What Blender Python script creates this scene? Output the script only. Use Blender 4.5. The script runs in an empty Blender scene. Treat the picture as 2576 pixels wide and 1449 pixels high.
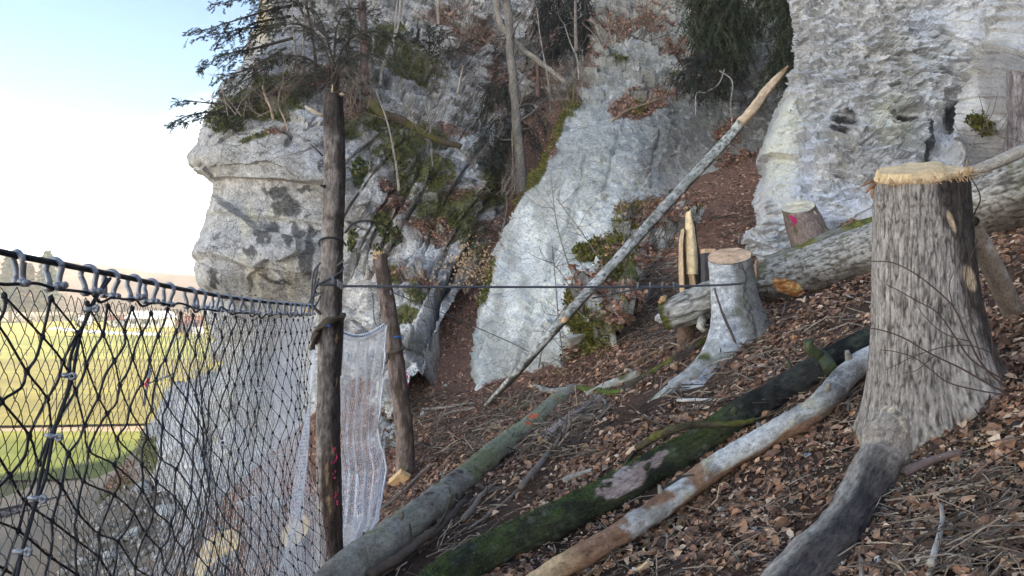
import bpy, bmesh, math, random
import numpy as np
from mathutils import Vector, Matrix

random.seed(7)
rng = np.random.default_rng(7)
sc = bpy.context.scene
COL = sc.collection

# ---------------------------------------------------------------- camera
F, CX, CY = 1874.0, 1288.0, 724.5          # focal length and centre, in units of a 2576-wide picture
cam_d = bpy.data.cameras.new("camera")
cam_d.sensor_width = 36.0
cam_d.lens = 36.0 * F / 2576.0
cam_d.clip_start = 0.05
cam_d.clip_end = 6000
cam = bpy.data.objects.new("camera", cam_d)
cam.rotation_euler = (math.radians(90), 0, 0)
COL.objects.link(cam)
sc.camera = cam

# ---------------------------------------------------------------- light
SUN_EL, SUN_AZ = math.radians(33.0), math.radians(104.0)   # azimuth clockwise from +Y (the view direction)
world = bpy.data.worlds.new("World")
sc.world = world
world.use_nodes = True
wn, wl = world.node_tree.nodes, world.node_tree.links
bg = wn["Background"]
sky = wn.new("ShaderNodeTexSky")
sky.sky_type = 'NISHITA'
sky.sun_disc = False
sky.sun_elevation = SUN_EL
sky.sun_rotation = SUN_AZ
sky.air_density = 1.0
sky.dust_density = 0.7
sky.ozone_density = 1.0
tc = wn.new("ShaderNodeTexCoord")
mp = wn.new("ShaderNodeMapping")
mp.inputs['Scale'].default_value = (1.3, 1.3, 3.2)
nz = wn.new("ShaderNodeTexNoise")
nz.inputs['Scale'].default_value = 1.5
nz.inputs['Detail'].default_value = 5.0
nz.inputs['Roughness'].default_value = 0.5
sep = wn.new("ShaderNodeSeparateXYZ")
elev = wn.new("ShaderNodeMapRange")          # fog bank: full at the horizon, thinning upwards all round
elev.inputs['From Min'].default_value = 0.0
elev.inputs['From Max'].default_value = 0.34
elev.inputs['To Min'].default_value = 0.62
elev.inputs['To Max'].default_value = -0.62
add = wn.new("ShaderNodeMath"); add.operation = 'ADD'
ramp = wn.new("ShaderNodeMapRange")
ramp.interpolation_type = 'SMOOTHSTEP'
ramp.inputs['From Min'].default_value = 0.36
ramp.inputs['From Max'].default_value = 0.86
mix = wn.new("ShaderNodeMixRGB")
mix.inputs['Color2'].default_value = (34.0, 33.2, 31.6, 1)
wl.new(tc.outputs['Generated'], mp.inputs['Vector'])
wl.new(mp.outputs['Vector'], nz.inputs['Vector'])
wl.new(tc.outputs['Generated'], sep.inputs['Vector'])
wl.new(sep.outputs['Z'], elev.inputs['Value'])
wl.new(nz.outputs['Fac'], add.inputs[0])
wl.new(elev.outputs['Result'], add.inputs[1])
wl.new(add.outputs['Value'], ramp.inputs['Value'])
wl.new(ramp.outputs['Result'], mix.inputs['Fac'])
wl.new(sky.outputs['Color'], mix.inputs['Color1'])
wl.new(mix.outputs['Color'], bg.inputs['Color'])
bg.inputs['Strength'].default_value = 0.05

sun_d = bpy.data.lights.new("sun", 'SUN')
sun_d.energy = 2.2
sun_d.angle = math.radians(0.5)
sun_d.color = (1.0, 0.92, 0.78)
sun = bpy.data.objects.new("sun", sun_d)
sdir = Vector((math.sin(SUN_AZ) * math.cos(SUN_EL), math.cos(SUN_AZ) * math.cos(SUN_EL), math.sin(SUN_EL)))
sun.rotation_euler = (-sdir).to_track_quat('-Z', 'Y').to_euler()
COL.objects.link(sun)

sc.view_settings.view_transform = 'Standard'
sc.view_settings.look = 'None'
sc.view_settings.exposure = 2.6
sc.view_settings.gamma = 1.0
sc.cycles.max_bounces = 4
sc.cycles.diffuse_bounces = 3
sc.cycles.volume_bounces = 1
sc.cycles.volume_step_rate = 10.0
sc.cycles.use_denoising = True
sc.cycles.denoising_prefilter = 'NONE'
sc.cycles.use_adaptive_sampling = False
sc.cycles.sample_clamp_indirect = 6.0

# ---------------------------------------------------------------- numeric helpers
def P(dx, dy, Y):
    return np.array([(dx - CX) / F * Y, Y, -(dy - CY) / F * Y], float)

def hash01(*a):
    h = np.zeros(np.shape(a[0]), np.uint32) + np.uint32(0x9E3779B9)
    for k, x in zip((73856093, 19349663, 83492791, 2654435761), a):
        xi = np.asarray(np.floor(x), np.int64).astype(np.uint32)
        h = (h ^ (xi * np.uint32(k & 0xffffffff)))
        h = (h ^ (h >> np.uint32(15))) * np.uint32(0x85EBCA6B)
        h = (h ^ (h >> np.uint32(13))) * np.uint32(0xC2B2AE35)
        h = h ^ (h >> np.uint32(16))
    return h.astype(np.float64) / 4294967295.0

def vnoise(p):
    i = np.floor(p); f = p - i
    w = f * f * (3 - 2 * f)
    out = 0
    for ox in (0, 1):
        wx = w[:, 0] if ox else 1 - w[:, 0]
        for oy in (0, 1):
            wy = w[:, 1] if oy else 1 - w[:, 1]
            for oz in (0, 1):
                wz = w[:, 2] if oz else 1 - w[:, 2]
                out = out + wx * wy * wz * hash01(i[:, 0] + ox, i[:, 1] + oy, i[:, 2] + oz)
    return out * 2 - 1

def fbm(p, s=1.0, oc=4, gain=0.5, off=0.0):
    p = np.asarray(p, float) * s + off
    a, t, n = 1.0, 0.0, 0.0
    for _ in range(oc):
        t = t + a * vnoise(p); n += a
        p = p * 2.03 + 17.3; a *= gain
    return t / n

def sst(a, b, x):
    t = np.clip((x - a) / (b - a), 0, 1)
    return t * t * (3 - 2 * t)

def blob(dx, dy, specs):
    out = np.zeros(np.shape(dx))
    for s in specs:
        cx, cy, rx, ry = s[:4]
        an = math.radians(s[4]) if len(s) > 4 else 0.0
        x, y = dx - cx, dy - cy
        c, q = math.cos(an), math.sin(an)
        u, v = (x * c + y * q) / rx, (-x * q + y * c) / ry
        out = np.maximum(out, np.clip(1.35 - np.sqrt(u * u + v * v) * 1.0, 0, 1))
    return out

def lerp3(a, b, m):
    m = np.asarray(m)[..., None]
    return np.asarray(a, float) * (1 - m) + np.asarray(b, float) * m

def blocks(u, v, h, w, seed):
    r = np.floor(u / h)
    vv = v / w + hash01(r, r * 0 + seed) * 7.3
    c = np.floor(vv)
    fu, fv = u / h - r, vv - c
    e = np.minimum(np.minimum(fu, 1 - fu) * h, np.minimum(fv, 1 - fv) * w)
    return hash01(r, c, r * 0 + seed + 3), e, fu, fv

def worley(u, v, seed):
    """irregular cells: id hash, distance to the cell border, offsets inside the cell"""
    iu, iv = np.floor(u), np.floor(v)
    d1 = np.full(len(u), 9.0); d2 = d1.copy(); idh = np.zeros(len(u)); ov = np.zeros(len(u)); ou = np.zeros(len(u))
    for a in (-1, 0, 1):
        for b in (-1, 0, 1):
            cu, cv = iu + a, iv + b
            pu = cu + hash01(cu, cv, cu * 0 + seed); pv = cv + hash01(cu, cv, cu * 0 + seed + 1)
            d = np.abs(u - pu) + np.abs(v - pv)
            nw = d < d1
            d2 = np.where(nw, d1, np.minimum(d2, d))
            idh = np.where(nw, hash01(cu, cv, cu * 0 + seed + 2), idh)
            ov = np.where(nw, v - pv, ov); ou = np.where(nw, u - pu, ou)
            d1 = np.where(nw, d, d1)
    return idh, d2 - d1, ou, ov

def facets(u, v, su, sv, seed, tilt=1.0, under=0.0):
    """broken rock: every cell a flat face with its own height and tilt; under > 0 cuts its lower edge back"""
    i, e, ou, ov = worley(u / su, v / sv, seed)
    h = (i - 0.5) + tilt * (((i * 977.13) % 1 - 0.5) * 2 * ou + ((i * 3571.7) % 1 - 0.5) * 2 * ov) - under * ov
    return h, e

def catmull(pts, n):
    pts = np.asarray(pts, float)
    if len(pts) == 2:
        t = np.linspace(0, 1, n)[:, None]
        return pts[0] * (1 - t) + pts[1] * t
    q = np.vstack([2 * pts[0] - pts[1], pts, 2 * pts[-1] - pts[-2]])
    t = np.linspace(0, len(pts) - 1 - 1e-6, n)
    i = t.astype(int); f = (t - i)[:, None]
    a, b, c, d = q[i], q[i + 1], q[i + 2], q[i + 3]
    return 0.5 * (2 * b + (c - a) * f + (2 * a - 5 * b + 4 * c - d) * f ** 2 + (3 * b - a - 3 * c + d) * f ** 3)

# ---------------------------------------------------------------- object helpers
ROOT = {}                                    # object name -> world origin of its thing

def mesh(name, V, faces, mat, parent=None, col=None, smooth=True, vec=None, origin=None):
    """V: n x 3 world points; faces: list of index arrays (m x 3 or m x 4)."""
    V = np.asarray(V, np.float64)
    if not isinstance(faces, (list, tuple)):
        faces = [faces]
    faces = [np.asarray(f, np.int32) for f in faces if len(f)]
    if parent is not None:
        o0 = ROOT[parent.name]
    elif origin is not None:
        o0 = np.asarray(origin, float)
    else:
        o0 = np.array([V[:, 0].mean(), V[:, 1].mean(), V[:, 2].min()])
    me = bpy.data.meshes.new(name)
    me.vertices.add(len(V))
    me.vertices.foreach_set("co", (V - o0).astype(np.float32).ravel())
    idx = np.concatenate([f.ravel() for f in faces])
    tot = np.concatenate([np.full(len(f), f.shape[1], np.int32) for f in faces])
    st = np.concatenate([[0], np.cumsum(tot)[:-1]]).astype(np.int32)
    me.loops.add(len(idx)); me.loops.foreach_set("vertex_index", idx)
    me.polygons.add(len(tot))
    me.polygons.foreach_set("loop_start", st)
    me.polygons.foreach_set("loop_total", tot)
    me.polygons.foreach_set("use_smooth", np.full(len(tot), bool(smooth)))
    me.update(calc_edges=True)
    if col is not None:
        at = me.attributes.new("col", 'FLOAT_COLOR', 'POINT')
        c4 = np.ones((len(V), 4), np.float32); c4[:, :3] = np.clip(col, 0.003, 0.95)
        at.data.foreach_set("color", c4.ravel())
    if vec is not None:
        at = me.attributes.new("bc", 'FLOAT_VECTOR', 'POINT')
        at.data.foreach_set("vector", np.asarray(vec, np.float32).ravel())
    me.materials.append(mat)
    ob = bpy.data.objects.new(name, me)
    COL.objects.link(ob)
    if parent is not None:
        ob.parent = parent
        ROOT[ob.name] = o0
    else:
        ob.location = o0
        ROOT[ob.name] = o0
    return ob

def tag(o, label=None, cat=None, group=None, kind=None):
    if label: o["label"] = label
    if cat: o["category"] = cat
    if group: o["group"] = group
    if kind: o["kind"] = kind
    return o

def thing(name, label, cat, loc, group=None):
    o = bpy.data.objects.new(name, None)
    o.empty_display_size = 0.2
    o.location = [float(x) for x in loc]
    COL.objects.link(o)
    ROOT[o.name] = np.asarray(loc, float)
    return tag(o, label, cat, group)

def tube(pts, r, n=6, closed_ends=True):
    """one swept tube -> V, [quads, tris]"""
    pts = np.asarray(pts, float)
    m = len(pts)
    r = np.broadcast_to(np.asarray(r, float), (m,))
    t = np.gradient(pts, axis=0)
    t /= np.linalg.norm(t, axis=1)[:, None] + 1e-12
    ref = np.array([0, 0, 1.0]) if abs(t[:, 2]).mean() < 0.8 else np.array([1.0, 0, 0])
    e1 = ref - (t @ ref)[:, None] * t
    nn = np.linalg.norm(e1, axis=1)[:, None]
    e1 = np.where(nn > 1e-3, e1 / (nn + 1e-12), np.array([0, 1.0, 0]))
    e2 = np.cross(t, e1)
    a = np.arange(n) / n * 2 * math.pi
    V = pts[:, None, :] + r[:, None, None] * (np.cos(a)[None, :, None] * e1[:, None, :] + np.sin(a)[None, :, None] * e2[:, None, :])
    V = V.reshape(-1, 3)
    i, j = np.meshgrid(np.arange(m - 1), np.arange(n), indexing='ij')
    a0 = i * n + j; a1 = i * n + (j + 1) % n
    Q = np.stack([a0, a1, a1 + n, a0 + n], -1).reshape(-1, 4)
    T = np.zeros((0, 3), int)
    if closed_ends:
        V = np.vstack([V, pts[0], pts[-1]])
        k = np.arange(n)
        T = np.vstack([np.stack([(k + 1) % n, k, np.full(n, m * n)], -1),
                       np.stack([(m - 1) * n + k, (m - 1) * n + (k + 1) % n, np.full(n, m * n + 1)], -1)])
    return V, [Q, T]

def join(parts):
    V, Q, T, n = [], [], [], 0
    for v, fs in parts:
        V.append(v)
        for f in fs:
            f = np.asarray(f)
            if len(f) == 0: continue
            (Q if f.shape[1] == 4 else T).append(f + n)
        n += len(v)
    out = []
    if Q: out.append(np.vstack(Q))
    if T: out.append(np.vstack(T))
    return np.vstack(V), out

def prisms(A, B, r, n=3):
    """many straight struts at once"""
    A = np.asarray(A, float); B = np.asarray(B, float)
    m = len(A)
    r = np.broadcast_to(np.asarray(r, float), (m,))
    t = B - A
    t = t / (np.linalg.norm(t, axis=1)[:, None] + 1e-12)
    ref = np.where(np.abs(t[:, 2:3]) < 0.9, np.array([[0, 0, 1.0]]), np.array([[1.0, 0, 0]]))
    e1 = np.cross(t, ref); e1 /= np.linalg.norm(e1, axis=1)[:, None] + 1e-12
    e2 = np.cross(t, e1)
    a = np.arange(n) / n * 2 * math.pi
    off = r[:, None, None] * (np.cos(a)[None, :, None] * e1[:, None, :] + np.sin(a)[None, :, None] * e2[:, None, :])
    V = np.concatenate([A[:, None, :] + off, B[:, None, :] + off], 1).reshape(-1, 3)
    b = np.arange(m)[:, None] * 2 * n
    k = np.arange(n)[None, :]
    Q = np.stack([b + k, b + (k + 1) % n, b + n + (k + 1) % n, b + n + k], -1).reshape(-1, 4)
    return V, [Q]

def box(c, size, rot=None):
    s = np.array([[x, y, z] for x in (-.5, .5) for y in (-.5, .5) for z in (-.5, .5)]) * np.asarray(size, float)
    if rot is not None: s = s @ np.asarray(rot).T
    return s + np.asarray(c, float), [np.array([[0, 1, 3, 2], [4, 6, 7, 5], [0, 4, 5, 1], [2, 3, 7, 6], [0, 2, 6, 4], [1, 5, 7, 3]])]

# ---------------------------------------------------------------- materials
def new_mat(name):
    m = bpy.data.materials.new(name); m.use_nodes = True
    nt = m.node_tree
    return m, nt.nodes, nt.links, nt.nodes["Principled BSDF"]

def surf(name, colour=None, var=0.35, scale=8.0, stretch=None, bump=0.3, bscale=40.0, rough=0.85, metal=0.0, spec=0.3, attr=True, bdist=0.01, use_bc=False, speck=0.0, sscale=60.0, cracks=0.0, cscale=2.0):
    """colour from the mesh's own 'col' attribute (or a fixed colour) broken up by noise, dark and pale specks and cracks with crevice shade darkened into the colour, with fine bump"""
    m, N, L, b = new_mat(name)
    b.inputs['Roughness'].default_value = rough
    b.inputs['Metallic'].default_value = metal
    b.inputs['Specular IOR Level'].default_value = spec
    if use_bc:
        cn = N.new("ShaderNodeAttribute"); cn.attribute_name = "bc"; vec = cn.outputs['Vector']
    else:
        cn = N.new("ShaderNodeTexCoord"); vec = cn.outputs['Object']
    raw = vec
    if stretch:
        mpn = N.new("ShaderNodeMapping"); mpn.inputs['Scale'].default_value = stretch
        L.new(vec, mpn.inputs['Vector']); vec = mpn.outputs['Vector']
    def noise(v, sc_, det=6, ro=0.6):
        n = N.new("ShaderNodeTexNoise"); n.inputs['Scale'].default_value = sc_; n.inputs['Detail'].default_value = det; n.inputs['Roughness'].default_value = ro
        L.new(v, n.inputs['Vector']); return n
    def rng_(src, a0, a1, b0, b1):
        r = N.new("ShaderNodeMapRange"); r.inputs['From Min'].default_value = a0; r.inputs['From Max'].default_value = a1; r.inputs['To Min'].default_value = b0; r.inputs['To Max'].default_value = b1
        L.new(src, r.inputs['Value']); return r.outputs['Result']
    def times(p_, q_):
        t = N.new("ShaderNodeMath"); t.operation = 'MULTIPLY'; L.new(p_, t.inputs[0]); L.new(q_, t.inputs[1]); return t.outputs['Value']
    fac = rng_(noise(vec, scale, 8, 0.68).outputs['Fac'], 0.28, 0.72, 1 - var, 1 + var)
    height = None
    if speck:
        fac = times(fac, rng_(noise(vec, sscale, 3, 0.5).outputs['Fac'], 0.36, 0.46, 1 - 0.75 * speck, 1.0))
        fac = times(fac, rng_(noise(vec, sscale * 1.37, 3, 0.5).outputs['Fac'], 0.58, 0.66, 1.0, 1 + 0.75 * speck))
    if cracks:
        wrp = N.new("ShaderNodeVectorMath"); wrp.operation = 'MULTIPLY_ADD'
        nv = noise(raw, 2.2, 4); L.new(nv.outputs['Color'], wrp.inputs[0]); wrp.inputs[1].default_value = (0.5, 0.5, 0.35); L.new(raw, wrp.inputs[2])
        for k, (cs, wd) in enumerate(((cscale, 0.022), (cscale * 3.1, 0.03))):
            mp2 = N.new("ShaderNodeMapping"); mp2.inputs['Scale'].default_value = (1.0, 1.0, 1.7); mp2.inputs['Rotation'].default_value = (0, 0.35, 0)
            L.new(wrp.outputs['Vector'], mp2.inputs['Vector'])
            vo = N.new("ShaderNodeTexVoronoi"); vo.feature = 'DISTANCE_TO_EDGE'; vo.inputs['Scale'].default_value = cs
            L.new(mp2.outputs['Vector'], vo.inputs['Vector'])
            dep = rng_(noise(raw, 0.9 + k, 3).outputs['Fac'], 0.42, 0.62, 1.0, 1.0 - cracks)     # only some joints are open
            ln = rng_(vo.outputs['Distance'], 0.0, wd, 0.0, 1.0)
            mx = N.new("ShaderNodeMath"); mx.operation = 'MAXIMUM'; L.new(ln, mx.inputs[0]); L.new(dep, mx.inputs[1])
            fac = times(fac, mx.outputs['Value'])  # crack lines darkened in the colour, standing in for crevice shade
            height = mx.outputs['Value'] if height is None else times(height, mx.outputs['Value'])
    mul = N.new("ShaderNodeVectorMath"); mul.operation = 'SCALE'
    if attr:
        at = N.new("ShaderNodeAttribute"); at.attribute_name = "col"
        L.new(at.outputs['Color'], mul.inputs[0])
    else:
        mul.inputs[0].default_value = colour
    L.new(fac, mul.inputs['Scale'])
    L.new(mul.outputs['Vector'], b.inputs['Base Color'])
    if bump > 0:
        n2 = noise(vec, bscale, 6, 0.62)
        hs = n2.outputs['Fac']
        if height is not None: hs = times(hs, height)
        bp = N.new("ShaderNodeBump"); bp.inputs['Strength'].default_value = bump; bp.inputs['Distance'].default_value = bdist
        L.new(hs, bp.inputs['Height']); L.new(bp.outputs['Normal'], b.inputs['Normal'])
    return m

M = {}
M['ground'] = surf("forest_soil", var=0.5, scale=14, bump=0.8, bscale=60, bdist=0.02, rough=0.95, spec=0.1)
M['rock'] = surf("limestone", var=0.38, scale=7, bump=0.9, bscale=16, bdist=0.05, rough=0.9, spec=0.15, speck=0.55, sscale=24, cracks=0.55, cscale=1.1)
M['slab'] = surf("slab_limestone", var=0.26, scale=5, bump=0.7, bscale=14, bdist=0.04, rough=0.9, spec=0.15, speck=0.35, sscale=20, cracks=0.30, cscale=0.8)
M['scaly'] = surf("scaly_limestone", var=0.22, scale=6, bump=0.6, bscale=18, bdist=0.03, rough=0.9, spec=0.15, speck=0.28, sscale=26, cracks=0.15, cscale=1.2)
M['bark'] = surf("bark", var=0.55, scale=30, stretch=(1, 1, 0.3), speck=0.5, sscale=70, bump=0.9, bscale=90, bdist=0.008, rough=0.92, spec=0.15, use_bc=True)
M['smooth_bark'] = surf("smooth_bark", var=0.45, scale=22, stretch=(1, 1, 0.6), speck=0.45, sscale=60, bump=0.6, bscale=60, bdist=0.005, rough=0.8, spec=0.25, use_bc=True)
M['wet_bark'] = surf("wet_bark", var=0.5, scale=30, speck=0.6, sscale=50, bump=0.9, bscale=50, bdist=0.012, rough=0.5, spec=0.35, use_bc=True)
M['twig'] = surf("twig_bark", var=0.3, scale=30, bump=0.0, rough=0.85, spec=0.2)
M['wood'] = surf("fresh_cut_wood", (0.72, 0.52, 0.30), attr=True, var=0.32, scale=14, stretch=(1, 1, 1), speck=0.25, sscale=60, bump=0.7, bscale=70, bdist=0.004, rough=0.75, spec=0.2)
M['leaf'] = surf("dead_leaf", var=0.25, scale=60, bump=0.0, rough=0.7, spec=0.25)
M['needle'] = surf("needles", var=0.3, scale=6, bump=0.0, rough=0.7, spec=0.2)
M['rope'] = surf("black_wire_rope", (0.022, 0.023, 0.026), attr=False, var=0.3, scale=200, bump=0.0, rough=0.6, spec=0.4)
M['wire'] = surf("dark_mesh_wire", (0.055, 0.058, 0.065), attr=False, var=0.3, scale=20, bump=0.0, rough=0.5, metal=0.3, spec=0.5)
M['zinc_wire'] = surf("zinc_mesh_wire", (0.78, 0.80, 0.84), attr=False, var=0.15, scale=9, bump=0.0, rough=0.5, metal=0.0, spec=0.5)
M['zinc'] = surf("galvanised_steel", (0.30, 0.32, 0.35), attr=False, var=0.25, scale=60, bump=0.15, bscale=200, bdist=0.001, rough=0.5, metal=0.5, spec=0.5)
M['cable'] = surf("steel_cable", (0.10, 0.105, 0.115), attr=False, var=0.3, scale=80, bump=0.0, rough=0.55, metal=0.3)
M['strap'] = surf("webbing_strap", (0.105, 0.085, 0.062), attr=False, var=0.35, scale=30, bump=0.5, bscale=220, bdist=0.002, rough=0.95, spec=0.1)
M['paint_pink'] = surf("pink_paint", (0.55, 0.03, 0.14), attr=False, var=0.25, scale=40, bump=0.2, rough=0.7)
M['paint_orange'] = surf("orange_paint", (0.55, 0.10, 0.03), attr=False, var=0.3, scale=40, bump=0.2, rough=0.7)
M['paint_blue'] = surf("blue_tape", (0.03, 0.15, 0.50), attr=False, var=0.15, scale=40, bump=0.0, rough=0.6)
M['yellow'] = surf("yellow_plastic", (0.75, 0.36, 0.02), attr=False, var=0.1, scale=40, bump=0.0, rough=0.5)
M['grass'] = surf("meadow_grass", var=0.3, scale=0.35, bump=0.6, bscale=3, bdist=0.1, rough=0.95, spec=0.1)
M['plaster'] = surf("plaster", (0.55, 0.53, 0.50), attr=False, var=0.1, scale=2, bump=0.0)
M['roof'] = surf("roof_tiles", (0.20, 0.09, 0.06), attr=False, var=0.2, scale=2, bump=0.0)
M['barn'] = surf("barn_boards", (0.16, 0.08, 0.045), attr=False, var=0.2, scale=2, bump=0.0)
M['white'] = surf("white_sheeting", (0.80, 0.80, 0.80), attr=False, var=0.05, scale=2, bump=0.0)
M['glass'] = surf("window_glass", (0.05, 0.06, 0.07), attr=False, var=0.1, scale=2, bump=0.0, rough=0.2)
M['rail'] = surf("rail_steel", (0.10, 0.085, 0.08), attr=False, var=0.2, scale=4, bump=0.0, rough=0.5, metal=0.4)
M['sleeper'] = surf("sleeper_wood", (0.07, 0.055, 0.045), attr=False, var=0.3, scale=6, bump=0.0)
M['hill'] = surf("far_forest", var=0.4, scale=0.06, bump=0.0, rough=1.0, spec=0.0)

# ---------------------------------------------------------------- ground
ctrl = [(1290, 945, 14.0), (1200, 850, 15.5), (1150, 740, 17.5), (1190, 640, 19.5), (1330, 450, 22), (1370, 250, 24.5), (1110, 850, 15.6),
        (1060, 960, 14.2), (1040, 1050, 13), (950, 1060, 13.4), (1700, 800, 11.5), (1600, 650, 14.5), (1700, 640, 14), (1800, 520, 16),
        (1880, 400, 18.5), (1750, 460, 18), (1450, 860, 12.5), (1500, 780, 13.5), (1560, 600, 15.5), (1900, 660, 12.3), (2150, 570, 12),
        (2400, 450, 12), (2576, 700, 6), (640, 1250, 17.5), (450, 1350, 15), (400, 1200, 20), (250, 1280, 24), (1010, 1130, 12.6),
        (2330, 1080, 4.8), (1850, 860, 8.8), (1300, 1300, 6.5), (1700, 1200, 6.3), (1500, 1000, 10), (2200, 1300, 4.3), (1650, 900, 9.6),
        (800, 1420, 8.2), (600, 1440, 11.5), (1950, 760, 9.7), (2350, 620, 9.0)]
C3 = np.array([P(*c) for c in ctrl])
anch = np.array([[x, y] for x in (-40, -25, -14, 12, 25) for y in (0, 15, 30, 45)] + [[x, y] for x in (-6, -2, 2, 6) for y in (0.5, 3)])
CP = np.vstack([C3[:, :2], anch])

def plane(X, Y):
    return -2.31 + 0.5 * X + 0.04 * Y

CR = np.concatenate([C3[:, 2] - plane(C3[:, 0], C3[:, 1]), np.zeros(len(anch))])
SIG = 2.6
def _k(A, B):
    d2 = ((A[:, None, :] - B[None, :, :]) ** 2).sum(-1)
    return np.exp(-d2 / (2 * SIG * SIG))
CW = np.linalg.solve(_k(CP, CP) + 0.02 * np.eye(len(CP)), CR)
FLOOR_Z = -13.0

def G(X, Y, micro=True):
    X = np.asarray(X, float); Y = np.asarray(Y, float)
    sh = X.shape
    x, y = X.ravel(), Y.ravel()
    z = plane(x, np.clip(y, -60, 40))
    near = (np.abs(x) < 45) & (y > -12) & (y < 60)
    if near.any():
        q = np.stack([x[near], y[near]], 1)
        r = np.zeros(len(q))
        for i in range(0, len(q), 20000):
            r[i:i + 20000] = _k(q[i:i + 20000], CP) @ CW
        z[near] += r
    # the mountainside climbs to the right; its crest shades the slope
    z = z + np.clip(x - 10, 0, 30) * 0.74
    z = np.where(x > 40, 37.0 - np.clip(x - 40, 0, 200) * 0.15, z)
    z = z - 7.5 * sst(24, 40, y) * sst(10, 35, x)
    k = 1.2
    z = FLOOR_Z + np.logaddexp(0, (z - FLOOR_Z) / k) * k     # levels out on the valley floor
    if micro:
        p = np.stack([x, y, x * 0], 1)
        amp = sst(FLOOR_Z + 0.3, FLOOR_Z + 3, z)
        m2 = near & (np.abs(x) < 20) & (y < 30)
        d = np.zeros(len(x))
        if m2.any():
            d[m2] = 0.10 * fbm(p[m2], 0.9, 4) + 0.03 * fbm(p[m2], 5.0, 3)
        z = z + d * amp
    return z.reshape(sh)

def gp(dx, dy, h=0.0, y0=1.2, y1=60.0):
    """where the sight line through (dx, dy) meets the slope raised by h"""
    a, b = (dx - CX) / F, -(dy - CY) / F
    Y = np.linspace(y0, y1, 1200)
    f = b * Y - (G(a * Y, Y, False) + h)
    s = np.where((f[:-1] > 0) & (f[1:] <= 0))[0]
    if len(s) == 0:
        i = int(np.argmin(np.abs(f))); Yk = Y[i]
    else:
        i = s[0]; Yk = Y[i] + (Y[i + 1] - Y[i]) * f[i] / (f[i] - f[i + 1] + 1e-12)
    return P(dx, dy, Yk)

def axis(segs):
    out = []
    for a, b, s in segs:
        out.append(np.arange(a, b, s))
    return np.unique(np.concatenate(out).round(4))
gx = axis([(-1500, -200, 100), (-200, -50, 10), (-50, -16, 1.0), (-16, -7, 0.25), (-7, 9, 0.09), (9, 16, 0.3), (16, 60, 2), (60, 400, 40), (400, 1501, 100)])
gy = axis([(-400, -60, 40), (-60, -6, 3), (-6, 1.5, 0.4), (1.5, 13, 0.09), (13, 26, 0.15), (26, 60, 1.0), (60, 200, 10), (200, 1601, 100)])
XX, YY = np.meshgrid(gx, gy, indexing='ij')
ZZ = G(XX, YY)
V = np.stack([XX, YY, ZZ], -1).reshape(-1, 3)
nx, ny = len(gx), len(gy)
i, j = np.meshgrid(np.arange(nx - 1), np.arange(ny - 1), indexing='ij')
q = (i * ny + j).ravel()
Q = np.stack([q, q + ny, q + ny + 1, q + 1], 1)
nn = fbm(V * np.array([1, 1, 0]), 0.7, 4)
gc = lerp3([0.045, 0.031, 0.024], [0.11, 0.066, 0.045], sst(-0.35, 0.35, nn))
far = sst(10, 15, V[:, 1])
gc = lerp3(gc, [0.34, 0.185, 0.12], far * 0.85)
low = sst(-6, -9, V[:, 2])
gc = lerp3(gc, [0.32, 0.24, 0.17], low)
gc = lerp3(gc, [0.21, 0.17, 0.125], sst(-4.5, -7, V[:, 0]))
floor = sst(FLOOR_Z + 0.9, FLOOR_Z + 0.2, V[:, 2])
gc = lerp3(gc, [0.42, 0.31, 0.20], floor)
ground = mesh("ground", V, Q, M['ground'], col=gc, origin=(0, 0, 0))
tag(ground, kind="structure")

# valley floor fields: flat sheets a little above the ground sheet
def flat_sheet(name, corners_px, z, colour, mat, label=None, nsub=40, colour2=None):
    (a, b, c, d) = [np.array([(x - CX) / F * ((CY - y) ** -1 * F * z), (CY - y) ** -1 * F * z]) for x, y in corners_px]
    u = np.linspace(0, 1, nsub)[:, None, None]; v = np.linspace(0, 1, nsub)[None, :, None]
    pt = (a * (1 - u) + b * u) * (1 - v) + (d * (1 - u) + c * u) * v
    Vv = np.concatenate([pt, np.full((nsub, nsub, 1), z)], -1).reshape(-1, 3)
    i, j = np.meshgrid(np.arange(nsub - 1), np.arange(nsub - 1), indexing='ij')
    q = (i * nsub + j).ravel()
    Qv = np.stack([q, q + nsub, q + nsub + 1, q + 1], 1)
    n = fbm(Vv * np.array([0.03, 0.12, 0]), 1.0, 4)
    cc = lerp3(colour, colour2 if colour2 is not None else colour, sst(-0.4, 0.4, n))
    o = mesh(name, Vv, Qv, mat, col=cc, origin=(0, 0, z))
    return tag(o, label, kind="structure")
flat_sheet("meadow", [(-900, 1232), (330, 1200), (420, 1085), (-900, 1085)], -12.72, (0.16, 0.175, 0.045), M['grass'], colour2=(0.25, 0.24, 0.055))
flat_sheet("grass_verge", [(-900, 1449), (120, 1449), (300, 1213), (-900, 1236)], -12.93, (0.17, 0.16, 0.06), M['grass'], colour2=(0.27, 0.20, 0.11))
flat_sheet("ploughed_field", [(-900, 1084), (700, 1060), (700, 905), (-900, 905)], -12.72, (0.23, 0.19, 0.065), M['grass'], colour2=(0.31, 0.265, 0.08))
flat_sheet("meadow", [(-900, 904), (700, 904), (700, 846), (-900, 846)], -12.72, (0.26, 0.26, 0.07), M['grass'], colour2=(0.34, 0.31, 0.09))
flat_sheet("stubble_field", [(-900, 845), (700, 845), (700, 808), (-900, 808)], -12.72, (0.44, 0.36, 0.09), M['grass'], colour2=(0.46, 0.38, 0.10))

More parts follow.
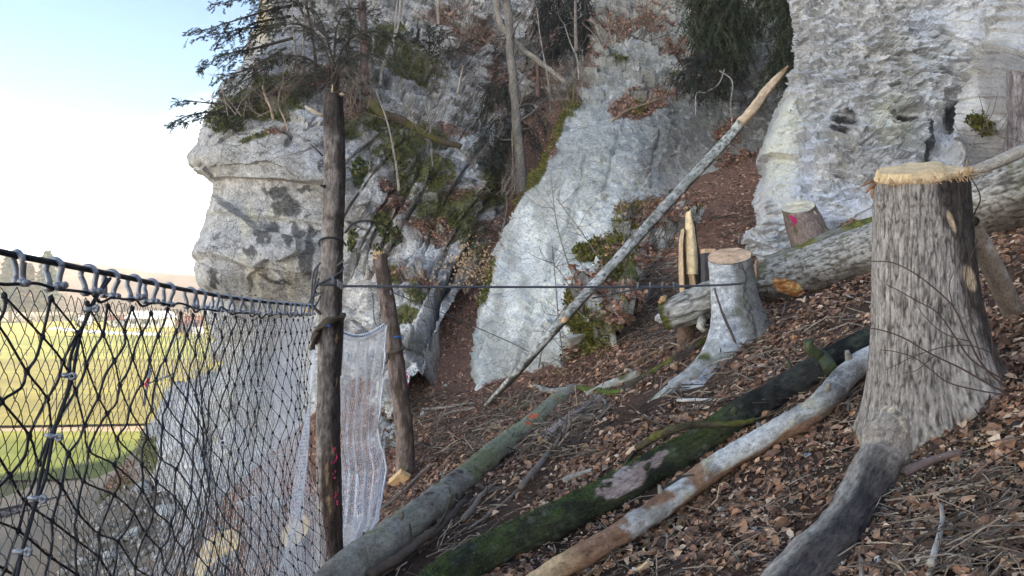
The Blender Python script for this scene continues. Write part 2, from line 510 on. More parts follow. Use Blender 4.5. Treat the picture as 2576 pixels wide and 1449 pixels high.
# far hills
def hill(name, x0, x1, y0, y1, zfun, colour, step):
    xs = np.arange(x0, x1, step); ys = np.arange(y0, y1, step)
    A, B = np.meshgrid(xs, ys, indexing='ij')
    Z = zfun(A, B)
    Vh = np.stack([A, B, Z], -1).reshape(-1, 3)
    Vh[:, 2] += 2.5 * fbm(Vh, 0.12, 3) * sst(-12, 0, Vh[:, 2])
    n2 = len(ys)
    i, j = np.meshgrid(np.arange(len(xs) - 1), np.arange(n2 - 1), indexing='ij')
    q = (i * n2 + j).ravel()
    cc = lerp3(np.asarray(colour), np.asarray(colour) * 1.9, sst(-0.4, 0.4, fbm(Vh, 0.02, 4)))
    o = mesh(name, Vh, np.stack([q, q + n2, q + n2 + 1, q + 1], 1), M['hill'], col=cc, origin=(0, 0, FLOOR_Z))
    return tag(o, kind="structure")
hill("hills", -620, 150, 400, 760, lambda x, y: -14 + 40 * np.exp(-((y - 560) / 110) ** 2) * (0.8 + 0.25 * np.sin(x * 0.013 + 1.0)), (0.13, 0.085, 0.055), 9)

# ---------------------------------------------------------------- cliffs
def inside(x, y, poly):
    poly = np.asarray(poly, float); r = np.zeros(len(x), bool)
    j = len(poly) - 1
    for i in range(len(poly)):
        xi, yi, xj, yj = *poly[i], *poly[j]
        c = ((yi > y) != (yj > y)) & (x < (xj - xi) * (y - yi) / (yj - yi + 1e-9) + xi)
        r ^= c; j = i
    return r

def seg_dist(x, y, line):
    line = np.asarray(line, float); d = np.full(len(x), 1e9)
    for a, b in zip(line[:-1], line[1:]):
        ab = b - a; t = np.clip(((x - a[0]) * ab[0] + (y - a[1]) * ab[1]) / (ab @ ab + 1e-9), 0, 1)
        d = np.minimum(d, np.hypot(x - a[0] - t * ab[0], y - a[1] - t * ab[1]))
    return d

def tps(ctrl):
    c = np.asarray(ctrl, float); xy = c[:, :2] / 1000.0; n = len(c)
    def U(r2): return np.where(r2 > 1e-12, r2 * np.log(r2 + 1e-12), 0)
    K = U(((xy[:, None] - xy[None]) ** 2).sum(-1)) + 1e-3 * np.eye(n)
    Pm = np.hstack([np.ones((n, 1)), xy])
    A = np.block([[K, Pm], [Pm.T, np.zeros((3, 3))]])
    w = np.linalg.solve(A, np.concatenate([c[:, 2], np.zeros(3)]))
    def f(x, y):
        q = np.stack([x, y], -1) / 1000.0; out = np.zeros(len(q))
        for i in range(0, len(q), 20000):
            s = q[i:i + 20000]
            out[i:i + 20000] = U(((s[:, None] - xy[None]) ** 2).sum(-1)) @ w[:n] + np.hstack([np.ones((len(s), 1)), s]) @ w[n:]
        return out
    return f

RELIEF = {}

def relief(name, poly, ctrl, step, sil, roll_w, roll_d, disp, colour, mat='rock'):
    poly = np.asarray(poly, float)
    xs = np.arange(poly[:, 0].min(), poly[:, 0].max() + step, step)
    ys = np.arange(poly[:, 1].min(), poly[:, 1].max() + step, step)
    A, B = np.meshgrid(xs, ys, indexing='ij')
    nx, ny = A.shape
    x, y = A.ravel(), B.ravel()
    wob = fbm(np.stack([x, y, x * 0], 1), 1 / 40.0, 4)
    wob2 = fbm(np.stack([x, y, x * 0 + 50], 1), 1 / 40.0, 4)
    ins = inside(x + wob * 14, y + wob2 * 14, poly)
    Y = tps(ctrl)(x, y)
    d = seg_dist(x + wob * 14, y + wob2 * 14, sil)
    t = np.clip(1 - d / roll_w, 0, 1)
    Y = Y + roll_d * (1 - np.sqrt(np.clip(1 - t * t, 0, 1)))
    Pw = np.stack([(x - CX) / F * Y, Y, -(y - CY) / F * Y], 1)
    g = Pw.reshape(nx, ny, 3)
    nrm = np.cross(np.gradient(g, axis=0), np.gradient(g, axis=1)).reshape(-1, 3)
    nrm /= np.linalg.norm(nrm, axis=1)[:, None] + 1e-12
    nrm *= -np.sign((nrm * Pw).sum(1))[:, None]           # towards the viewer's side, out of the rock
    h = disp(x, y, Pw) * (1 - 0.6 * t)
    Pd = Pw + nrm * h[:, None]
    gd = Pd.reshape(nx, ny, 3)
    n2 = np.cross(np.gradient(gd, axis=0), np.gradient(gd, axis=1)).reshape(-1, 3)
    n2 /= np.linalg.norm(n2, axis=1)[:, None] + 1e-12
    n2 *= np.sign((n2 * nrm).sum(1))[:, None]
    c, masks = colour(x, y, Pd, n2, h)
    i, j = np.meshgrid(np.arange(nx - 1), np.arange(ny - 1), indexing='ij')
    q = (i * ny + j).ravel()
    Q = np.stack([q, q + 1, q + ny + 1, q + ny], 1)
    Q = Q[ins[Q].all(1)]
    used = np.zeros(nx * ny, bool); used[Q.ravel()] = True
    re = np.cumsum(used) - 1
    o = mesh(name, Pd[used], re[Q], M[mat], col=c[used], smooth=False, origin=(0, 0, 0))
    tag(o, kind="structure")
    RELIEF[o.name] = dict(x=x[used], y=y[used], p=Pd[used], n=n2[used], **{k: v[used] for k, v in masks.items()})
    return o

MOSS = np.array([0.16, 0.155, 0.030]); MOSSD = np.array([0.07, 0.075, 0.020]); LITTER = np.array([0.19, 0.11, 0.072])

def upness(n):
    return sst(0.05, 0.6, n[:, 2])

# --- the big cliff on the valley side, with the bedded wall behind it
L_poly = [(640, -160), (652, 30), (630, 100), (606, 165), (565, 200), (528, 255), (512, 300), (487, 348), (470, 392), (480, 424), (531, 447), (531, 482),
          (522, 540), (506, 600), (500, 622), (490, 650), (497, 686), (500, 710), (545, 738), (562, 752), (516, 772), (532, 842), (528, 892), (546, 906),
          (556, 922), (470, 955), (400, 990), (392, 1030), (352, 1100), (300, 1180), (262, 1230), (215, 1330), (260, 1420), (520, 1370), (700, 1330), (800, 1290), (930, 1180), (985, 1080),
          (1038, 1000), (1062, 900), (1112, 800), (1166, 715), (1225, 640), (1260, 600), (1380, 560), (1560, 500), (1600, 300), (1640, -160)]
L_sil = L_poly[:31]
L_ctrl = [(640, 0, 21.5), (600, 200, 19.8), (480, 400, 18.8), (560, 380, 18.4), (530, 475, 19.3), (540, 600, 18.9), (510, 690, 18.6), (545, 732, 18.7),
          (560, 790, 20.0), (540, 890, 20.2), (760, 790, 19.2), (700, 690, 18.0), (750, 500, 18.0), (760, 300, 18.3), (780, 900, 19.4), (620, 1000, 18.6),
          (600, 1180, 17.6), (420, 1150, 18.8), (760, 1100, 17.6), (400, 1000, 23.0), (300, 1220, 23.5), (230, 1330, 23), (520, 1330, 17.2), (900, 500, 18.0),
          (900, 800, 17.3), (960, 950, 14.2), (1040, 920, 13.7), (1000, 600, 18.2), (1110, 800, 15.0), (1160, 700, 16.9), (1240, 500, 20.6), (1100, 450, 19.6), (1000, 350, 20.4),
          (1200, 340, 22.0), (1100, 200, 23.0), (1000, 50, 24.2), (1250, 50, 26.0), (860, 150, 21.8), (820, 250, 19.6), (700, 100, 21.8), (740, 210, 19.8), (1350, 300, 25.2),
          (1450, 200, 25.6), (1350, 40, 28.0), (1560, 0, 29.0), (1310, 500, 22.4), (1270, 640, 20.0), (1250, 250, 24.5)]
L_moss = [(1040, 150, 90, 60, 25), (1050, 195, 60, 30, 15), (950, 300, 60, 40), (1010, 380, 70, 50), (1090, 430, 70, 50, 30), (1120, 520, 90, 60), (1020, 460, 30, 40), (1180, 560, 50, 60, -60),
          (880, 330, 40, 30), (760, 240, 30, 16), (720, 275, 50, 20), (700, 200, 60, 30), (1250, 470, 40, 60), (560, 290, 60, 40), (640, 260, 60, 35), (1040, 740, 30, 30), (985, 690, 18, 30),
          (1100, 340, 60, 18, 25), (1000, 300, 60, 20, 30), (1010, 800, 40, 20), (640, 350, 40, 10, -20), (300, 1250, 60, 60), (450, 1290, 60, 30), (380, 1140, 30, 60, -40), (1200, 640, 30, 40), (980, 100, 60, 40), (1290, 400, 50, 80)]
L_leaf = [(880, 260, 50, 50), (1000, 520, 40, 24), (1070, 560, 50, 22), (1150, 330, 50, 20, 25), (1110, 590, 50, 18), (1250, 580, 40, 40), (1370, 200, 60, 70), (1330, 470, 40, 60),
          (830, 200, 60, 24), (700, 240, 50, 20), (690, 330, 30, 14), (1000, 690, 30, 16), (1240, 640, 40, 30), (1190, 90, 80, 50), (1250, 200, 40, 90), (1130, 40, 60, 40), (1060, 700, 30, 12), (1310, 560, 40, 60),
          (980, 470, 30, 22), (1160, 480, 40, 26), (760, 210, 80, 30), (1400, 100, 80, 80), (300, 1200, 60, 40, -40), (640, 1290, 160, 40, -20), (420, 960, 60, 14, -15), (1380, 330, 40, 60)]
L_stain = [(675, 585, 17, 42), (735, 590, 13, 34), (746, 585, 16, 20), (655, 637, 12, 15), (775, 650, 16, 56), (545, 700, 14, 20), (690, 487, 34, 13), (762, 478, 26, 9), (690, 520, 14, 20),
           (806, 420, 8, 24), (724, 520, 30, 26), (775, 585, 14, 22), (596, 330, 6, 5), (775, 545, 10, 8), (700, 705, 40, 7, 10), (640, 520, 10, 5)]
L_pale = [(640, 560, 16, 70, -12), (655, 680, 12, 60), (590, 1050, 120, 120), (770, 1080, 60, 100), (600, 860, 120, 60), (700, 530, 30, 22), (745, 700, 14, 50), (655, 60, 34, 60), (860, 590, 20, 60)]

def L_disp(x, y, p):
    n = fbm(p, 0.5, 4)
    n2 = fbm(p, 1.6, 3, off=9)
    # right-hand part: beds that dip steeply, so their edges run from lower left to upper right
    u = p[:, 0] * 0.91 - p[:, 2] * 0.41 + 0.05 * n2
    v = p[:, 0] * 0.41 + p[:, 2] * 0.91 + 0.12 * n2
    bed = sst(840, 900, x) * sst(300, 380, y + (x - 900) * 0.1)
    r1, e1, fu, _ = blocks(u, v, 0.62, 1.7, 1)
    f2, e2 = facets(v, u, 0.60, 0.52, 2, 1.0)
    f3, e3 = facets(v, u, 0.20, 0.17, 4, 1.1)
    h = bed * (0.22 * (r1 - 0.5) - 0.24 * np.exp(-(e1 / 0.022) ** 2) + 0.06 * (fu - .5) + 0.20 * f2 + 0.075 * f3)
    # upper wall: thin beds sloping gently down to the right
    u2 = p[:, 2] + 0.32 * p[:, 0] + 0.10 * n
    up = sst(380, 300, y + (x - 900) * 0.1) * sst(700, 830, x)
    f4, e4 = facets(p[:, 0] - p[:, 2] * 0.3, u2, 1.5, 0.62, 5, 1.0)
    f5, e5 = facets(p[:, 0], u2, 0.42, 0.17, 6, 1.3)
    r3, e3, f3_, _ = blocks(u2, p[:, 0] - p[:, 2] * 0.3, 0.30, 1.3, 7)
    h += up * (0.42 * f4 + 0.15 * f5 + 0.16 * (r3 - .5) - 0.12 * np.exp(-(e3 / 0.022) ** 2))
    # left face: broad flat faces with a few overhang edges
    sm = np.clip(1 - bed - up, 0, 1)
    zz = p[:, 2] + 0.10 * p[:, 0] + 0.10 * n
    f6, e6 = facets(p[:, 0] + .2 * n2, zz, 2.6, 1.5, 8, 0.8)
    f7, e7 = facets(p[:, 0] + .1 * n2, zz + .1 * n2, 0.7, 0.36, 9, 1.0)
    rough = sst(-.15, .3, fbm(p, 0.7, 3, off=62))
    for z0, a in ((2.05, .28), (1.1, .12), (-0.05, .22), (-1.55, .25), (-2.2, .2)):
        h += sm * a * (sst(z0 - 0.04, z0 + 0.06, zz) - sst(z0, z0 + 1.2, zz))
    h += sm * (0.30 * f6 + (0.03 + 0.07 * rough) * f7)
    h += 0.12 * n + 0.05 * fbm(p, 2.2, 3) + 0.022 * fbm(p, 9.0, 3)
    rub = blob(x, y, [(300, 1200, 80, 120, 20), (480, 1330, 240, 70)])
    h += rub * 0.25 * np.abs(fbm(p, 2.5, 4))
    # gullies of shadow between the beds
    for line, w, dd in (([(1250, 470), (1190, 600), (1110, 740), (1050, 900)], 10, 1.9), ([(1165, 640), (1100, 755), (1035, 890)], 6, 0.8), ([(1250, 180), (1225, 330)], 12, 0.6), ([(1060, 400), (930, 690)], 5, 0.45),
                        ([(1085, 560), (1010, 760)], 4, 0.4), ([(1130, 600), (1060, 770)], 4, 0.4), ([(960, 560), (905, 680)], 4, 0.35), ([(1150, 350), (1050, 400), (1010, 330), (950, 270)], 8, 0.6),
                        ([(690, 310), (735, 335), (725, 365)], 6, 0.35), ([(1300, 260), (1270, 520)], 26, 0.7)):
        h -= 0.6 * dd * np.clip(1.2 - seg_dist(x + 14 * n + 5 * n2, y, line) / w, 0, 1)
    return h

def L_col(x, y, p, n, h):
    a, b, c = fbm(p, 0.6, 5), fbm(p, 2.0, 5, off=31), fbm(p, 7.0, 4, off=7)
    st = fbm(p * np.array([2.4, 1, 0.35]), 1.0, 4, off=3)
    col = lerp3([0.40, 0.395, 0.375], [0.64, 0.62, 0.575], sst(-0.45, 0.45, a + 0.5 * st))
    col = lerp3(col, [0.36, 0.33, 0.27], 0.5 * sst(0.0, 0.4, fbm(p, 0.9, 3, off=77)))
    right = sst(830, 930, x)
    col = lerp3(col, [0.78, 0.75, 0.69], right * sst(-0.10, 0.25, b) * 0.85)
    col = lerp3(col, [0.70, 0.68, 0.62], 0.7 * sst(0.28, 0.45, c))
    col = lerp3(col, [0.13, 0.125, 0.11], 0.75 * sst(0.15, 0.36, -b) * (0.35 + 0.65 * right))
    col = lerp3(col, [0.36, 0.27, 0.18], 0.5 * right * sst(0.1, 0.4, fbm(p, 1.3, 4, off=88)))
    col = lerp3(col, [0.62, 0.58, 0.46], 0.8 * sst(0.15, 0.6, blob(x + 30 * st, y, L_pale) + 0.25 * b))
    col = lerp3(col, [0.60, 0.44, 0.20], 0.6 * blob(x, y, [(665, 55, 26, 60)]))
    col = lerp3(col, [0.74, 0.73, 0.69], 0.75 * sst(745, 790, y) * sst(830, 780, x) * sst(-.5, .3, a + .5 * c))
    stain = sst(0.18, 0.55, blob(x + 16 * c + 10 * b, y + 24 * b + 14 * c, L_stain) + 0.22 * c)
    col = lerp3(col, [0.045, 0.043, 0.042], stain * 0.80)
    rub = blob(x, y, [(300, 1200, 90, 130, 20), (480, 1340, 260, 60)])
    col = lerp3(col, [0.17, 0.13, 0.09], sst(0.1, 0.5, rub + 0.6 * b) * 0.8)
    g = blob(x + 25 * a, y + 25 * b, L_moss)
    moss = sst(0.30, 0.75, g * (0.75 + 0.7 * upness(n)) + 0.55 * b)
    l = blob(x + 30 * a, y + 20 * b, L_leaf)
    leaf = sst(0.28, 0.7, l * (0.6 + 0.8 * upness(n)) + 0.55 * fbm(p, 3.0, 4, off=55))
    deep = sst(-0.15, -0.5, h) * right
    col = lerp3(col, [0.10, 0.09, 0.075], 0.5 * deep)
    col = lerp3(col, lerp3(MOSSD, MOSS * 1.15, sst(-0.3, 0.4, c)), moss * 0.9)
    col = lerp3(col, lerp3(LITTER * 0.6, LITTER * 1.3, sst(-0.4, 0.4, c)), leaf * 0.9)
    return col, dict(moss=moss, leaf=leaf)
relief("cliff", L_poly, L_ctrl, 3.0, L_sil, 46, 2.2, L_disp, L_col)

# --- the leaning slab in the middle
M_poly = [(1168, 1010), (1176, 930), (1186, 860), (1206, 740), (1240, 620), (1282, 528), (1328, 462), (1385, 340), (1440, 220), (1480, 120), (1500, 0), (1510, -160), (2080, -160), (2080, 480),
          (1980, 520), (1880, 470), (1760, 560), (1640, 640), (1600, 700), (1560, 800), (1470, 960), (1290, 1010)]
M_sil = M_poly[:12]
M_ctrl = [(1290, 940, 13.3), (1185, 940, 13.7), (1440, 850, 12.7), (1200, 800, 14.9), (1320, 600, 16.2), (1500, 620, 15.0), (1560, 560, 15.6), (1720, 480, 18.0), (1880, 400, 19.0), (1420, 400, 17.8),
          (1600, 400, 17.2), (1500, 250, 19.8), (1700, 250, 19.6), (1900, 250, 19.4), (1600, 100, 21.8), (1800, 50, 21.4), (2000, 0, 20.6), (2060, 300, 20.0), (1640, 640, 14.9), (1560, 780, 13.6), (1300, 1000, 13.0)]
M_moss = [(1290, 500, 16, 70, 30), (1345, 420, 14, 70, 28), (1400, 320, 16, 70, 25), (1440, 240, 24, 50), (1225, 720, 10, 60, 15), (1560, 160, 30, 16), (1600, 270, 30, 14), (1690, 190, 20, 10), (1600, 560, 40, 40, -40), 
          (1655, 530, 60, 16, -30), (1490, 640, 40, 20), (1460, 760, 24, 40), (1590, 730, 20, 50), (1450, 820, 20, 40)]
M_leaf = [(1440, 200, 50, 60), (1480, 130, 60, 60), (1590, 270, 60, 34), (1650, 250, 60, 20), (1700, 225, 60, 16), (1560, 60, 100, 40), (1780, 215, 80, 22), (1840, 345, 40, 40), (1380, 340, 24, 60, 30), (1700, 130, 60, 30), (1650, 40, 60, 40),
          (1620, 520, 80, 16, -20), (1520, 630, 30, 18), (1640, 660, 90, 60, -30), (1560, 740, 60, 40), (1520, 820, 60, 40), (1870, 420, 60, 50)]

def M_disp(x, y, p):
    n = fbm(p, 0.5, 4)
    n2 = fbm(p, 1.6, 3, off=19)
    u = p[:, 2] + 0.34 * p[:, 0] + 0.08 * n
    w = p[:, 0] - 0.3 * p[:, 2]
    up = sst(300, 200, y + 40 * n + (x - 1600) * -0.05)
    f4, _ = facets(w, u, 0.9, 0.42, 11, 1.1); f5, _ = facets(w, u, 0.28, 0.12, 12, 1.3)
    h = up * (0.42 * f4 + 0.16 * f5)
    low = sst(560, 700, y) * sst(1430, 1520, x + (y - 700) * 0.25)
    f6, _ = facets(w, u, 0.8, 0.4, 14, 1.1); f7, _ = facets(w, u, 0.25, 0.13, 16, 1.2)
    h += low * (0.45 * f6 + 0.14 * f7)
    mid = 1 - np.clip(up + low, 0, 1)
    f8, e8 = facets(w + .15 * n2, p[:, 2] * .6 + .1 * n2, 1.5, 1.9, 17, 0.5)
    f9, _ = facets(w + .1 * n2, u + .08 * n2, 0.30, 0.15, 18, 1.0)
    pit = sst(-.1, .35, fbm(p, 0.8, 3, off=71))
    h += mid * (0.14 * f8 + (0.03 + 0.05 * pit) * f9)
    fl = fbm(p * np.array([1.0, 1.0, 0.6]), 2.4, 4, off=5)
    h += 0.14 * n + 0.05 * fl + 0.018 * fbm(p, 9, 3)
    for line, w_, dd in (([(1395, 740), (1340, 800), (1290, 930)], 4, 0.12), ([(1380, 730), (1340, 745), (1320, 790)], 5, 0.14), ([(1660, 330), (1640, 480)], 6, .10), ([(1480, 380), (1440, 520), (1370, 700)], 4, .07), ([(1560, 330), (1520, 480)], 4, .07)):
        h -= dd * np.exp(-(seg_dist(x + 10 * n2, y, line) / w_) ** 2)
    return h

def M_col(x, y, p, n, h):
    a, b, c = fbm(p, 0.7, 5, off=4), fbm(p, 2.2, 5, off=21), fbm(p, 8.0, 4, off=17)
    st = fbm(p * np.array([3.2, 1, 0.28]), 1.0, 4, off=13)
    col = lerp3([0.47, 0.465, 0.41], [0.76, 0.755, 0.685], sst(-0.35, 0.35, 0.5 * a + 1.4 * st))
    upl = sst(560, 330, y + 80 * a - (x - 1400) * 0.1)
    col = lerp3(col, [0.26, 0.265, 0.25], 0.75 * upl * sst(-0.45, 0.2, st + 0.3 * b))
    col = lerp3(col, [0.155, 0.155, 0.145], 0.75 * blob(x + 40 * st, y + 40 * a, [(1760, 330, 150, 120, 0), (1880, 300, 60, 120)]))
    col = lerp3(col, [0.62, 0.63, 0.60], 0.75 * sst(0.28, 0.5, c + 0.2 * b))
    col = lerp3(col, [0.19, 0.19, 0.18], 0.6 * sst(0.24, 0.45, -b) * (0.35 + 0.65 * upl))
    col = lerp3(col, [0.64, 0.63, 0.56], 0.7 * blob(x + 10 * st, y, [(1415, 560, 8, 70), (1200, 900, 20, 50), (1300, 640, 10, 60)]))
    col = lerp3(col, [0.40, 0.46, 0.40], 0.35 * sst(700, 900, y) * sst(-0.2, 0.4, a))
    g = blob(x + 22 * a, y + 25 * b, M_moss)
    moss = sst(0.3, 0.7, g * (0.8 + 0.6 * upness(n)) + 0.5 * b)
    l = blob(x + 30 * a, y + 20 * b, M_leaf)
    leaf = sst(0.28, 0.7, l * (0.6 + 0.8 * upness(n)) + 0.55 * fbm(p, 3.0, 4, off=55))
    col = lerp3(col, lerp3(MOSSD, MOSS, sst(-0.3, 0.4, c)), moss * 0.92)
    col = lerp3(col, lerp3(LITTER * 0.5, LITTER * 1.2, sst(-0.4, 0.4, c)), leaf * 0.9)
    return col, dict(moss=moss, leaf=leaf)
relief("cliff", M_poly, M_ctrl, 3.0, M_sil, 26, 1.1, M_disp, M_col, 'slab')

# --- the scaly rock wall above the stumps
R_poly = [(1975, -160), (1982, 0), (1992, 40), (2000, 62), (1998, 110), (1994, 170), (1976, 215), (1960, 262), (1930, 330), (1916, 352), (1904, 420), (1903, 470), (1888, 505), (1896, 560), (1872, 585), (1862, 610), (1878, 660), (1905, 720),
          (2100, 700), (2600, 620), (2760, 580), (3150, 480), (3150, -160)]
R_sil = R_poly[:18]
R_ctrl = [(1990, 100, 13.4), (2200, 100, 12.6), (2500, 50, 12.2), (1915, 400, 13.0), (2200, 350, 12.1), (2450, 420, 11.8), (1890, 600, 12.5), (2050, 640, 11.8), (2300, 560, 11.5), (2560, 280, 10.9), (1950, 700, 12.0),
          (2640, 100, 11.0), (2700, 500, 10.4), (3100, 100, 9.6), (3100, 450, 9.2), (2440, 240, 12.3), (2000, 500, 12.0)]

def R_disp(x, y, p):
    n = fbm(p, 0.8, 4, off=2)
    wz = p[:, 2] + 0.10 * n + 0.05 * fbm(p, 2.0, 3)
    wx = p[:, 0] + 0.18 * fbm(p, 1.2, 3, off=6)
    am = 0.25 + 0.75 * sst(-0.35, 0.15, fbm(p, 0.7, 3, off=40) + 0.25 * blob(x, y, [(2200, 200, 260, 200), (2250, 450, 200, 120)]) - 0.5 * blob(x, y, [(1960, 400, 60, 200), (2080, 560, 90, 60), (2420, 80, 120, 60)]))
    tl = wz + 0.16 * wx + 0.30 * fbm(p, 0.45, 2, off=44)
    f1, _ = facets(wx, tl, 0.19, 0.11, 21, 1.5, 0.75); f2, _ = facets(wx, tl, 0.09, 0.055, 24, 1.5, 0.5)
    f3, _ = facets(wx, tl, 0.60, 0.34, 27, 1.1, 0.5); f4, _ = facets(wx, wz, 1.6, 1.1, 29, 0.8, 0.2)
    # every flake is a tilted face, cut back beneath its lower edge
    h = am * (0.070 * f1 + 0.030 * f2 + 0.08 * f3) + 0.14 * f4
    h += 0.16 * n + 0.03 * fbm(p, 2.6, 3, off=3) + 0.012 * fbm(p, 14, 2)
    h -= 0.18 * blob(x, y, [(2430, 245, 36, 26), (2395, 270, 20, 40), (2280, 290, 34, 14), (2130, 300, 30, 14), (2440, 170, 60, 16)])
    rib = seg_dist(x, y, [(2600, -20), (2520, 180), (2430, 400), (2400, 460)])
    h += 0.42 * np.exp(-(rib / 42) ** 2) - 0.2 * np.exp(-((rib - 70) / 26) ** 2)
    return h

def R_col(x, y, p, n, h):
    a, b, c = fbm(p, 0.8, 5, off=14), fbm(p, 3.0, 5, off=51), fbm(p, 10.0, 4, off=27)
    st = fbm(p * np.array([2.6, 1, 0.4]), 1.0, 4, off=23)
    col = lerp3([0.49, 0.49, 0.48], [0.71, 0.705, 0.69], sst(-0.4, 0.4, a + 0.5 * st))
    col = lerp3(col, [0.50, 0.47, 0.41], 0.5 * sst(0.05, 0.45, fbm(p, 1.1, 3, off=90)))
    col = lerp3(col, [0.66, 0.65, 0.52], 0.7 * blob(x + 30 * st, y, [(1970, 380, 40, 120, 15), (1985, 300, 30, 60), (2240, 300, 60, 60)]))
    col = lerp3(col, [0.56, 0.60, 0.67], 0.6 * blob(x + 30 * st, y + 20 * a, [(2040, 400, 24, 90, 15), (2070, 540, 50, 70), (2130, 500, 60, 40), (2400, 350, 60, 60), (2010, 470, 30, 60), (2330, 60, 60, 40)]))
    col = lerp3(col, [0.20, 0.195, 0.185], 0.4 * sst(0.22, 0.45, -b))
    dk = sst(0.25, 0.6, blob(x + 12 * c, y + 14 * b, [(2430, 255, 40, 26), (2400, 285, 22, 40), (2280, 292, 36, 14), (2125, 300, 40, 20), (2110, 330, 30, 10), (2340, 355, 12, 60)]) + 0.2 * b)
    col = lerp3(col, [0.03, 0.03, 0.03], dk * 0.9)
    rib = seg_dist(x, y, [(2600, -20), (2520, 180), (2430, 400), (2400, 460)])
    col = lerp3(col, [0.50, 0.49, 0.46], 0.7 * np.exp(-(rib / 40) ** 2))
    rd = sst(0.2, 0.6, blob(x, y, [(2540, 380, 80, 80), (2560, 250, 40, 120), (2130, 570, 90, 20)]) + 0.4 * b)
    col = lerp3(col, [0.13, 0.11, 0.09], 0.6 * rd)
    moss = sst(0.4, 0.8, blob(x, y, [(2500, 320, 14, 30), (2100, 590, 24, 10)]) + 0.3 * b)
    col = lerp3(col, MOSSD, moss * 0.8)
    leaf = sst(0.3, 0.7, blob(x, y, [(2560, 420, 80, 50), (2160, 575, 40, 14)]) * (0.5 + upness(n)) + 0.5 * c)
    col = lerp3(col, LITTER * 0.8, leaf * 0.85)
    return col, dict(moss=moss, leaf=leaf)
relief("cliff", R_poly, R_ctrl, 2.4, R_sil, 40, 2.0, R_disp, R_col, 'scaly')

# --- the mossy outcrop between the slab foot and the second gully
O_poly = [(1405, 960), (1418, 860), (1440, 770), (1470, 700), (1500, 650), (1540, 600), (1560, 548), (1610, 525), (1690, 500), (1760, 520), (1745, 600), (1690, 640), (1640, 690), (1600, 760), (1590, 830), (1560, 900), (1500, 950), (1450, 985)]
O_sil = O_poly[:10]
O_ctrl = [(1410, 940, 12.2), (1440, 780, 13.0), (1500, 650, 13.9), (1560, 550, 14.8), (1700, 505, 16.2), (1740, 590, 15.2), (1650, 670, 13.7), (1600, 760, 12.65), (1580, 850, 11.75), (1500, 940, 11.35), (1520, 780, 12.35), (1600, 620, 14.0), (1460, 880, 12.0)]
def O_disp(x, y, p):
    n = fbm(p, 0.9, 3)
    u = p[:, 2] + 0.3 * p[:, 0] + 0.06 * n; w = p[:, 0] - 0.4 * p[:, 2]
    f1, _ = facets(w, u, 0.95, 0.5, 41, 1.1); f2, _ = facets(w, u, 0.34, 0.17, 42, 1.2); f3, _ = facets(w, u, 0.13, 0.07, 43, 1.2)
    return 0.60 * f1 + 0.19 * f2 + 0.06 * f3 + 0.14 * n + 0.03 * fbm(p, 6, 3)
def O_col(x, y, p, n, h):
    a, b, c = fbm(p, 0.9, 4, off=4), fbm(p, 2.6, 4, off=21), fbm(p, 9.0, 4, off=17)
    col = lerp3([0.30, 0.305, 0.29], [0.62, 0.62, 0.58], sst(-0.4, 0.4, b + .5 * c))
    col = lerp3(col, [0.14, 0.13, 0.12], .6 * sst(.15, .4, -b))
    moss = sst(.30, .62, .36 + .30 * upness(n) + .65 * a + .3 * b + .25 * sst(60, 10, seg_dist(x, y, O_sil)) - .25 * sst(1560, 1640, x))
    leaf = sst(.35, .65, .52 * upness(n) + .6 * fbm(p, 1.4, 4, off=55) + .35 * sst(700, 860, y) * sst(1480, 1560, x) + .22 * sst(1560, 1640, x))
    col = lerp3(col, lerp3(MOSSD * .8, MOSS * .9, sst(-0.3, 0.4, c)), moss * 0.95)
    col = lerp3(col, lerp3(LITTER * 0.5, LITTER * 1.2, sst(-0.4, 0.4, c)), leaf * 0.9)
    return col, dict(moss=moss * (1 - leaf), leaf=leaf)
relief("outcrop", O_poly, O_ctrl, 2.6, O_sil, 26, 0.9, O_disp, O_col)

# ---------------------------------------------------------------- loose stones and boulders
def ico(sub=3):
    bm = bmesh.new(); bmesh.ops.create_icosphere(bm, subdivisions=sub, radius=1.0)
    v = np.array([x.co[:] for x in bm.verts]); f = np.array([[w.index for w in q.verts] for q in bm.faces]); bm.free()
    return v, f

ICO = {k: ico(k) for k in (1, 2, 3, 4)}

def rock(name, label, cat, dx, dy, w, hgt, sub=4, moss=0.0, seed=0, tone=(0.42, 0.42, 0.40), h=0.0, group=None, depth=None):
    """an angular block, w x hgt in picture units at its place on the slope"""
    v, f = ICO[sub]
    c = gp(dx, dy, h) if depth is None else P(dx, dy, depth)
    s = c[1] / F
    q = v.copy()
    for k in range(22):                                   # planar facets
        d = np.array([hash01(seed, k, 1), hash01(seed, k, 2), hash01(seed, k, 3)]) * 2 - 1
        d /= np.linalg.norm(d); lim = 0.50 + 0.28 * hash01(seed, k, 4)
        ex = np.clip(q @ d - lim, 0, None); q = q - ex[:, None] * d * 0.9
    q = q * np.array([w * s / 2, (w + hgt) * s / 3.2, hgt * s / 2]) * 1.25
    Vr = q + c
    Vr = Vr + v * (0.06 * w * s * fbm(Vr, 2.5 / (w * s + .05), 3, off=seed))[:, None]
    a, b = fbm(Vr, 3, 4, off=seed), fbm(Vr, 9, 4, off=seed + 5)
    col = lerp3(np.array(tone) * 0.7, np.array(tone) * 1.25, sst(-0.4, 0.4, a + 0.4 * b))
    if moss:
        mk = sst(0.35, 0.6, moss * (0.6 + 0.5 * v[:, 2]) + 0.7 * a)
        col = lerp3(col, lerp3(MOSSD, MOSS, sst(-0.3, 0.3, b)), mk * 0.95)
    return tag(mesh(name, Vr, f, M['rock'], col=col, smooth=False, origin=c), label, cat, group)

